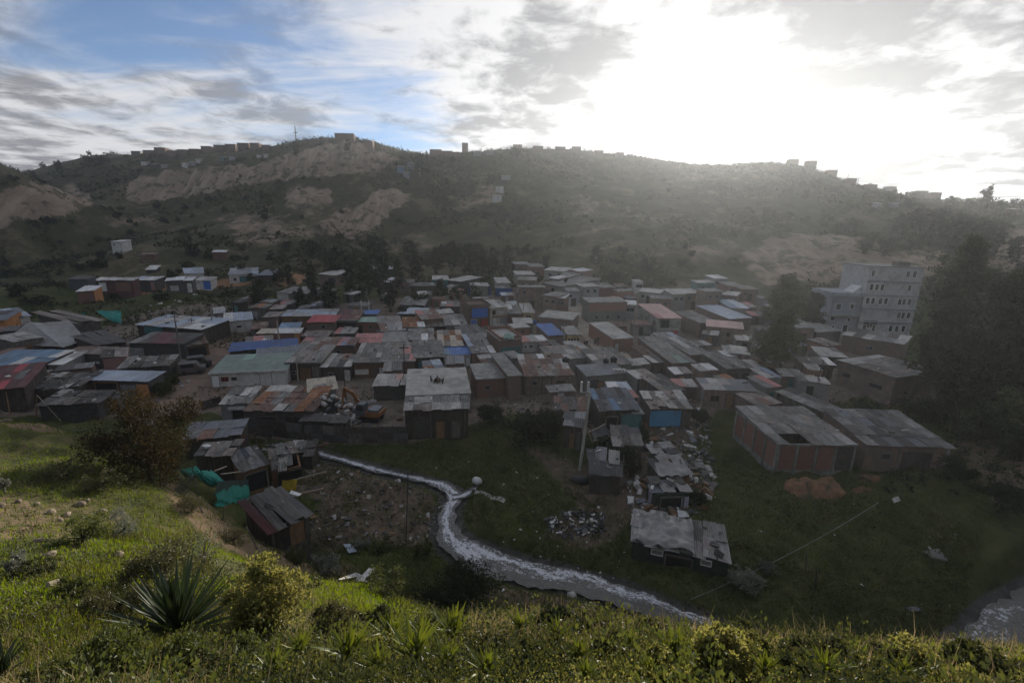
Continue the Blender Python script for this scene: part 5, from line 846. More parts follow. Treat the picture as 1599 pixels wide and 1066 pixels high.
while _n < 95 and _t < 30000:
    _t += 1; zn = _zone if _r.random() < .8 else _zone2
    px, py = _r.uniform(-20, 1330), _r.uniform(440, 660); P1 = (np.array([px]), np.array([py]))
    if not inpoly(*P1, zn)[0] or any(inpoly(*P1, L_)[0] for L_ in _lane): continue
    p = hit(px, py); nb = min(_hl, key=lambda h_: (h_[0].location.xy - p.xy).length); a = nb[0].rotation_euler.z + _r.uniform(-.12, .12); w, d = _r.uniform(1.8, 4.2), _r.uniform(1.8, 4.5)
    if p.y > 118 or not _free(p.x, p.y, a, w, d): continue
    c, s = math.cos(a), math.sin(a); ok = True
    for u, v in ((0, 0), (w, 0), (w / 2, d)):
        qx, qy = p.x + c * u - s * v, p.y + s * u + c * v; q2 = proj(qx, qy, p.z)
        if any(inpoly(np.array([q2[0]]), np.array([q2[1]]), L_)[0] for L_ in _lane): ok = False
    if not ok: continue
    h = _r.uniform(1.6, 2.3); r = empty('patched_shack', (p.x, p.y, p.z), a); _foot.append((r.matrix_basis.inverted(), w, d)); _n += 1
    wk = _r.choice(['wood_dark', 'brick_brown', 'block', 'tin_dark', 'dark_sheet', 'brick', 'adobe', 'wood_grey', 'wood_pink']); base_k = _r.choice(['fibro', 'fibro_warm', 'zinc', 'fibro', 'rust', 'pale'])
    lb = 'small %s roofed %s shack %s' % ({'fibro': 'grey', 'fibro_warm': 'brownish', 'zinc': 'tin', 'rust': 'rusty', 'pale': 'pale'}[base_k], {'wood_dark': 'dark timber', 'brick_brown': 'brown brick', 'block': 'block', 'tin_dark': 'dark tin', 'dark_sheet': 'black walled', 'brick': 'red brick', 'adobe': 'tan', 'wood_grey': 'grey timber', 'wood_pink': 'pinkish timber'}[wk], near_name(p)); tag(r, lb, S_, lb.replace('small', 'alike')); SHK.setdefault(lb, []).append(r)
    MB().box(0, 0, -.8, w, d, h).build('wall', hx(wk), r)
    MB().box(w * .3, -.04, 0, w * .3 + .8, -.003, min(1.6, h - .1)).build('door', hx(_r.choice(['wood_brown', 'black', 'tin_grey', 'wood_grey', 'pale', 'paint_teal'])), r)
    nx = max(1, round(w / 1.4)); ny = max(1, round(d / 2.3))
    for i in range(nx):
        for j in range(ny):
            obj('roof_sheet', _r.choice(SHEETS), hx(base_k if _r.random() < .6 else _r.choice(['fibro', 'rust', 'pale', 'zinc', 'dark_sheet', 'rust_orange', 'white', 'slate', 'pale', 'pink', 'blue_grey'])), r, Matrix.Translation((w * (i + .5) / nx + _r.uniform(-.1, .1), d * (j + .5) / ny + _r.uniform(-.1, .1), h + .1 + .02 * j + .06 * (i % 2) + .09 * d * (j + .5) / ny)) @ Matrix.Rotation(.09 + _r.uniform(-.04, .04), 4, 'X') @ Matrix.Rotation(_r.uniform(-.05, .05), 4, 'Y') @ Matrix.Rotation(_r.uniform(-.06, .06), 4, 'Z') @ Matrix.Diagonal((w / nx * 1.12, d / ny * 1.15, 1, 1)))
            if _r.random() < .8: weights.append((r.matrix_basis @ Vector((w * _r.random(), d * _r.random(), h + .2)), _r.uniform(.1, .3), 0))
for lb, rs_ in SHK.items():
    if len(rs_) == 1: del rs_[0]['group']
# ---- houses along the ridge: far, small, alike
for i, (x, y, w, hh, wm) in enumerate([(212, 240, 14, 3, 'dark_sheet'), (232, 242, 16, 4, 'brick_brown'), (250, 240, 17, 5, 'brick'), (268, 243, 15, 4, 'brick_brown'), (286, 241, 14, 4, 'brick'), (303, 240, 15, 4, 'brick_brown'), (322, 238, 15, 5, 'brick'), (342, 235, 16, 5, 'brick'), (360, 235, 16, 6, 'brick_brown'), (380, 233, 18, 6, 'brick'), (398, 233, 14, 5, 'adobe'), (415, 234, 12, 4, 'brick'), (225, 258, 9, 3, 'plaster_white'), (240, 262, 10, 3, 'dark_sheet'), (256, 263, 9, 3, 'plaster_grey'), (288, 260, 8, 3, 'plaster_white'), (300, 258, 8, 3, 'plaster_grey'), (309, 254, 6, 3, 'plaster_white'), (346, 251, 8, 3, 'paint_teal'), (362, 250, 8, 3, 'plaster_bluegrey'), (404, 247, 6, 3, 'plaster_white'), (415, 246, 6, 3, 'plaster_white'),
        (490, 226, 16, 4, 'adobe'), (533, 221, 20, 6, 'adobe'), (548, 219, 9, 5, 'adobe'), (575, 228, 14, 4, 'adobe'), (680, 243, 18, 5, 'brick_brown'), (698, 243, 16, 4, 'brick'), (712, 245, 12, 4, 'brick'), (726, 238, 9, 8, 'brick'), (745, 243, 12, 4, 'plaster_grey'), (765, 242, 12, 4, 'plaster_grey'), (808, 233, 14, 4, 'adobe'), (840, 235, 16, 4, 'adobe'), (875, 236, 16, 4, 'adobe'), (900, 238, 14, 5, 'brick_brown'), (935, 242, 14, 4, 'adobe'), (968, 245, 12, 4, 'adobe'), (1240, 254, 14, 4, 'adobe'), (1268, 258, 14, 5, 'brick_brown'), (1300, 272, 14, 4, 'adobe'), (1330, 286, 14, 4, 'adobe'), (1362, 296, 14, 4, 'adobe'), (1392, 299, 14, 4, 'plaster_grey'), (1440, 302, 18, 4, 'plaster_grey'), (1462, 305, 16, 4, 'plaster_grey'), (780, 300, 12, 4, 'plaster_white'), (776, 314, 14, 4, 'plaster_white'), (790, 280, 14, 3, 'plaster_grey'), (625, 268, 10, 4, 'steel_blue'), (640, 262, 10, 4, 'plaster_grey'), (634, 275, 9, 3, 'plaster_bluegrey'), (1372, 324, 10, 3, 'plaster_grey'), (1398, 324, 10, 3, 'plaster_grey'), (1585, 338, 12, 4, 'brick_brown')]):
    hh *= .7; wm = {'adobe': 'brick_brown', 'brick': 'brick_brown'}.get(wm, wm) if y < 310 else wm; wm = 'brick_brown' if (x > 1430 and y > 300) else wm
    p = hit(x - w / 2, y + 1, 0); q = atz(x + w / 2, y + 1, p.z) if y > 380 else None
    wd = px_size(p, w); d = ray(x + w / 2, y + 1); tt = (p.y - CAM[1]) / d[1]; q = Vector(CAM + d * tt)
    r = empty('ridge_house', (p.x, p.y, p.z - .3), 0); ridge = y < 250 or (x > 1200 and y < 310)
    white = wm in ('plaster_white',)
    what = {'dark_sheet': 'dark', 'brick': 'reddish brick', 'brick_brown': 'brown', 'adobe': 'tan', 'plaster_white': 'white', 'plaster_grey': 'pale grey', 'paint_teal': 'teal', 'plaster_bluegrey': 'bluish grey', 'steel_blue': 'blue'}[wm]
    where = 'on the ridge above the long cliff' if x < 430 and ridge else 'just under the ridge by the long cliff' if x < 430 else 'on the skyline near the cliff end' if x < 620 and ridge else 'on the dip of the ridge' if x < 770 and ridge else 'on the hazy ridge beside the sun glare' if x < 1000 and ridge else 'on the ridge sloping down from the glare' if ridge else 'below the dip of the ridge' if y < 276 else 'on the misty middle slope' if x < 1000 else 'beneath the sloping ridge'
    lb = '%s %s standing %s' % (what, 'house' if ridge else 'hut', where)
    tag(r, lb, H, 'far ' + lb)
    hh *= 1.15; dp = max(3.0, wd * .7)
    MB().box(0, 0, -2.5, wd, dp, hh).build('wall', hx(wm), r)
    e = MB(); e.poly([(-.2, -.2, hh + .01), (wd + .2, -.2, hh + .01), (wd + .2, dp + .2, hh + .5), (-.2, dp + .2, hh + .5), (-.2, -.2, hh + .15), (wd + .2, -.2, hh + .15), (wd + .2, dp + .2, hh + .65), (-.2, dp + .2, hh + .65)], [(0, 3, 2, 1), (4, 5, 6, 7), (0, 1, 5, 4), (1, 2, 6, 5), (2, 3, 7, 6), (3, 0, 4, 7)]); e.build('roof', hx('fibro' if ridge else 'pale'), r)
    for u in (): MB().box(u * wd - .6, -.03, hh * .45, u * wd + .6, -.003, hh * .75).build('window', hx('window_glass'), r)
# ---- apartment block
def flats():
    a = hit(1337, 522, 0); zb = a.z; b = Vector((0, 0, 0)); 
    B = atz(1416, 524, zb); ab = (B - a).xy; x = (ab.normalized() + Vector((1, -.12)).normalized()).normalized(); Wd = ab.length * 1.0
    r = empty('apartment_block', (a.x, a.y, zb), math.atan2(x.y, x.x)); tag(r, 'tall grey apartment block with rows of windows below the cliff', 'building')
    top = None
    for hh in np.arange(6, 20, .1):
        if proj(a.x, a.y, zb + hh)[1] < 417: top = hh; break
    top = top or 13.0; nf = 5; fh = top / nf; D = 8.0
    MB().box(0, 0, -1.5, Wd, D, top).build('wall', hx('plaster_pale'), r)
    MB().box(-.15, -.15, top + .004, Wd + .15, D + .15, top + .2).build('roof', hx('concrete'), r)
    for k in range(1, nf): MB().box(-.12, -.22, k * fh - .12, Wd + .12, -.003, k * fh + .1).build('ledge', hx('plaster_bluegrey'), r)
    MB().box(Wd * .6, 1, top + .2, Wd * .8, 3, top + 1.0).build('roof_hut', hx('dark_sheet'), r)
    rows = {4: (.08, .72, .84), 3: (.1, .2, .3, .8), 2: (.08, .18, .32, .42, .68, .76, .86), 1: (.72, .8, .9), 0: (.12, .3, .62, .74, .86)}
    for k, us in rows.items():
        for u in us: opening(r, 'F', 'w', u, k * fh + .8, .75, 1.25, 'window_glass', Wd, D, fr='white_paint')
    opening(r, 'F', 'w', .22, 1 * fh - 1.2, 2.6, 1.5, 'window_glass', Wd, D, fr='plaster_bluegrey')
    # lower wing
    m = Wd * .55; h3 = top * .56
    wng = MB().box(-m, .5, -1.5, -.02, 7.0, h3).build('wing', hx('plaster_bluegrey'), r)
    MB().box(-m - .5, -.2, h3 + .004, -.03, 7.2, h3 + .75).build('wing_roof', hx('plaster_bluegrey'), r)
    MB().box(-m - .5, -.35, h3 * .48, -.03, .497, h3 * .48 + .2).build('balcony', hx('plaster_grey'), r)
    for (u, v, w, h) in ((.25, .6, 1.1, 1.2), (.72, .62, .8, 1.1), (.12, .3, .9, .9), (.7, .28, .6, .9), (.2, .05, .6, .9), (.62, .0, 1.0, 1.5)):
        X = Matrix.Translation((-m + u * m, .5, h3 * v + .3)); t = .07
        e = MB(); e.box(-w / 2, -.07, 0, -w / 2 + t, .0, h).box(w / 2 - t, -.07, 0, w / 2, .0, h).box(-w / 2 + t, -.07, 0, w / 2 - t, .0, t).box(-w / 2 + t, -.07, h - t, w / 2 - t, .0, h); f = e.build('window', hx('white_paint'), r, M=X); MB().box(-w / 2 + t, -.035, t, w / 2 - t, -.004, h - t).build('pane', hx('window_glass'), f)
    for u in (.05, .97): MB().tube([(-m + u * m - .3, .0, h3 * .48 + .2), (-m + u * m - .3, .0, h3)], .1, 6).build('column', hx('plaster_bluegrey'), r)
    MB().poly([(-m * .28, 1, h3 + .75), (-.1, 1, h3 + .75), (-.1, 4, h3 + .75), (-m * .28, 4, h3 + .75), (-.1, 1, h3 + 2.0), (-.1, 4, h3 + 2.0)], [(0, 1, 4), (3, 5, 2), (0, 4, 5, 3), (1, 2, 5, 4), (0, 3, 2, 1)]).build('stair_cover', hx('white'), r)
flats()
# ================================================================== things in and around the village
def tarp(name, label, C, mt, nx=16, ny=10, sag=.15, wr=.08, cat='tarpaulin', parent=None, seed=1, edge=0.0, th=.012):
    C = [Vector(c) for c in C]; V = []
    for j in range(ny):
        for i in range(nx):
            u, v = i / (nx - 1), j / (ny - 1); p = C[0].lerp(C[1], u).lerp(C[3].lerp(C[2], u), v)
            nz = float(fbm(np.array([u * 3.3 + seed * 7]), np.array([v * 2.4]), 3, seed)[0]); n2 = float(fbm(np.array([u * 9 + seed * 3]), np.array([v * 2.0]), 2, seed + 5)[0]); n2 += .9 * (.25 - abs(float(fbm(np.array([u * 5 + v * 3 + seed]), np.array([v * 5 - u * 2]), 3, seed + 9)[0])))
            p = p + Vector((0, -.3 * nz * wr * 4, -sag * 4 * u * (1 - u) * (.4 + v * (1 - v) * 2.4) + wr * 2.2 * nz + wr * 1.4 * n2 - edge * v * v * abs(math.sin(u * 9 + seed)))); V.append(tuple(p))
    q = np.arange(nx * ny).reshape(ny, nx); Fq = np.stack([q[:-1, :-1], q[1:, :-1], q[1:, 1:], q[:-1, 1:]], -1).reshape(-1, 4)
    V = np.array(V); n = len(V); V2 = np.concatenate([V, V - np.array([0, 0, th])]); F2 = np.concatenate([Fq, Fq[:, ::-1] + n])
    o = obj(name, mesh_np(name, V2, F2, True), hx(mt), parent)
    if parent is None: tag(o, label, cat)
    return o
def hp(px, py, h): return hit(px, py, h)
def seg(p, q, n=2): return [Vector(p).lerp(Vector(q), i / (n - 1)) for i in range(n)]
def cable_pts(p, q, sag, n=14): return [Vector(p).lerp(Vector(q), i / n) - Vector((0, 0, sag * 4 * (i / n) * (1 - i / n))) for i in range(n + 1)]
# ---- grey tarpaulin tent on the left
t = empty('tarpaulin_tent', hit(70, 540, 0)); tag(t, 'large sagging tent of grey tarpaulin over a dark store', 'tent'); T0 = Vector(t.location)
L = lambda v: Vector(v) - T0
tarp('tarp_sheet', None, [L(hp(46, 503, 3.4)), L(hp(108, 500, 3.4)), L(hp(134, 529, 1.7)), L(hp(98, 542, 1.2))], 'tarp_grey', 20, 14, .35, .12, parent=t, seed=3)
tarp('tarp_sheet', None, [L(hp(46, 503, 3.38)), L(hp(98, 542, 1.18)), L(hp(40, 538, 1.3)), L(hp(0, 536, 1.5))], 'tarp_grey', 18, 14, .25, .1, parent=t, seed=5)
for q in ((46, 503, 3.4), (108, 500, 3.4), (98, 542, 1.2), (0, 536, 1.5), (134, 529, 1.7)):
    p = hp(*q); MB().tube([L(p - Vector((0, 0, q[2] + .4))), L(p)], .05, 6).build('post', hx('wood_grey'), t)
MB().box(-5, .5, 0, 5, 3.5, 1.2).build('store', hx('dark_sheet'), t)
# ---- teal tarpaulins
tarp('teal_tarp', 'teal tarpaulin arched over poles at the upper huts', [hp(150, 486, 2.6), hp(189, 485, 2.6), hp(189, 505, .5), hp(176, 503, .6)], 'tarp_teal', 22, 14, -.3, .3, seed=2)
tarp('teal_tarp', 'small teal tarpaulin side beside the grey sheet hut', [hp(116, 492, 2.2), hp(134, 487, 2.4), hp(132, 500, .8), hp(120, 500, .8)], 'tarp_teal', 10, 8, .1, .1, seed=4)
tarp('teal_tarp', 'bright teal tarpaulin draped from the ribbed shack roof', [hp(298, 731, 2.0), hp(328, 733, 2.1), hp(353, 750, 1.7), hp(322, 757, 1.0)], 'tarp_teal', 26, 18, .2, .24, seed=6, edge=.15)
tarp('teal_tarp', 'darker teal tarpaulin corner hanging beside the brown tree', [hp(280, 733, 1.5), hp(300, 730, 1.8), hp(304, 745, .8), hp(288, 744, .7)], 'tarp_teal', 12, 8, .1, .12, seed=7)
tarp('teal_tarp', 'teal tarpaulin wall hanging above the lone striped shack', [hp(336, 770, 1.3), hp(388, 757, 1.5), hp(390, 781, .25), hp(338, 790, .1)], 'tarp_teal', 26, 16, .05, .3, seed=8)
tarp('shade_netting', 'black netting stretched between the two teal tarpaulins', [hp(340, 752, 1.9), hp(388, 748, 1.9), hp(388, 762, 1.2), hp(334, 774, 1.0)], 'tarp_netting', 12, 8, .05, .08, cat='netting', seed=9)
tarp('teal_tarp', 'small teal rag caught on the brown tree side of the shacks', [hp(302, 706, 1.7), hp(316, 710, 1.7), hp(318, 720, 1.0), hp(303, 715, 1.1)], 'tarp_teal', 8, 6, .05, .12, seed=10)
tarp('yellow_tarp', 'yellow plastic tarp hanging from the half collapsed shack', [hp(441, 750, 1.3), hp(464, 747, 1.3), hp(462, 765, .4), hp(441, 768, .3)], 'tarp_yellow', 12, 10, .1, .14, seed=11)
b = tarp('red_banner', 'torn red banner with white lettering hanging from the slate shack', [hp(344, 683, 1.9), hp(382, 680, 1.9), hp(381, 699, .7), hp(348, 697, .7)], 'cloth_red', 14, 10, .05, .07, cat='banner', seed=12)
bp_ = [hp(344, 683, 1.9), hp(382, 680, 1.9), hp(381, 699, .7), hp(348, 697, .7)]
def onb(u, v, off=-.10): return bp_[0].lerp(bp_[1], u).lerp(bp_[3].lerp(bp_[2], u), v) + Vector((0, off, 0))
for (u0, v0, u1, v1) in ((.38, .2, .62, .32), (.36, .4, .58, .52), (.40, .6, .66, .72), (.62, .2, .68, .7), (.36, .2, .41, .5)):
    MB().poly([onb(u0, v0), onb(u1, v0), onb(u1, v1), onb(u0, v1), onb(u0, v0, -.08), onb(u1, v0, -.08), onb(u1, v1, -.08), onb(u0, v1, -.08)], [(0, 1, 2, 3), (7, 6, 5, 4), (0, 4, 5, 1), (1, 5, 6, 2), (2, 6, 7, 3), (3, 7, 4, 0)]).build('lettering', hx('white_paint'), b)
tarp('lilac_cloth', 'pale lilac cloth hanging beside the dark path near the junk hut', [hp(1013, 764, 1.3), hp(1020, 764, 1.3), hp(1023, 785, .1), hp(1012, 785, .1)], 'cloth_lilac', 8, 8, .02, .06, cat='cloth', seed=13)
tarp('roof_tarp', 'pale green tarp heaped on the brick roof terrace', [hp(787, 522, 4.1), hp(802, 521, 4.1), hp(803, 530, 3.5), hp(786, 530, 3.5)], 'pale_green', 10, 8, -.4, .2, seed=14)
tarp('crumpled_tarp', 'crumpled grey plastic draped over the low meadow shed', [hp(996, 801, 1.9), hp(1080, 809, 2.0), hp(1085, 861, 1.55), hp(985, 846, 1.45)], 'tarp_grey', 44, 32, -.05, .34, seed=15, edge=.2)
tarp('grey_plastic', 'sagging grey plastic sheet on top of the junk covered hut', [hp(1022, 722, 2.1), hp(1072, 724, 2.1), hp(1075, 740, 1.9), hp(1028, 741, 1.9)], 'tarp_grey', 18, 10, .1, .14, seed=16, edge=.1)
tarp('black_plastic', 'black plastic sheet sagging over the wreckage beside the lamp pole', [hp(922, 671, 1.7), hp(944, 662, 1.9), hp(956, 679, 1.6), hp(928, 686, 1.4)], 'tarp_black', 12, 10, .25, .06, seed=17)
for A, B, lb in (((919, 674, 1.6), (945, 661, 2.0), 'pale bent pole along the top of the black plastic sheet'), ((919, 674, 1.6), (925, 690, 1.0), 'pale bent pole down the side of the black plastic sheet'), ((927, 688, 1.4), (960, 676, 1.6), 'pale pole along the lower edge of the black plastic sheet')):
    tag(MB().tube(cable_pts(hp(*A), hp(*B), .08, 5), .05, 6).build('bent_pole', hx('wood_pale')), lb, 'pole')
# ---- the wooden wall in front of the yard
def board_fence(label, pts, hgt, cell, rows, seed=1):
    P = [hit(*q) for q in pts]; r = empty('board_fence', P[0]); tag(r, label, 'fence'); rs = random.Random(seed); o = Vector(P[0])
    for p, q in zip(P[:-1], P[1:]):
        d = (q - p); Ln = d.xy.length; n = max(1, round(Ln / cell)); a = math.atan2(d.y, d.x)
        for i in range(n):
            s = p.lerp(q, (i + .5) / n) - o; M0 = Matrix.Translation(s) @ Matrix.Rotation(a, 4, 'Z')
            for j in range(rows):
                w = Ln / n; hh = hgt / rows
                MB().box(-w / 2 + .01, -.03 - .02 * rs.random(), -hh / 2 + .012, w / 2 + rs.uniform(-.02, .1), .012, hh / 2 + rs.uniform(0, .06)).build('board', hx(rs.choice(['tin_dark', 'wood_dark', 'tin_dark', 'dark_sheet', 'wood_grey'])), r, M=M0 @ Matrix.Translation((0, -.05 * rs.random(), hh * (j + .5) - .15)) @ Matrix.Rotation(rs.uniform(-.03, .03), 4, 'Y'))
            MB().box(-.05, .015, -.5, .05, .11, hgt + rs.uniform(-.1, .15)).build('post', hx('wood_dark'), r, M=M0 @ Matrix.Translation((-Ln / n / 2 + .06, .01, 0)))
    return r
board_fence('tall dark board fence closing the yard with the white sacks', [(545, 693), (636, 692)], 2.0, 1.5, 3, 3)
board_fence('lower dark fence of mixed sheets under the rusted workshop', [(388, 676), (470, 686), (543, 692)], 1.9, 1.4, 2, 5)
board_fence('rough timber fence around the dirt lane corner', [(316, 640), (345, 632)], 1.2, 1.2, 2, 7)
for i, (x0, x1, y, lb) in enumerate([(731, 767, 461, 'longer blue site fence under the dark trees'), (774, 800, 463, 'shorter blue site fence beside the blank pink house')]):
    a = hit(x0, y); b = hit(x1, y); b.z = a.z; r = empty('site_fence', a, math.atan2(b.y - a.y, b.x - a.x)); tag(r, lb, 'fence'); Ln = (b - a).length; n = 5 if i == 0 else 4
    for k in range(n): obj('fence_panel', SHEETS[k % 2], hx('deep_blue'), r, Matrix.Translation(((k + .5) * Ln / n, 0, 1.0)) @ Matrix.Rotation(math.pi / 2, 4, 'X') @ Matrix.Diagonal((Ln / n * 1.03, 2.2, 1, 1)))
    for k in range(n + 1): MB().tube([(k * Ln / n, .06, -.5), (k * Ln / n, .06, 2.2)], .05, 6).build('post', hx('wood_dark'), r)
# ---- lamp and utility poles
def pole(label, base, top_py, rad=.12, mt='concrete', arm=None, lean=0.0, name='utility_pole', cat='utility pole', px_top=None):
    p = hit(*base); 
    for hh in np.arange(.5, 14, .05):
        if proj(p.x, p.y, p.z + hh)[1] < top_py: break
    r = empty(name, p); tag(r, label, cat)
    MB().tube([(0, 0, -.5), (lean * .5, 0, hh * .5), (lean, 0, hh)], [rad, rad * .85, rad * .7], 10).build('shaft', hx(mt), r)
    if arm == 'lamp':
        MB().box(-.35, -.05, hh - .12, .35, .05, hh).build('crossarm', hx('tin_grey'), r)
        for sx in (-.3, .3): 
            b = MB().box(sx - .08, -.18, hh + .01, sx + .08, .12, hh + .95).build('lamp_head', hx('white_plastic'), r)
    elif arm == 'cross':
        MB().box(-.6, -.05, hh - .5, .6, .05, hh - .4).build('crossarm', hx('wood_dark'), r)
        for sx in (-.5, 0, .5): MB().lathe([(.03, 0), (.05, .08), (.03, .16)], 8, (sx, 0, hh - .4)).build('insulator', hx('white_plastic'), r)
    return r, Vector((p.x + lean, p.y, p.z + hh))
poles = {}
for k, a in {'lamp': ('tall grey pole with a pair of pale lamp heads beside the grass', (905, 735), 612, .16, 'pale_concrete', 'lamp'),
             'road1': ('tall grey pole standing beside the dirt road', (283, 560), 490, .12, 'concrete', 'cross'), 'road2': ('shorter pole between striped sheet house and dirt road', (303, 527), 496, .11, 'concrete', 'cross'), 'road3': ('concrete pole next to the white walled slate house', (334, 525), 488, .12, 'concrete', 'cross'),
             'yellow': ('pale yellow post standing on the deep blue tarpaulin house', (438, 552), 500, .13, 'wood_pale', None), 'mid': ('thin dark pole in front of the pink ridge house', (633, 606), 538, .07, 'wood_dark', 'cross'), 'tin': ('slim pole at the yellow walled house', (817, 500), 466, .08, 'concrete', None), 'corner': ('pole at the corner of the vivid blue roof', (879, 545), 505, .11, 'concrete', 'cross'),
             'court1': ('thin leaning dark pole behind the broad slab roof', (939, 520), 492, .07, 'wood_dark', None), 'court2': ('second thin pole on the broad slab roof, nearer the pink block', (972, 520), 498, .06, 'wood_dark', None), 'bend': ('pole at the outer corner of the walled brick house', (988, 535), 492, .09, 'concrete', None), 'yard': ('timber pole behind the zinc box shed', (541, 632), 592, .09, 'wood_dark', None), 'yard2': ('pale post beside the ochre timber door', (466, 597), 552, .08, 'wood_pale', None),
             'slope': ('leaning pole at the corner of the boarded blue-grey house', (1091, 660), 606, .09, 'concrete', None), 'white1': ('white pipe rising from the bright blue sheet, nearer the maroon roof', (565, 494), 468, .07, 'white_paint', None), 'white2': ('white pipe rising from the bright blue sheet, nearer the trees', (577, 494), 468, .07, 'white_paint', None), 'roofpole': ('pole beside the light blue metal roof', (1114, 510), 492, .07, 'wood_dark', None), 'lean': ('short pole standing in the scrap yard by the adobe house', (1270, 615), 562, .09, 'wood_grey', None)}.items():
    kw = {'lean': .5} if k in ('lamp', 'lean') else {}
    poles[k] = pole(*a, **kw)[1]
for a, b, sg in (('road1', 'road3', .6), ('road1', 'road2', .4), ('road3', 'yellow', .8), ('yellow', 'mid', 1.0), ('mid', 'corner', 1.2), ('corner', 'tin', .5), ('corner', 'bend', .6), ('lamp', 'mid', 1.5), ('lamp', 'slope', 1.0), ('slope', 'bend', 1.0)):
    tag(MB().tube(cable_pts(poles[a], poles[b], sg), .015, 4).build('power_cable', hx('wire')), 'thin power cable from the %s to the %s' % ({'road1': 'road side pole', 'road2': 'striped house pole', 'road3': 'slate house pole', 'yellow': 'yellow post', 'mid': 'pink ridge pole', 'corner': 'blue roof pole', 'tin': 'yellow wall pole', 'bend': 'brick corner pole', 'lamp': 'lamp pole', 'slope': 'leaning pole'}[a], {'road2': 'striped house pole', 'road3': 'slate house pole', 'yellow': 'yellow post', 'mid': 'pink ridge pole', 'corner': 'blue roof pole', 'tin': 'yellow wall pole', 'bend': 'brick corner pole', 'slope': 'leaning pole'}[b]), 'cable')
p = hit(463, 226); r = empty('radio_mast', p); tag(r, 'thin radio mast rising from the skyline', 'mast'); MB().tube([(0, 0, -1), (0, 0, 10)], [.35, .2], 6).build('shaft', hx('dark_sheet'), r); MB().box(-1.2, -.1, 6.2, 1.2, .1, 6.6).build('crossarm', hx('dark_sheet'), r)
for i, (x, y0, h, lb) in enumerate([(405, 237, 5, 'thin bare pole on the ridge above the cliff'), (1323, 281, 8, 'thin bare pole on the ridge below the glare'), (1340, 284, 8, 'second thin bare pole lower on the sloping ridge'), (627, 240, 9, 'thin bare pole in the dip of the ridge')]):
    p = hit(x, y0 + 1); r = tag(MB().tube([(0, 0, -1), (0, 0, h * .55)], .14, 6).build('ridge_pole', hx('dark_sheet')), lb, 'pole'); r.location = p
# fence posts, cables and stakes
def post(label, base, top, rad=.05, mt='wood_grey', name='fence_post', cat='post', z=None):
    p = hit(*base) if z is None else atz(*base, z); d = ray(*top); s = (p.y - CAM[1]) / d[1]; q = Vector(CAM + d * s)
    o = MB().tube([p - Vector((0, 0, .3)), p, p.lerp(q, .5), q], [rad, rad, rad * .9, rad * .8], 7).build(name, hx(mt)); return tag(o, label, cat)
post('thick leaning fence post at the grassy brow above the maroon roof', (16, 648), (9, 612), .06, 'wood_brown'); post('upright fence post holding the diagonal brace', (57, 652), (57, 616), .05, 'wood_brown'); post('long diagonal brace leaning on the fence post', (95, 657), (58, 617), .04, 'wood_pale'); post('thin fence post beside the pale leaning stick', (100, 655), (98, 626), .04, 'wood_grey'); post('pale leaning stick at the hillside fence', (112, 645), (104, 621), .05, 'wood_pale'); post('low sloping stick at the picture edge of the brow', (16, 648), (-6, 638), .04, 'wood_pale')
post('short dark stake in the meadow under the cable', (1258, 893), (1259, 866), .05, 'wood_dark'); post('dark stake with a pale tip in the meadow', (1273, 920), (1275, 889), .05, 'wood_dark'); post('tall bare dead stem on the rubble bank', (634, 850), (637, 738), .05, 'wood_grey', 'dead_stem', 'dead tree')
post('pale board nailed across the top of the dead stem', (628, 745), (645, 732), .06, 'wood_pale', 'nailed_board', 'board', z=4.2) if False else None
for i, (b, t_, lb) in enumerate([((317, 800), (300, 768), 'bare stick leaning on the slope under the teal tarpaulin'), ((348, 812), (350, 790), 'short stick standing on the bare brown slope'), ((402, 858), (385, 822), 'long stick leaning behind the lone striped shack'), ((345, 718), (344, 690), 'thin pole among the shacks below the banner'), ((465, 735), (466, 715), 'thin pole beside the yellow tarp'), ((463, 690), (463, 680), 'short stake near the stream bend')]): post(lb, b, t_, .035, 'wood_grey', 'stick', 'stick')
tag(MB().tube(cable_pts(hit(1076, 946) + Vector((0, 0, .5)), hp(1372, 784, 1.0), .5, 20), .02, 5).build('guy_cable', hx('concrete')), 'long pale cable stretched diagonally over the meadow', 'cable')
a = hit(-30, 1000); b = hit(345, 998); tag(MB().tube(cable_pts(a + Vector((0, 0, .12)), b + Vector((0, 0, .25)), .12, 16), .006, 4).build('fence_wire', hx('wire')), 'thin dark wire running low past the big agave', 'wire')
a2 = hit(560, 985); tag(MB().tube(cable_pts(hit(350, 1000) + Vector((0, 0, .3)), a2 + Vector((0, 0, .3)), .1, 16), .005, 4).build('fence_wire', hx('wire')), 'thin wire between the agave and the yellow-green bush', 'wire')
for i, (A, B, lb) in enumerate([((447, 752, .9), (508, 736, 1.5), 'longest pale pole lying across the half collapsed shack'), ((455, 750, .8), (490, 742, 1.1), 'shorter pale pole beside the longest one'), ((448, 775, .2), (505, 762, .3), 'pale plank on the ground under the yellow tarp'), ((440, 772, .25), (478, 770, .25), 'reddish plank lying near the yellow tarp'), ((335, 735, 1.9), (353, 728, 2.0), 'pale roof beam over an open shack frame'), ((345, 740, 1.9), (376, 736, 1.9), 'pale cross beam in front of the ribbed roof'), ((425, 694, 1.5), (460, 709, 1.4), 'bare beam on the broken shed'), ((470, 696, 1.2), (500, 708, .8), 'dark beam sliding towards the stream')]):
    tag(MB().tube(seg(hp(*A), hp(*B), 3), .05, 6).build('loose_pole', hx('wood_pale' if i not in (3, 7) else 'wood_brown')), lb, 'pole')
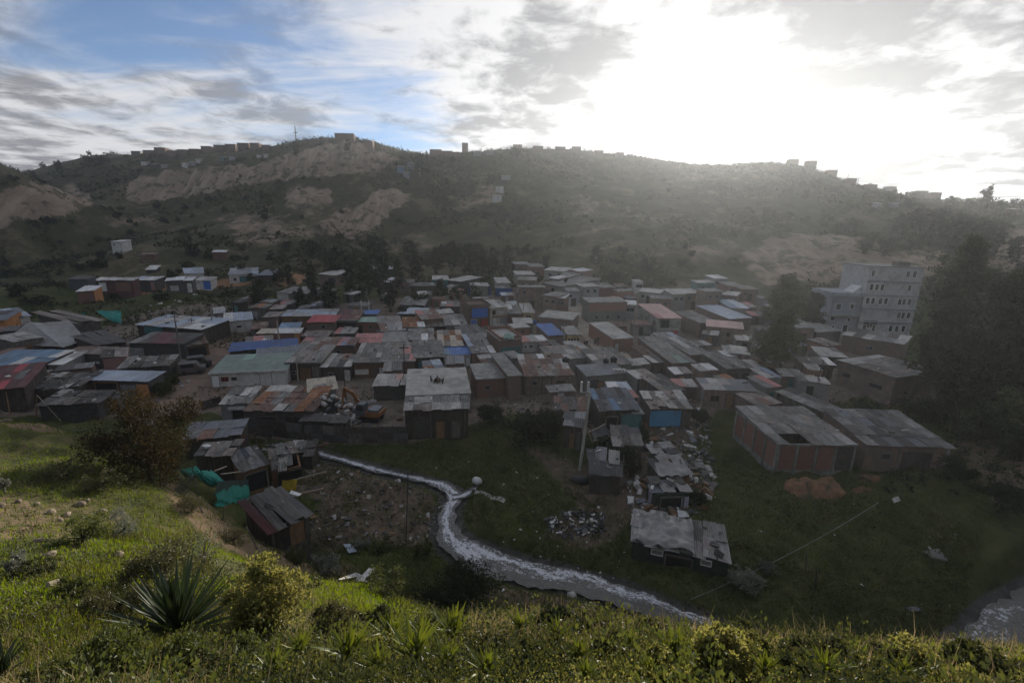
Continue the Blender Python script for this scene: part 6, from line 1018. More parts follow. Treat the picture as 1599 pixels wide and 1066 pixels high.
# ---- excavator
def excavator():
    p = hit(577, 656); r = empty('excavator', p, R(-8)); tag(r, 'orange excavator with raised arm in the yard', 'excavator'); O = hx('machine_orange'); D = hx('black_plastic')
    for sy in (-.85, .55):
        m = MB(); prof = [(-1.3, .1), (-1.45, .35), (-1.3, .6), (1.3, .6), (1.45, .35), (1.3, .1)]; P = [(x, sy, z) for x, z in prof] + [(x, sy + .35, z) for x, z in prof]; n = 6
        m.poly(P, [tuple(range(n)), tuple(reversed(range(n, 2 * n)))] + [(i, i + n, (i + 1) % n + n, (i + 1) % n) for i in range(n)]); m.build('track', D, r)
    MB().lathe([(.6, .55), (.6, .75)], 16).build('turntable', D, r)
    prof = [(-.9, .76), (1.55, .76), (1.75, 1.0), (1.65, 1.35), (-.9, 1.35)]; n = 5; P = [(x, -.9, z) for x, z in prof] + [(x, .8, z) for x, z in prof]
    MB().poly(P, [tuple(range(n)), tuple(reversed(range(n, 2 * n)))] + [(i, i + n, (i + 1) % n + n, (i + 1) % n) for i in range(n)]).build('body', O, r)
    MB().box(.2, -.8, 1.352, 1.4, .7, 1.6).build('engine_cover', hx('slate'), r)
    prof = [(-1.2, .9), (-.1, .9), (-.1, 2.25), (-.9, 2.3), (-1.25, 1.6)]; P = [(x, -.95, z) for x, z in prof] + [(x, .05, z) for x, z in prof]
    c = MB().poly(P, [tuple(range(n)), tuple(reversed(range(n, 2 * n)))] + [(i, i + n, (i + 1) % n + n, (i + 1) % n) for i in range(n)]).build('cab', hx('slate'), r)
    MB().box(-1.0, -.962, 1.45, -.25, -.953, 2.1).build('cab_window', hx('window_glass'), c)
    def beam(a, b, w0, w1, nm):
        a, b = Vector(a), Vector(b); d = (b - a).normalized(); u = d.cross(Vector((0, 1, 0))).normalized(); P = []
        for (c_, w) in ((a, w0), (b, w1)):
            for s1, s2 in ((-1, -1), (1, -1), (1, 1), (-1, 1)): P.append(c_ + u * w * s1 + Vector((0, .16, 0)) * s2)
        MB().poly(P, [(0, 1, 2, 3), (7, 6, 5, 4), (0, 4, 5, 1), (1, 5, 6, 2), (2, 6, 7, 3), (3, 7, 4, 0)]).build(nm, O, r)
    beam((-.9, .3, 1.3), (-1.9, .3, 3.0), .18, .2, 'boom'); beam((-1.9, .3, 3.0), (-3.0, .3, 3.55), .2, .15, 'boom_tip'); beam((-2.9, .3, 3.6), (-3.35, .3, 1.7), .15, .1, 'stick')
    MB().poly([(-3.5, 0, 1.75), (-3.2, 0, 1.75), (-3.0, 0, 1.15), (-3.6, 0, 1.05), (-3.5, .6, 1.75), (-3.2, .6, 1.75), (-3.0, .6, 1.15), (-3.6, .6, 1.05)], [(0, 1, 2, 3), (7, 6, 5, 4), (0, 4, 5, 1), (1, 5, 6, 2), (2, 6, 7, 3), (3, 7, 4, 0)]).build('bucket', D, r)
    MB().tube([(-.8, .3, 1.6), (-1.5, .3, 2.6)], .06, 8).build('cylinder_ram', hx('tin_grey'), r)
excavator()
# ---- sacks heaped beside the rusted workshop
def lump(name, seed, sx=1, sy=.7, sz=.5):
    r = np.random.default_rng(seed); V = []; k, n = 8, 5
    for i in range(n):
        t = math.pi * (i + .5) / n
        for j in range(k):
            a = 2 * math.pi * j / k; q = 1 + r.uniform(-.18, .18); V.append((sx * math.sin(t) * math.cos(a) * q, sy * math.sin(t) * math.sin(a) * q, sz * math.cos(t) * q))
    V += [(0, 0, sz), (0, 0, -sz)]; Fq = [(i * k + j, (i + 1) * k + j, (i + 1) * k + (j + 1) % k, i * k + (j + 1) % k) for i in range(n - 1) for j in range(k)]
    Ft = [(k * n, j, (j + 1) % k) for j in range(k)] + [(k * n + 1, (n - 1) * k + (j + 1) % k, (n - 1) * k + j) for j in range(k)]
    me = bpy.data.meshes.new(name); me.from_pydata(V, [], Fq + Ft); me.polygons.foreach_set('use_smooth', [True] * len(me.polygons)); return me
LUMPS = [lump('stuffed_sack', s, 1, .72, .52) for s in range(4)]
s0 = hit(515, 668); rs = random.Random(3); up = Vector((1, 0, 0))
c0 = hit(520, 664)
for i in range(85):
    a = rs.uniform(0, 6.283); q = math.sqrt(rs.random()); x = q * math.cos(a) * 3.4; y = q * math.sin(a) * 2.0; top = 2.5 * max(0, 1 - (x * .30 + .12) ** 2 * 1.1 - (y / 2.4) ** 2) * (1.1 - .12 * x)
    o = obj('stuffed_sack', LUMPS[i % 4], hx('sack' if rs.random() < .72 else rs.choice(['white_plastic', 'tarp_black', 'concrete', 'rust']))); o.location = (c0.x + x, c0.y + 1.2 + y, c0.z + .25 + top * rs.uniform(.75, 1)); o.rotation_euler = (rs.uniform(-.6, .6), rs.uniform(-.6, .6), rs.uniform(0, 6.3)); sc = rs.uniform(.32, .52); o.scale = (sc, sc, sc)
    tag(o, 'stuffed pale sack in the big heap beside the rusted workshop', 'sack', 'sacks heaped beside the rusted workshop')
# ---- water tanks, drums, tyres
def tank(label, base, h, w, ht, mt='black_plastic', name='water_tank'):
    p = hit(base[0], base[1], h); r = empty(name, p); tag(r, label, 'water tank'); MB().lathe([(w * .82, 0), (w * .92, ht * .2), (w, ht * .55), (w, ht * .8), (w * .55, ht * .95)], 18).build('tank_body', hx(mt), r, True); MB().lathe([(w * .35, ht * .953), (w * .36, ht * 1.03), (w * .2, ht * 1.06)], 14).build('lid', hx(mt), r)
tank('black water tank on the wide weathered roof, shorter one', (946, 568), 2.7, .42, .85); tank('black water tank on the wide weathered roof, taller one', (958, 567), 2.7, .5, 1.05); tank('single black water tank on the mottled grey roof', (883, 568), 2.7, .5, 1.0); tank('deep blue water tank beside the vivid blue roof', (835, 506), 3.2, .38, .85, 'deep_blue')
for i, x in enumerate((959, 964, 969, 974)): 
    p = hp(x, 580, 2.75); o = MB().box(-.2, -.2, 0, .2, .2, .35).build('white_block', hx('white_plastic')); o.location = p; o.rotation_euler[2] = i * .3; tag(o, 'white block lying on the edge of the slate roof', 'block', 'white blocks on the slate roof')
p = hit(745, 756); r = empty('plastic_drum', p); r.scale = (.78, .78, .78); tag(r, 'big white plastic drum lying at the stream side', 'drum'); M = Matrix.Translation((0, 0, .42)) @ Matrix.Rotation(1.2, 4, 'X') @ Matrix.Rotation(.5, 4, 'Y')
MB().lathe([(.25, -.55), (.42, -.48), (.46, -.2), (.47, .2), (.42, .48), (.2, .56)], 18).build('drum_body', hx('white_plastic'), r, True, M); MB().lathe([(.12, .565), (.12, .62)], 12).build('cap', hx('white_plastic'), r, M=M)
p = hit(908, 752); o = MB().lathe([(.9, 0), (1.0, .2), (.95, .5), (.6, .62)], 16).build('black_tub', hx('black_plastic'), smooth=True); o.location = p; o.scale = (1, .6, .8); tag(o, 'round black tub half sunk in the grass below the lamp pole', 'tub')
# scrap on the big concrete roof
base = hp(684, 597, 2.75)
for i in range(16):
    a = rs.uniform(0, 6.28); q = rs.uniform(.1, .9); o = MB().tube([(0, 0, 0), (rs.uniform(-.3, .3), rs.uniform(-.3, .3), rs.uniform(.3, .9))], .09, 6).build('scrap_piece', hx(rs.choice(['rust', 'dark_sheet', 'wood_pink', 'black_plastic']))); o.location = base + Vector((q * math.cos(a), q * .7 * math.sin(a), .02)); tag(o, 'rusty scrap piece in the heap on the concrete roof', 'scrap', 'scrap heap on the concrete roof')
for i, x in enumerate((666, 672, 679)):
    p = hp(x, 581, 2.95); m = MB(); Pq = [(.28 * math.cos(t), .28 * math.sin(t), .06) for t in np.linspace(0, 6.283, 13)]; o = m.tube(Pq, .07, 6).build('worn_rubber_ring', hx('black_plastic')); o.location = p; tag(o, 'dark rubber ring lying at the back of the concrete roof', 'rubber ring', 'rubber rings on the concrete roof')
# parked dark vehicles and drums by the dirt road
def truckish(label, base, Ln, mt, rz):
    p = hit(*base); r = empty('old_van', p, rz); tag(r, label, 'van'); prof = [(0, .35), (Ln, .35), (Ln, 1.0), (Ln * .8, 1.1), (Ln * .68, 1.7), (.1, 1.7), (0, 1.2)]; n = len(prof); P = [(x, 0, z) for x, z in prof] + [(x, 1.6, z) for x, z in prof]
    MB().poly(P, [tuple(range(n)), tuple(reversed(range(n, 2 * n)))] + [(i, i + n, (i + 1) % n + n, (i + 1) % n) for i in range(n)]).build('body', hx(mt), r)
    for x in (Ln * .2, Ln * .78):
        for y in (-.04, 1.44): MB().lathe([(.32, -.1), (.34, 0), (.32, .1)], 14).build('wheel', hx('black_plastic'), r, M=Matrix.Translation((x, y + .1, .33)) @ Matrix.Rotation(math.pi / 2, 4, 'X'))
    MB().box(Ln * .15, -.012, 1.12, Ln * .6, -.003, 1.58).build('window', hx('window_glass'), r)
truckish('dark old van parked beside the dirt road', (278, 588), 3.2, 'tin_dark', .5); truckish('second dark van further up the dirt road', (293, 578), 3.0, 'dark_sheet', .6)
# motorbike and rider at the street corner
def rider():
    p = hit(929, 537); r = empty('motorbike', p, R(70)); tag(r, 'dark motorbike parked at the street bend', 'motorbike')
    for x in (-.6, .6):
        Pq = [(x + .28 * math.cos(t), 0, .3 + .28 * math.sin(t)) for t in np.linspace(0, 6.283, 17)]; MB().tube(Pq, .055, 6).build('wheel', hx('black_plastic'), r)
    MB().tube([(-.6, 0, .3), (-.1, 0, .7), (.35, 0, .75), (.6, 0, .3)], .06, 8).build('frame', hx('garment_maroon'), r); MB().box(-.7, -.12, .72, .0, .12, .82).build('saddle', hx('black_plastic'), r); MB().lathe([(.1, -.2), (.17, 0), (.1, .2)], 10).build('fuel_tank', hx('garment_maroon'), r, M=Matrix.Translation((.15, 0, .82)) @ Matrix.Rotation(math.pi / 2, 4, 'Y')); MB().tube([(.42, -.3, .98), (.42, .3, .98)], .025, 6).build('handlebar', hx('tin_dark'), r)
rider()
def person(label, base, mt1, mt2, face):
    p = hit(*base); r = empty('person', p, face); tag(r, label, 'person')
    V = [(0, 0, .95), (0, 0, 1.2), (0, .01, 1.42), (0, 0, 1.52), (0, 0, 1.66), (.2, 0, 1.4), (.26, .03, 1.12), (.24, -.08, .86), (-.2, 0, 1.4), (-.26, .03, 1.12), (-.24, -.08, .86), (.1, 0, .9), (.12, -.02, .48), (.12, .02, .06), (.12, -.14, .03), (-.1, 0, .9), (-.11, .03, .48), (-.12, .06, .06), (-.12, -.1, .03)]
    E = [(0, 1), (1, 2), (2, 3), (3, 4), (2, 5), (5, 6), (6, 7), (2, 8), (8, 9), (9, 10), (0, 11), (11, 12), (12, 13), (13, 14), (0, 15), (15, 16), (16, 17), (17, 18)]; Rd = [.15, .14, .15, .06, .11, .07, .055, .045, .07, .055, .045, .1, .07, .05, .045, .1, .07, .05, .045]
    me = bpy.data.meshes.new('body'); me.from_pydata(V, E, []); o = obj('body', me, hx(mt1), r); md = o.modifiers.new('skin', 'SKIN'); 
    sv = me.skin_vertices[0].data if me.skin_vertices else None
    if sv is None: 
        bpy.context.view_layer.update(); sv = me.skin_vertices[0].data if me.skin_vertices else None
    if sv:
        for i, q in enumerate(Rd): sv[i].radius = (q, q * .85)
        sv[0].use_root = True
    o.modifiers.new('sub', 'SUBSURF').render_levels = 1
    MB().lathe([(.05, -.12), (.09, -.06), (.1, .02), (.075, .09), (.02, .12)], 12).build('head', hx('skin'), r, True, Matrix.Translation((0, -.01, 1.64))); MB().lathe([(.104, 0), (.1, .06), (.06, .115), (.01, .13)], 12).build('hair', hx('black'), r, True, Matrix.Translation((0, .012, 1.64)))
person('person in dark clothes standing by the motorbike at the street bend', (933, 539), 'garment_dark', 'skin', R(20))
def dog(label, base):
    p = hit(*base); r = empty('dog', p, R(30)); tag(r, label, 'dog'); V = [(0, 0, .42), (.3, 0, .44), (.45, 0, .55), (.58, 0, .6), (.7, 0, .56), (-.3, 0, .42), (-.45, 0, .5), (-.6, 0, .6), (.28, .09, .25), (.27, .09, .02), (.28, -.09, .25), (.27, -.09, .02), (-.28, .09, .28), (-.34, .09, .15), (-.3, .09, .02), (-.28, -.09, .28), (-.34, -.09, .15), (-.3, -.09, .02)]
    E = [(0, 1), (1, 2), (2, 3), (3, 4), (0, 5), (5, 6), (6, 7), (1, 8), (8, 9), (1, 10), (10, 11), (5, 12), (12, 13), (13, 14), (5, 15), (15, 16), (16, 17)]; Rd = [.12, .13, .08, .09, .05, .11, .04, .02, .05, .035, .05, .035, .06, .04, .03, .06, .04, .03]
    me = bpy.data.meshes.new('body'); me.from_pydata(V, E, []); o = obj('body', me, hx('garment_dark'), r); o.modifiers.new('skin', 'SKIN'); bpy.context.view_layer.update()
    if me.skin_vertices:
        for i, q in enumerate(Rd): me.skin_vertices[0].data[i].radius = (q, q)
        me.skin_vertices[0].data[0].use_root = True
    o.modifiers.new('sub', 'SUBSURF').render_levels = 1
dog('small dark dog lying on the street in front of the ochre house', (915, 537))
# ---- loose sheets, rocks and planks on the near slope
def slab_at(name, label, corners, mt, cat, th=.04, lift=.12):
    P = [hit(*c) + Vector((0, 0, lift)) for c in corners]; n = len(P); P2 = P + [q - Vector((0, 0, th)) for q in P]
    return tag(MB().poly(P2, [tuple(range(n)), tuple(reversed(range(n, 2 * n)))] + [(i, i + n, (i + 1) % n + n, (i + 1) % n) for i in range(n)]).build(name, hx(mt)), label, cat)
slab_at('broken_sheet', 'white pointed broken sheet lying in the grass, widest piece', [(530, 913), (555, 899), (567, 903), (553, 908), (575, 917), (545, 911)], 'white_plastic', 'sheet', lift=.25)
slab_at('broken_sheet', 'white upright splinter of sheet beside the widest broken piece', [(562, 910), (577, 893), (586, 897), (570, 911)], 'white_plastic', 'sheet', lift=.35)
slab_at('metal_sheet', 'pale bluish sheet lying on the rubble bank', [(536, 853), (547, 852), (558, 864), (545, 867)], 'blue_grey', 'sheet', lift=.2)
p = hit(76, 920); q = hit(95, 914); tag(MB().tube([p + Vector((0, 0, .08)), q + Vector((0, 0, .08))], .09, 10).build('white_log', hx('wood_pale')), 'short pale log lying on the grassy slope', 'log')
slab_at('white_board', 'whitish square board on the ground by the white scrap heap', [(1392, 780), (1402, 776), (1406, 783), (1395, 787)], 'pale', 'board'); slab_at('grey_slab', 'large grey slab half buried in the meadow', [(1440, 862), (1465, 858), (1480, 876), (1455, 872)], 'concrete', 'slab', .15); slab_at('fallen_board', 'dark panel lying in the lower meadow', [(1412, 950), (1430, 948), (1440, 955), (1422, 957)], 'slate', 'panel')
def rock(label, base, w, name='rock', mt='rock', seed=0, cat='rock', flat=.6, group=None):
    p = hit(*base); s = px_size(p, w) / 2; o = obj(name, lump(name, seed + 20, 1, .8, flat), hx(mt)); o.location = p + Vector((0, 0, s * flat * .5)); o.scale = (s, s, s); o.rotation_euler = (0, 0, seed); return tag(o, label, cat, group)
rock('flat tan boulder on the bare slope', (77, 870), 20, seed=1); rock('tan rock in the eroded bank edge', (105, 805), 13, seed=2); rock('rock at the top of the eroded bank', (160, 800), 14, seed=3); rock('small pale rock beside the brow path', (10, 660), 14, seed=4); rock('pale rock beside the stream bank below the dark bush', (893, 934), 20, 'pale_rock', 'pale', 5); rock('dark boulder standing in the stream', (980, 950), 20, 'boulder', 'concrete', 6); rock('brown stone on the bare slope, smallest', (60, 845), 12, seed=7); rock('tan stone beside the mid slope herbs', (185, 868), 16, seed=8)
for i in range(9):
    rock('tan clod along the eroded bank on the near slope', (8 + i * 22 + rs.uniform(-9, 9), 790 + rs.uniform(-14, 22) + i), rs.uniform(6, 14), 'earth_clod', 'rock', 30 + i, 'clod', .7, 'clods along the eroded bank')
for (x, y, w, lb) in ((1290, 779, 92, 'largest ochre soil heap before the brick workshop'), (1365, 752, 36, 'smaller ochre soil heap by the plaster workshop'), (1352, 768, 30, 'lowest ochre soil heap near the cable end'), (1410, 744, 18, 'last little ochre heap under the plaster workshop')):
    p = hit(x, y); s = px_size(p, w) / 2; n = 22; V = []
    for j in range(n):
        for i in range(n):
            u, v = i / (n - 1) * 2 - 1, j / (n - 1) * 2 - 1; q = math.hypot(u, v); hh = max(-.3, (1 - q * q + .9 * float(fbm(np.array([u * 2.2 + x]), np.array([v * 2.2]), 2, 4)[0]))) * .42 * s * (1 + .5 * float(fbm(np.array([u * 4 + x]), np.array([v * 4.]), 3, 4)[0])) + .12 * s * float(fbm(np.array([u * 9 + x]), np.array([v * 9.]), 3, 4)[0]); X, Y = p.x + u * s * 1.15, p.y + v * s * .75 + .6 * s; V.append((X, Y, float(ground(X, Y)) + hh - .12))
    qd = np.arange(n * n).reshape(n, n); tag(obj('soil_heap', mesh_np('soil_heap', V, np.stack([qd[:-1, :-1], qd[:-1, 1:], qd[1:, 1:], qd[1:, :-1]], -1).reshape(-1, 4), True), hx('soil_ochre')), lb, 'soil heap')
# ---- debris, litter and roof weights: nobody could count these
def debris(name, label, pts, mats, smin, smax, flat=.3, seed=1):
    r = np.random.default_rng(seed); n = len(pts); base = np.array([(-.5, -.5, 0), (.5, -.5, 0), (.5, .5, 0), (-.5, .5, 0), (-.5, -.5, 1), (.5, -.5, 1), (.5, .5, 1), (-.5, .5, 1)]); Q = np.array([(0, 3, 2, 1), (4, 5, 6, 7), (0, 1, 5, 4), (1, 2, 6, 5), (2, 3, 7, 6), (3, 0, 4, 7)])
    k = r.integers(0, len(mats), n)
    for mi, mk in enumerate(mats):
        I = np.where(k == mi)[0]; V = []; Fs = []
        for c, i in enumerate(I):
            s = smin * (smax / smin) ** r.random(); e = Matrix.Rotation(r.uniform(0, 6.28), 3, 'Z') @ Matrix.Rotation(r.normal(0, .3), 3, 'X') @ Matrix.Rotation(r.normal(0, .3), 3, 'Y')
            b = base * np.array([s, s * r.uniform(.15, .8), s * flat * r.uniform(.2, 1)]) + r.normal(0, s * .07, (8, 3)); V.append(b @ np.array(e).T + np.array(pts[i])); Fs.append(Q + 8 * c)
        if len(I):
            o = obj(name, mesh_np(name, np.concatenate(V), np.concatenate(Fs)), hx(mk)); tag(o, label, name.replace('_', ' '), kind='stuff')
def scat(poly, n, seed, lift=0.0, lo=20, hi=160):
    r = np.random.default_rng(seed); P = np.array(poly, float); o = []; t = 0
    while len(o) < n and t < n * 12:
        t += 1; x, y = r.uniform(P[:, 0].min(), P[:, 0].max()), r.uniform(P[:, 1].min(), P[:, 1].max())
        if inpoly(np.array([x]), np.array([y]), poly)[0]:
            p = hit(x, y, 0, 22)
            if lo < p.y < hi: o.append((p.x, p.y, p.z + lift))
    return o
debris('rubble', 'broken planks, sheets and refuse on the rubble bank', scat(RUBBLE[0][0], 620, 1), ['wood_grey', 'wood_brown', 'concrete', 'dark_sheet', 'wood_dark', 'wood_grey', 'pale'], .07, .5, .3, 1)
debris('scrap', 'scrap and refuse between the shacks above the path', scat([(900, 640), (1100, 640), (1120, 740), (1100, 800), (990, 815), (960, 740), (930, 690)], 900, 2), ['dark_sheet', 'concrete', 'pale', 'tarp_black', 'wood_grey', 'wood_brown', 'slate', 'white'], .12, .95, .55, 2)
debris('white_litter', 'white plastic litter strewn over the grass and paths', scat([(640, 690), (980, 690), (1130, 720), (1130, 860), (960, 900), (820, 880), (760, 820)], 130, 3) + scat([(1000, 760), (1500, 760), (1500, 960), (1100, 900)], 28, 4) + scat([(640, 860), (1000, 900), (1010, 985), (640, 960)], 40, 5, lo=16) + scat([(1040, 690), (1110, 740), (1110, 800), (1060, 800)], 60, 14), ['white_plastic'], .05, .22, .4, 3)
debris('burnt_rubbish', 'black smouldering rubbish heap with white scraps', scat([(850, 812), (890, 795), (945, 800), (945, 830), (890, 842), (858, 832)], 260, 6, .06), ['tarp_black', 'tarp_black', 'black', 'white_plastic', 'slate'], .1, .42, .5, 6)
debris('village_scrap', 'scrap and sheets scattered around the shacks and lanes', scat([(0, 560), (260, 540), (300, 600), (240, 650), (120, 650), (0, 640)], 160, 7, lo=40) + scat([(320, 610), (420, 600), (640, 600), (640, 660), (560, 668)], 110, 8, lo=40) + scat([(1180, 560), (1310, 560), (1310, 640), (1200, 640)], 260, 9, lo=30) + scat([(380, 640), (560, 690), (480, 715), (300, 700)], 120, 10, lo=30) + scat([(640, 470), (1100, 470), (1180, 640), (640, 640)], 420, 11, lo=30), ['wood_grey', 'pale', 'dark_sheet', 'concrete', 'rust', 'slate'], .15, 1.1, .3, 7)
debris('slope_scrap', 'pale scraps lying below the ochre terrace', scat([(90, 455), (330, 440), (460, 450), (440, 500), (250, 495)], 110, 12, lo=60) , ['pale', 'white', 'wood_grey'], .2, 1.0, .4, 8)
debris('bare_slope_stones', 'small stones and clods on the bare near slope', scat(BARE[0][0], 130, 15, lo=3) + scat(BARE[1][0], 150, 16, lo=3), ['rock', 'wood_pale'], .03, .16, .7, 9) if True else None
if weights:
    debris('roof_weights', 'stones, bricks and scraps lying on the tin roofs', [tuple(w[0]) for w in weights], ['concrete', 'pale', 'white', 'wood_grey', 'dark_sheet', 'white'], .12, .75, .3, 10)
# ================================================================== vegetation
def leaf_quads(C, D, Ln, Wd, rg, curl=.25):
    """diamond shaped leaves: C centres, D growth directions"""
    n = len(C); D = D / (np.linalg.norm(D, axis=1)[:, None] + 1e-9); q = rg.normal(0, 1, (n, 3)); S = np.cross(D, q); S /= np.linalg.norm(S, axis=1)[:, None] + 1e-9; Nn = np.cross(S, D)
    Ln = np.broadcast_to(Ln, n)[:, None]; Wd = np.broadcast_to(Wd, n)[:, None]
    b = C - D * Ln * .5; t = C + D * Ln * .5 - Nn * Ln * curl * .5; m = C + Nn * Ln * .06
    V = np.stack([b, m + S * Wd * .5, t, m - S * Wd * .5], 1).reshape(-1, 3); return V, np.arange(4 * n).reshape(n, 4)
def clumps_to_leaves(CC, RC, per, Ln, Wd, rg, up=.35, out=1.0):
    n = len(CC); P = rg.normal(0, 1, (n, per, 3)); P /= np.linalg.norm(P, axis=2)[..., None]; q = rg.random((n, per, 1)) ** .45
    X = CC[:, None] + P * q * RC[:, None, None]; D = P * out + np.array([0, 0, up]) + rg.normal(0, .5, P.shape)
    L_ = Ln * (0.7 + .6 * rg.random(n * per)); return leaf_quads(X.reshape(-1, 3), D.reshape(-1, 3), L_, L_ * Wd / Ln, rg)
def blob_clumps(n, rx, ry, rz, rg, shell=.5, lumps=5, z0=0.0):
    """clump centres over an uneven crown made of several overlapping lobes"""
    lob = rg.normal(0, 1, (lumps, 3)); lob /= np.linalg.norm(lob, axis=1)[:, None]; lumps *= 2; lob = rg.normal(0, 1, (lumps, 3)); lob /= np.linalg.norm(lob, axis=1)[:, None]; lob *= rg.uniform(.25, .85, (lumps, 1)); lr = rg.uniform(.2, .5, lumps)
    k = rg.integers(0, lumps, n); P = rg.normal(0, 1, (n, 3)); P /= np.linalg.norm(P, axis=1)[:, None]; q = rg.random(n) ** shell
    X = lob[k] + P * (q * lr[k])[:, None]; return X * np.array([rx, ry, rz]) + np.array([0, 0, z0])
def stem_mesh(name, tips, base_r, h0, rg, k=6, wob=.1):
    m = MB(); top = np.mean(tips, 0) if len(tips) else np.array([0, 0, h0])
    P = [(0, 0, -.4), (wob * h0 * rg.normal(0, .3), wob * h0 * rg.normal(0, .3), h0 * .5), (float(top[0]) * .3, float(top[1]) * .3, h0)]
    m.tube(P, [base_r, base_r * .8, base_r * .55], k)
    for t in tips:
        a = Vector(P[1]).lerp(Vector(P[2]), rg.uniform(.2, 1)); b = Vector([float(v) for v in t]); mid = a.lerp(b, .5) + Vector((rg.normal(0, .05), rg.normal(0, .05), .08)) * (b - a).length
        m.tube([a, mid, b], [base_r * .4, base_r * .28, base_r * .1], 5)
    return m.mesh(name, True)
def make_shrub(name, seed, h, w, leaf, n_cl, per, L_, lumps=6, aspect=1.0, stem='bark', z0=None, flat=1.0, rc=.1):
    rg = np.random.default_rng(seed); z0 = h * .47 if z0 is None else z0
    CC = blob_clumps(n_cl, w / 2 * 1.0, w / 2 * aspect, h * .5 * flat, rg, .5, lumps, z0); CC[:, 2] = np.maximum(CC[:, 2], .05 * h)
    V, Fq = clumps_to_leaves(CC, np.full(n_cl, rc * w) * rg.uniform(.6, 1.3, n_cl), per, L_, L_ * .5, rg)
    return mesh_np(name + '_foliage', V, Fq), stem_mesh(name + '_stems', CC[rg.integers(0, n_cl, 9)], .02 * w + .01, h * .35, rg), leaf, stem
def plant(name, label, cat, proto, base, s=1.0, rz=0.0, group=None, leaf=None, p=None, sz=None, sink=.05):
    p = hit(*base) if p is None else p; r = empty(name, p - Vector((0, 0, sink)), rz); r.scale = (s, s, sz or s); tag(r, label, cat, group)
    obj('foliage' if name != 'tree' and 'tree' not in name else 'crown', proto[0], hx(leaf or proto[2]), r); obj('stems' if 'tree' not in name else 'trunk', proto[1], hx(proto[3]), r); return r
def sized(px_w, base, p=None): q = hit(*base) if p is None else p; return px_size(q, px_w)

# ---- big trees beside the apartment block
def tall_tree(seed, h, w, n_cl, per, L_, taper):
    rg = np.random.default_rng(seed); CC = []; RC = []; tips = []
    while len(CC) < n_cl:
        t = rg.random(); z = h * (.22 + .78 * t); env = w / 2 * taper(t); lob = .62 + .38 * math.sin(t * 17 + seed) * math.sin(t * 7 + 2 * seed); a = rg.uniform(0, 6.283); lob *= .72 + .28 * math.cos(3 * a + t * 9 + seed); q = rg.random() ** .45
        CC.append((env * lob * q * math.cos(a), env * lob * q * math.sin(a), z + rg.normal(0, .25))); RC.append(rg.uniform(.35, .8) * w / 7)
    CC = np.array(CC); V, Fq = clumps_to_leaves(CC, np.array(RC), per, L_, L_ * .45, rg, .1)
    m = MB(); m.tube([(0, 0, -1), (.2, .1, h * .3), (-.1, .1, h * .6), (.05, 0, h * .92)], [.38, .3, .2, .06], 9)
    for i in rg.integers(0, n_cl, 34):
        c = CC[i]; z = max(h * .15, c[2] - np.hypot(c[0], c[1]) * .9); m.tube([(0, 0, z), (c[0] * .5, c[1] * .5, (z + c[2]) / 2 - .1), tuple(c)], [.11, .08, .025], 5)
    return mesh_np('tall_crown', V, Fq), m.mesh('tall_trunk', True), 'leaf_dark', 'pale_bark'
cone = lambda t: (min(1, t * 6 + .5)) * (1 - t) ** .55 * 1.05 + .12
oval = lambda t: math.sin(math.pi * min(1, .12 + t * .86)) ** .6
TA = tall_tree(1, 18, 8.0, 460, 34, .42, cone); TB = tall_tree(2, 16, 9.5, 500, 34, .42, oval)
def tree_to(label, base, top, proto, ph, wpx=None, pw=None, name='tree', group=None, rz=0.0, leaf=None, depth=None):
    p = hit(*base) if depth is None else None
    if depth is not None:
        c = cp(base[0], base[1], depth); p = gpt(c[0], c[1])
    for hh in np.arange(1, 40, .1):
        if proj(p.x, p.y, p.z + hh)[1] < top: break
    s = hh / ph; r = plant(name, label, 'tree', proto, None, s, rz, group, leaf, p)
    if wpx: sx = px_size(p, wpx) / pw; r.scale = (sx, sx, s)
    return r
tree_to('tallest dark tree with a pointed crown in front of the apartment block', (1450, 650), 366, TA, 18.6, 120, 8.0, 'tall_tree', None, .3)
tree_to('broad dark tree behind and beyond the tallest one', (1540, 640), 428, TB, 16.4, 120, 9.0, 'tall_tree', None, 1.2)
tree_to('dark tree cut by the picture edge beside the rubble slope', (1610, 650), 440, TA, 18.6, 120, 8.0, 'tall_tree', None, 2.2)
tree_to('low dark tree filling the foot of the tallest one', (1490, 660), 520, TB, 16.4, 110, 9.5, 'tall_tree', None, 3.0)
tree_to('grey-green tall tree standing among the houses beside the light blue roof', (1207, 592), 426, TA, 18.6, 108, 8.0, 'tall_tree', None, 4.0, 'leaf_mid')
tree_to('rounder dark tree between the tall grey-green one and apartment block', (1262, 522), 458, TB, 16.4, 56, 9.5, 'tall_tree', None, 5.0)
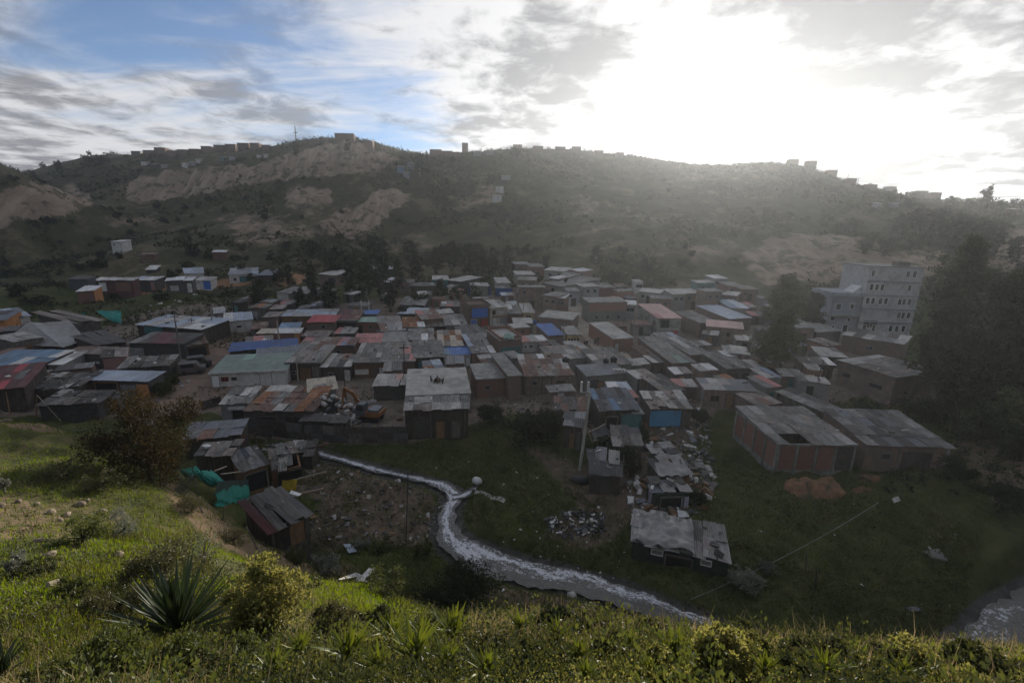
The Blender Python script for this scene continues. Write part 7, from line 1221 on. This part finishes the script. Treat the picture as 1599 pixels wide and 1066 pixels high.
# ---- distant bushes and trees
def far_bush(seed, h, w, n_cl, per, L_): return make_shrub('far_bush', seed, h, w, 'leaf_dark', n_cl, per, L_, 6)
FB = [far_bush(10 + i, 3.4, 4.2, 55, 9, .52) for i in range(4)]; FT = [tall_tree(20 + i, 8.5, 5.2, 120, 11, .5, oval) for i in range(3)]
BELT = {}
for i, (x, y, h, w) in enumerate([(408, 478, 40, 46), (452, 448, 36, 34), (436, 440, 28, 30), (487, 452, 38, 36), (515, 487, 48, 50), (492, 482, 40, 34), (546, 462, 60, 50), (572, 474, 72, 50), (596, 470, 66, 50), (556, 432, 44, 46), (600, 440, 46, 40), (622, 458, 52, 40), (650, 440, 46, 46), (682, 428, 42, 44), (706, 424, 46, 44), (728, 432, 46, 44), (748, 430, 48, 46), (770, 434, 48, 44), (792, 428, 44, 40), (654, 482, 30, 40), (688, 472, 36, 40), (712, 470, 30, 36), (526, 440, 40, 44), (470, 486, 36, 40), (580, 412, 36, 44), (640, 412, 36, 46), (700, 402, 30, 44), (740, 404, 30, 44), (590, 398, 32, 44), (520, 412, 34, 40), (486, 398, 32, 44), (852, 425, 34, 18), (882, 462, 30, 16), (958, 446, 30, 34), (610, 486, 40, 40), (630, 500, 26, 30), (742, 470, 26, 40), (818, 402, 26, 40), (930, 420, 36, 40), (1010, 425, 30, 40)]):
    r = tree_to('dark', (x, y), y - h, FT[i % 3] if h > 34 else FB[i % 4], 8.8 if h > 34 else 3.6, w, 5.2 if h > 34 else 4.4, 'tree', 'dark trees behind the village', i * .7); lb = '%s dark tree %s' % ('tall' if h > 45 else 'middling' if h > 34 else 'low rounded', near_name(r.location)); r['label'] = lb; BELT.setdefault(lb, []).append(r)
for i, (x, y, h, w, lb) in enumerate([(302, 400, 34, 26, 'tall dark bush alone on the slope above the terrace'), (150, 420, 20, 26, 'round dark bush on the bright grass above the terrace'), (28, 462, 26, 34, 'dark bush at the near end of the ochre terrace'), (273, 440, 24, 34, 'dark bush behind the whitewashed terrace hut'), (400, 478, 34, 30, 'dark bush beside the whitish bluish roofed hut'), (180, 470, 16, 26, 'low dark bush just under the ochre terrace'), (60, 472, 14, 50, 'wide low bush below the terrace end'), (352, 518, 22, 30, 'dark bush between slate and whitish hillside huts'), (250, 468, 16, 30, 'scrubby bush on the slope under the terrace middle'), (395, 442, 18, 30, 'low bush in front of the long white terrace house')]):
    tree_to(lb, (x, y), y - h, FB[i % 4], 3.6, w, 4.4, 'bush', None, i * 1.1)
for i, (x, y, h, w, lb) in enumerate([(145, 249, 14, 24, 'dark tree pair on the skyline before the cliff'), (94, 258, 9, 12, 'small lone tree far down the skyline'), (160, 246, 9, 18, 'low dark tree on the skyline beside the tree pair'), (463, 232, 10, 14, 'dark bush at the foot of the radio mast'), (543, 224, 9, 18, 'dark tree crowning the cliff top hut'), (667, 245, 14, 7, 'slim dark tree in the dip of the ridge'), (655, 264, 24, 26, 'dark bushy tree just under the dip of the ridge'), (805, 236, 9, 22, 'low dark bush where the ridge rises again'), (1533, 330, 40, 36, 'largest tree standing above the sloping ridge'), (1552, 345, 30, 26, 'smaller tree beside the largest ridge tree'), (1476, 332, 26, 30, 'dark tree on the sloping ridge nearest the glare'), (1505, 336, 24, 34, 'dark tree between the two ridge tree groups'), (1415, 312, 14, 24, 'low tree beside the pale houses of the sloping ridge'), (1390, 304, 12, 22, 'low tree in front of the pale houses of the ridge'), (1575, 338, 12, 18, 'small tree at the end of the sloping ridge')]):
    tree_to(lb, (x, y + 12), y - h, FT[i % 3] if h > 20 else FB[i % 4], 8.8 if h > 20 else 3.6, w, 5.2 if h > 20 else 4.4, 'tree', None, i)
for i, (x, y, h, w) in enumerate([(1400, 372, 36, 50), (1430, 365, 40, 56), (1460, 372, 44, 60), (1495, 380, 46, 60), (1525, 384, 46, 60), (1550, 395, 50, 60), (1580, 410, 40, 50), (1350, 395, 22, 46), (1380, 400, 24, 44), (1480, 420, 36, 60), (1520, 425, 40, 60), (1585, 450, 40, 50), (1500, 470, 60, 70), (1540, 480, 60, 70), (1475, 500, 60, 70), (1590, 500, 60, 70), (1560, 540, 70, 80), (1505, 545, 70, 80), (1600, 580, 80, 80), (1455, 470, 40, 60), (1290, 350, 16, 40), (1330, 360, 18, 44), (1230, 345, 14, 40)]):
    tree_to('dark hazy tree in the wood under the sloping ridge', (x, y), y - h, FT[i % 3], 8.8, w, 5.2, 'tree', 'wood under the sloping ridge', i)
rg = np.random.default_rng(5); n_ = 0
while n_ < 190:
    x, y = rg.uniform(-10, 1610), rg.uniform(250, 440)
    den = .35 + .65 * (vnoise(np.array([x / 70.]), np.array([y / 34.]), 77)[0] > .5)
    if rg.random() > den or any(inpoly(np.array([x]), np.array([y]), P)[0] for P, s, *_ in CLIFFS[:4]) or inpoly(np.array([x]), np.array([y]), [(0, 440), (500, 425), (500, 480), (0, 480)])[0]: continue
    p = hit(x, y); 
    if p.y < 128 or p.y > 300: continue
    n_ += 1; s = rg.uniform(.55, 1.3); plant('hillside_bush', 'dark bush growing on the far hillside', 'bush', FB[int(rg.integers(0, 4))], None, s, rg.uniform(0, 6), 'bushes on the far hillside', ['leaf_dark', 'leaf_mid', 'leaf_dark'][int(rg.integers(0, 3))], p, s * rg.uniform(.5, 1.1))
# scrub too small to count
def scrub(name, label, pts, rad, per, L_, leaf, seed):
    rg = np.random.default_rng(seed); CC = np.array(pts); V, Fq = clumps_to_leaves(CC + np.array([0, 0, 1]) * rad[:, None] * .4, rad, per, L_, L_ * .6, rg, .5); return tag(obj(name, mesh_np(name, V, Fq), hx(leaf)), label, name, kind='stuff')
def wscat(n, y0, y1, seed, fn, xmax=1.25, ppow=1.0):
    rg = np.random.default_rng(seed); o = []
    while len(o) < n:
        k = 4000; y = y0 + (y1 - y0) * rg.random(k) ** ppow; x = rg.uniform(-xmax, xmax, k) * y; z = ground(x, y); px, py = proj(x, y, z); ok = fn(x, y, z, px, py, rg); o += list(np.stack([x, y, z], 1)[ok])
    return np.array(o[:n])
def cliff_free(x, y, z, px, py, rg):
    ok = (px > -60) & (px < 1660) & (vnoise(x / 18, y / 18, 90) * .7 + vnoise(x / 6, y / 6, 93) * .3 > .5)
    for P, s, *_ in CLIFFS: ok &= ~(inpoly(px, py, P) & (rg.random(len(x)) > .2))
    for P, s in OCHRE: ok &= ~inpoly(px, py, P)
    return ok
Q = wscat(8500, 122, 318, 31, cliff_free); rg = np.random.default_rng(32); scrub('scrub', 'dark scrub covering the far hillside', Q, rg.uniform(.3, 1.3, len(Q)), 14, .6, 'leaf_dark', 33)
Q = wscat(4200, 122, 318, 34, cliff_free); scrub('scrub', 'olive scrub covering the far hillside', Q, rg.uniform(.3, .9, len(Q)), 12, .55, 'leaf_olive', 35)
Q = wscat(1400, 34, 125, 91, lambda x, y, z, px, py, rg: (px > 1380) & (px < 1680) & (py < 800) & (py > 400) & ~((px < 1480) & (py > 640) & (py < 740))); scrub('undergrowth', 'dark undergrowth under and behind the tall trees', Q, rg.uniform(.25, .9, len(Q)), 16, .32, 'leaf_dark', 92)
Q = wscat(900, 70, 124, 36, lambda x, y, z, px, py, rg: (px < 500) & (px > -60) & (py < 545) & (py > 400) & (vnoise(x * .2, y * .2, 14) > .5) & ~inpoly(px, py, OCHRE[0][0])); scrub('scrub', 'scrub on the slope below the ochre terrace', Q, rg.uniform(.25, .9, len(Q)), 16, .35, 'leaf_dark', 37)
Q = wscat(900, 70, 124, 38, lambda x, y, z, px, py, rg: (px < 500) & (px > -60) & (py < 545) & (py > 400) & ~inpoly(px, py, OCHRE[0][0])); scrub('scrub', 'olive tufts on the slope below the ochre terrace', Q, rg.uniform(.2, .6, len(Q)), 12, .3, 'leaf_olive', 39)
_rx = np.random.default_rng(95).uniform(-20, 1620, 420); _rx = _rx[vnoise(_rx / 40, _rx * 0, 96) > .42]; Q = np.array([tuple(hit(float(x), 150.)) for x in _rx]); scrub('scrub', 'dark scrub along the skyline of the ridge', Q, np.random.default_rng(97).uniform(.5, 1.9, len(Q)), 26, .6, 'leaf_dark', 98)
# ---- bushes in the village and the valley
VB = [make_shrub('shrub', 40 + i, 2.0, 2.6, 'leaf_dark', 120, 22, .17, 6) for i in range(3)]
for x, y, w, h, lf, lb in [(822, 690, 100, 62, 'leaf_dark', 'dark bare-looking thicket below the rust roofed house'), (770, 660, 60, 36, 'leaf_dark', 'dark bushes under the plain flat roofed brick house'), (862, 680, 44, 50, 'leaf_dark', 'dark bush beside the black plastic hut'), (715, 640, 30, 30, 'leaf_dark', 'small dark bush beside the timber shed'), (1092, 665, 40, 40, 'leaf_dark', 'thin dark bush at the leaning pole'), (1000, 690, 36, 34, 'leaf_dark', 'dark weeds between wreckage and junk hut'), (950, 720, 60, 50, 'leaf_dark', 'dark shrub mass under the black plastic sheet'), (985, 740, 40, 50, 'leaf_dark', 'dark shrub at the edge of the dark path'), (1090, 790, 44, 36, 'leaf_dark', 'dark greenish bush behind the crumpled shed'), (1160, 915, 76, 40, 'leaf_grey', 'pale grey leafed shrub below the crumpled shed'), (1200, 895, 36, 26, 'leaf_grey', 'small pale grey shrub at the end of the crumpled shed'), (515, 893, 62, 36, 'leaf_grey', 'grey leafed shrub left of the white broken sheet'), (563, 856, 34, 22, 'leaf_grey', 'small grey shrub on the rubble bank'), (600, 862, 40, 24, 'leaf_mid', 'green clump at the end of the rubble bank'), (466, 880, 50, 34, 'leaf_mid', 'green shrub below the lone striped shack'), (660, 865, 40, 30, 'leaf_mid', 'low green clump at the stream edge'), (255, 620, 40, 30, 'leaf_mid', 'green bush beside the dirt road mouth'), (270, 600, 30, 20, 'leaf_mid', 'small green bush at the parked vans'), (1560, 800, 70, 60, 'leaf_dark', 'dark bush on the rubble slope under the tall trees'), (1490, 745, 60, 40, 'leaf_dark', 'dark bush at the corner of the plaster workshop'), (1590, 720, 70, 70, 'leaf_dark', 'dark thicket at the picture edge under tall trees'), (1440, 660, 80, 50, 'leaf_dark', 'dark undergrowth at the foot of the tallest tree'), (1530, 690, 90, 60, 'leaf_dark', 'dark undergrowth beside the rubble slope'), (1350, 655, 70, 40, 'leaf_dark', 'weeds under the stained adobe house'), (1400, 610, 50, 50, 'leaf_dark', 'dark bush hiding the corner of the adobe house'), (1190, 600, 50, 30, 'leaf_dark', 'dark bush at the foot of the grey-green tall tree'), (700, 960, 10, 10, 'leaf_dark', '')]:
    if not lb: continue
    p = hit(x, y, 0, 20); s = px_size(p, w) / 2.9; plant('shrub', lb, 'shrub', VB[(x + y) % 3], None, s, x * .1, None, lf, p, px_size(p, h) / 2.1)
p0 = cp(715, 930, 19.5); pb = gpt(p0[0], p0[1]); plant('shrub', 'big dark bush on the near stream bank', 'shrub', make_shrub('bank_shrub', 55, 2.0, 4.6, 'leaf_dark', 300, 26, .15, 8), None, 1.0, .4, None, 'leaf_dark', pb)
p0 = cp(815, 948, 18.5); plant('shrub', 'smaller dark bush right beside the big one on the bank', 'shrub', VB[1], None, .8, .4, None, 'leaf_dark', gpt(p0[0], p0[1]))
# ---- shrubs on the near hillside
def near_shrub(label, x, y, w, h, leaf, L_=.055, n=200, per=24, lumps=7, aspect=1.0, seed=None, stem='bark', rc=.075):
    p = hit(x, y); W_ = px_size(p, w); H_ = px_size(p, h) * 1.12; return plant('shrub', label, 'shrub', make_shrub('near_shrub', seed or int(x + y), H_, W_, leaf, n, per, L_, lumps, aspect, stem, None, 1.0, rc), None, 1.0, 0, None, leaf, p)
near_shrub('large rounded yellow-green bush beside the big agave', 405, 1010, 150, 142, 'leaf_lime', .075, 420, 26, 9)
near_shrub('smaller grey-green bush next to the large yellow-green one', 528, 1000, 84, 68, 'leaf_olive', .06, 220, 24, 7)
near_shrub('sparse olive bush behind the big agave', 262, 918, 150, 84, 'leaf_olive', .07, 200, 18, 8)
near_shrub('dry pale twiggy bush behind the olive bush', 320, 880, 84, 50, 'leaf_grey', .05, 90, 10, 6)
near_shrub('brownish dark tree-like bush at the edge of the slope', 236, 752, 172, 132, 'leaf_brown', .14, 520, 24, 12)
near_shrub('low green spread of the brownish bush near the fence', 190, 700, 70, 50, 'leaf_olive', .1, 120, 18, 6)
near_shrub('bright lime bush with a thin stem at the slope edge', 1120, 1062, 110, 110, 'leaf_lime', .055, 300, 24, 9)
near_shrub('lower lime clump right beside the bright thin stemmed bush', 1185, 1045, 70, 60, 'leaf_lime', .05, 180, 22, 7)
near_shrub('dull olive clump on the brow behind the lime bush', 1235, 1045, 80, 48, 'leaf_olive', .05, 180, 22, 7)
near_shrub('olive bush on the brow above the stream bend', 925, 1000, 90, 50, 'leaf_olive', .055, 180, 22, 7)
near_shrub('small round lime bush on the brow', 1350, 1058, 46, 48, 'leaf_lime', .045, 120, 22, 5)
near_shrub('bright green bush on the brow below the dark meadow', 1440, 1068, 96, 74, 'leaf_lime', .05, 240, 22, 8)
near_shrub('low green bush at the end of the brow by gravel stream', 1560, 1068, 120, 52, 'leaf_mid', .05, 240, 22, 8)
near_shrub('small lime bush behind the pointed rosettes', 758, 1000, 36, 34, 'leaf_lime', .045, 100, 22, 5)
near_shrub('tall olive shrub covering the brow over the hidden stream', 1290, 1040, 90, 50, 'leaf_olive', .045, 200, 22, 8)
near_shrub('mixed green bushes on the brow before the dark meadow', 1500, 1062, 90, 60, 'leaf_mid', .045, 220, 22, 8)
near_shrub('olive bush on the brow just left of the bright green one', 1395, 1055, 70, 46, 'leaf_olive', .045, 160, 22, 6)
near_shrub('dusty green shrub on the brow above the dark bank bush', 680, 1000, 90, 44, 'leaf_mid', .05, 160, 22, 7)
near_shrub('brownish heath clump on the brow near the stream bend', 1010, 1010, 90, 44, 'leaf_olive', .045, 180, 22, 7)
near_shrub('mid green herb clump under the eroded bank', 130, 850, 90, 36, 'herb_leaf', .07, 120, 20, 7)
near_shrub('dark shrub hanging over the grassy slope', 105, 745, 90, 34, 'leaf_olive', .08, 120, 18, 6)
near_shrub('second dark shrub on the grassy slope near the brown bush', 150, 765, 70, 34, 'leaf_olive', .08, 100, 18, 6)
near_shrub('silver-green herbs on the eroded bank', 195, 832, 80, 34, 'leaf_grey', .06, 90, 16, 6)
near_shrub('grey-green herb at the picture edge below the bank', 20, 900, 50, 50, 'leaf_grey', .06, 80, 16, 5)
near_shrub('pale herb at the picture edge beside the eroded bank', 8, 770, 24, 40, 'leaf_grey', .06, 50, 14, 4)
near_shrub('dense bright herb bank in the corner below the agave', 190, 1078, 220, 62, 'herb_leaf', .055, 420, 26, 10)
near_shrub('mid green herb bank under the large yellow-green bush', 330, 1068, 140, 44, 'leaf_olive', .05, 240, 24, 8)
near_shrub('low green clump at the foot of the brown slope', 470, 925, 70, 34, 'leaf_mid', .08, 120, 18, 6)
near_shrub('dark green clump beside the white broken sheet', 600, 930, 80, 44, 'leaf_mid', .08, 150, 18, 6)
near_shrub('mid green leafy shrub at the bottom right of the agave', 385, 1050, 110, 60, 'leaf_mid', .05, 170, 22, 7)
near_shrub('olive heath bush under the small lime bush', 745, 1040, 90, 50, 'leaf_olive', .05, 170, 22, 7)
near_shrub('yellowish heath bush between the broad rosettes', 600, 1030, 80, 44, 'leaf_lime', .05, 170, 22, 7)
near_shrub('dark green low bush at the bottom middle of the brow', 830, 1062, 110, 48, 'leaf_mid', .05, 170, 22, 7)
near_shrub('pale olive heath bush behind the loose rosette', 950, 1040, 100, 46, 'leaf_olive', .05, 170, 22, 7)
near_shrub('yellow-green heath bush left of the bright lime bush', 1045, 1075, 100, 50, 'leaf_lime', .05, 170, 22, 7)
near_shrub('dark low shrub right under the olive brow clump', 1250, 1078, 90, 44, 'leaf_mid', .05, 170, 22, 7)
near_shrub('olive heath bush right of the small round lime bush', 1375, 1085, 90, 44, 'leaf_olive', .05, 170, 22, 7)
near_shrub('yellowish heath bush at the right end of the brow', 1520, 1090, 100, 50, 'leaf_lime', .05, 170, 22, 7)
near_shrub('grey-green herb clump in front of the big agave', 250, 1055, 120, 40, 'leaf_grey', .05, 170, 22, 7)
near_shrub('dark leafy clump in the corner right of the spiky rosette', 70, 1080, 120, 50, 'herb_leaf', .05, 170, 22, 7)
near_shrub('olive bush on the near slope above the big agave', 180, 960, 110, 44, 'leaf_olive', .05, 170, 22, 7)
near_shrub('low dark bush behind the pale short log', 60, 900, 60, 30, 'leaf_mid', .05, 170, 22, 7)
near_shrub('green herb clump beside the short pale log', 115, 930, 70, 30, 'herb_leaf', .05, 170, 22, 7)
near_shrub('low olive bush on the slope under the brownish bush', 300, 800, 70, 34, 'leaf_olive', .05, 170, 22, 7)
near_shrub('scrubby clump on the bare brown slope', 365, 850, 60, 30, 'leaf_olive', .05, 170, 22, 7)
near_shrub('dry clump on the upper bare brown slope', 290, 770, 50, 24, 'leaf_grey', .05, 170, 22, 7)
near_shrub('dark leafy bush on the brow left of the olive brow bush', 860, 1000, 80, 52, 'leaf_dark', .05, 200, 22, 8)
near_shrub('dark bush on the brow just right of the bright lime bush', 1160, 1020, 70, 50, 'leaf_mid', .05, 200, 22, 8)
near_shrub('ragged dark bush on the brow right of the grey-green bush', 585, 990, 60, 52, 'leaf_mid', .05, 160, 22, 7)
# ---- rosettes and the big agave: every leaf a part
def rosette_leaf(name, L_, W_, droop, seed, n=8):
    V = []
    for i in range(n):
        t = i / (n - 1); w = W_ / 2 * (math.sin(math.pi * min(1, .22 + t * .78)) ** .8) * (1 - t ** 6) + .002; z = L_ * (t * .10 - droop * t * t); x = L_ * t
        V += [(x, -w, z + w * .55), (x, 0, z), (x, w, z + w * .55)]
    Fq = []
    for i in range(n - 1): a = 3 * i; Fq += [(a, a + 3, a + 4, a + 1), (a + 1, a + 4, a + 5, a + 2)]
    return mesh_np(name, V, Fq, True)
def rosette(label, base, wpx, mt, nleaf, ratio, el0=15, el1=82, name='rosette_plant', cat='plant', droop=.12, seed=0, p=None):
    p = hit(*base) if p is None else p; R_ = px_size(p, wpx) * (.56 if 'agave' in name else .72); r = empty(name, p); tag(r, label, cat); rs = random.Random(seed or int(base[0]))
    me = [rosette_leaf('leaf', R_, R_ * ratio, d, k) for k, d in enumerate((droop, droop * .4, droop * 1.8))]
    for i in range(nleaf):
        t = i / (nleaf - 1); el = R(el0 + (el1 - el0) * t ** .8 + rs.uniform(-7, 7)); az = i * 2.39996 + rs.uniform(-.2, .2); s = (1 - .25 * t) * rs.uniform(.8, 1.12)
        obj('leaf', rs.choice(me), hx(mt), r, Matrix.Translation((0, 0, .03)) @ Matrix.Rotation(az, 4, 'Z') @ Matrix.Rotation(-el, 4, 'Y') @ Matrix.Rotation(rs.uniform(-.2, .2), 4, 'X') @ Matrix.Diagonal((s, s, s, 1)))
    return r
rosette('big spiky agave with long narrow leaves', (280, 992), 235, 'agave_leaf', 110, .06, -10, 89, 'agave', 'agave', .04, 3)
for i, (x, y, w, lb) in enumerate([(612, 1012, 70, 'pointed rosette right of the grey-green bush'), (708, 1012, 80, 'pointed rosette left of the small lime bush'), (812, 1005, 56, 'pale rosette right of the small lime bush'), (545, 1050, 96, 'broad rosette under the grey-green bush'), (648, 1055, 100, 'broad bright rosette in the middle of the brow plants'), (760, 1075, 70, 'low rosette cut by the picture bottom near the middle'), (1052, 1048, 84, 'upright green rosette beside the bright lime bush'), (912, 1082, 50, 'small dark rosette tip at the picture bottom'), (870, 1018, 60, 'short rosette in front of the olive brow bush'), (1280, 1075, 70, 'upright rosette between olive clump and small round bush'), (8, 1075, 80, 'dark spiky rosette in the picture corner'), (1010, 1072, 40, 'small rosette left of the upright green one'), (470, 1040, 60, 'small pale rosette left of the broad one'), (590, 1070, 66, 'low rosette between the two broad ones at the bottom'), (700, 1060, 60, 'ragged rosette right of the broad bright one'), (900, 1050, 56, 'loose rosette right of the low middle one'), (980, 1030, 50, 'rosette under the olive brow bush'), (1190, 1078, 60, 'rosette below the lower lime clump'), (1400, 1078, 56, 'rosette below the small round bush'), (660, 1010, 56, 'narrow rosette between the two pointed ones'), (430, 1075, 70, 'rosette in the dark herbs at the picture bottom')]):
    if w: rosette(lb, (x, y), w, 'rosette_leaf' if i != 10 else 'agave_leaf', 28, .13, 34, 86, droop=.16, seed=i + 1, p=hit(x, y) + Vector((0, 0, .14)))
# ---- grass
def blades(pts, per, hmin, hmax, w, leaf, name, label, seed, spread=.08, segs=2, lean=.45):
    rg = np.random.default_rng(seed); n = len(pts) * per; P = np.repeat(np.asarray(pts), per, 0) + np.concatenate([rg.normal(0, spread, (n, 2)), np.zeros((n, 1)) - .01], 1); P[:, 2] = ground(P[:, 0], P[:, 1]) - .01
    a = rg.uniform(0, 6.283, n); H = rg.uniform(hmin, hmax, n) * rg.uniform(.6, 1.1, n); l = rg.normal(0, lean, n) * H; d = np.stack([np.cos(a), np.sin(a), 0 * a], 1); s = np.stack([-np.sin(a), np.cos(a), 0 * a], 1) * (w / 2 * rg.uniform(.7, 1.4, n))[:, None]
    if segs == 2:
        m = P + d * (l * .35)[:, None] + np.array([0, 0, 1]) * (H * .6)[:, None]; t = P + d * l[:, None] + np.array([0, 0, 1]) * (H * .95)[:, None]
        V = np.stack([P - s, P + s, m + s * .8, m - s * .8, t + s * .12, t - s * .12], 1).reshape(-1, 3); k = np.arange(n)[:, None] * 6; Fq = np.concatenate([k + np.array([0, 1, 2, 3]), k + np.array([3, 2, 4, 5])])
    else:
        t = P + d * l[:, None] + np.array([0, 0, 1]) * H[:, None]; V = np.stack([P - s, P + s, t + s * .15, t - s * .15], 1).reshape(-1, 3); Fq = np.arange(n * 4).reshape(n, 4)
    return tag(obj(name, mesh_np(name, V, Fq), hx(leaf)), label, name, kind='stuff')
def polar(n, r0, r1, seed, fn=None, a0=-58, a1=58):
    rg = np.random.default_rng(seed); o = []
    while sum(map(len, o)) < n:
        k = 6000; r = r0 * (r1 / r0) ** rg.random(k); a = np.radians(rg.uniform(a0, a1, k)); x = r * np.sin(a); y = r * np.cos(a); z = ground(x, y); px, py = proj(x, y, z); ok = (px > -80) & (px < 1680) & (py < 1200) & (y > .8)
        if fn is not None: ok &= fn(x, y, z, px, py, rg)
        o.append(np.stack([x, y, z], 1)[ok])
    return np.concatenate(o)[:n]
def not_bare(x, y, z, px, py, rg):
    ok = z > 2.0
    for P, s, *_ in BARE: ok &= ~(inpoly(px, py, P) & (rg.random(len(x)) > .35))
    return ok
patch = lambda f, th, sd: (lambda x, y, z, px, py, rg: not_bare(x, y, z, px, py, rg) & (vnoise(x * f, y * f, sd) > th))
blades(polar(11000, 2.2, 11, 41, patch(.8, .36, 5)), 5, .07, .26, .012, 'grass_blade', 'grass', 'yellow-green grass on the near hillside', 42, .06)
blades(polar(2600, 2.4, 12, 43, patch(.6, .5, 6)), 4, .2, .42, .010, 'grass_dry', 'grass', 'dry grass stalks on the near hillside', 44, .05)
blades(polar(30000, 7, 40, 45, patch(.35, .26, 7)), 4, .06, .2, .03, 'grass_green', 'grass', 'bright green grass on the near slope', 46, .14, 1)
blades(polar(8000, 7, 40, 47, patch(.3, .55, 8)), 4, .08, .3, .025, 'grass_blade', 'grass', 'yellowish grass on the near slope', 48, .14, 1)
blades(polar(170, 5.2, 8.5, 49, patch(.6, .55, 9)), 3, .3, .65, .010, 'grass_dry', 'grass', 'tall dry plumes standing along the brow', 50, .09)
def herbs(n, r0, r1, seed, leaf, L_, per, rad, label, th=.45):
    Q = polar(n, r0, r1, seed, patch(.7, th, seed)); rg = np.random.default_rng(seed + 1); scrub('herbs', label, Q, rg.uniform(.5, 1.3, len(Q)) * rad, per, L_, leaf, seed + 2)
herbs(1300, 2.6, 9, 51, 'herb_leaf', .035, 34, .16, 'small leaved herbs among the near grass'); herbs(1500, 2.6, 9, 54, 'leaf_lime', .03, 34, .17, 'yellow-green heath plants on the brow', .3); herbs(700, 2.6, 10, 57, 'leaf_olive', .03, 30, .18, 'brownish olive plants among the near grass', .5)
herbs(520, 2.8, 9, 80, 'leaf_mid', .045, 60, .3, 'leafy green plants on the brow', .5); herbs(260, 2.8, 9, 83, 'herb_leaf', .06, 50, .34, 'broad leaved plants on the brow', .56); herbs(240, 2.8, 9, 86, 'leaf_dark', .04, 60, .3, 'dark low plants on the brow', .56)
herbs(700, 9, 36, 60, 'leaf_mid', .07, 26, .32, 'low green plants on the near slope', .55); herbs(380, 9, 36, 63, 'leaf_olive', .07, 22, .34, 'low olive plants on the near slope', .5)
def meadow(x, y, z, px, py, rg):
    ok = (z < 4) & (px > 380) & (px < 1640) & (py < 1060)
    for P, s in DIRT: ok &= ~(inpoly(px, py, P) & (rg.random(len(x)) > .06))
    for P, s, *_ in RUBBLE: ok &= ~(inpoly(px, py, P) & (rg.random(len(x)) > .3) & (vnoise(x * .4, y * .4, 19) < .62))
    d, w, zz = line_dist(x, y, SL[::4]); return ok & (d > w * .62 + .3)
Q = wscat(40000, 18, 64, 71, meadow, 1.2); blades(Q, 4, .08, .26, .045, 'grass_valley', 'grass', 'dull green tussock grass on the valley floor', 72, .18, 1, .7)
Q = wscat(5200, 18, 60, 73, lambda *a: meadow(*a) & (vnoise(a[0] * .22, a[1] * .22, 12) > .52), 1.2); scrub('weeds', 'leafy weeds in the valley meadow', Q, np.random.default_rng(74).uniform(.12, .34, len(Q)), 12, .13, 'leaf_mid', 75)
def vill(x, y, z, px, py, rg): return (py < 690) & (py > 440) & (px > 200) & (px < 1450) & (vnoise(x * .18, y * .18, 15) > .62)
Q = wscat(1500, 42, 112, 76, vill, 1.2); scrub('weeds', 'weeds growing between the houses', Q, np.random.default_rng(77).uniform(.15, .5, len(Q)), 14, .2, 'leaf_mid', 78)
# ================================================================== haze
hz_m = bpy.data.materials.new('haze'); hz_m.use_nodes = True; N = NT(hz_m.node_tree); hz_m.node_tree.nodes.clear()
pv = N.n('ShaderNodeVolumePrincipled'); pv.inputs['Color'].default_value = (0.84, 0.90, 0.98, 1); pv.inputs['Density'].default_value = 0.00034; pv.inputs['Anisotropy'].default_value = 0.62
o_ = N.n('ShaderNodeOutputMaterial'); N.put(o_.inputs['Volume'], pv.outputs[0])
zt = float(max(gz[rr < 400].max(), 95) + 14); zb_ = -4.0
hz = MB().box(-620, -420, min(zb_, float(gz.min()) - 1), 620, 620, zt).build('haze', hz_m); tag(hz, 'thin evening haze hanging in the valley', kind='stuff')
for lb, rs_ in BELT.items():
    if len(rs_) == 1: del rs_[0]['group']
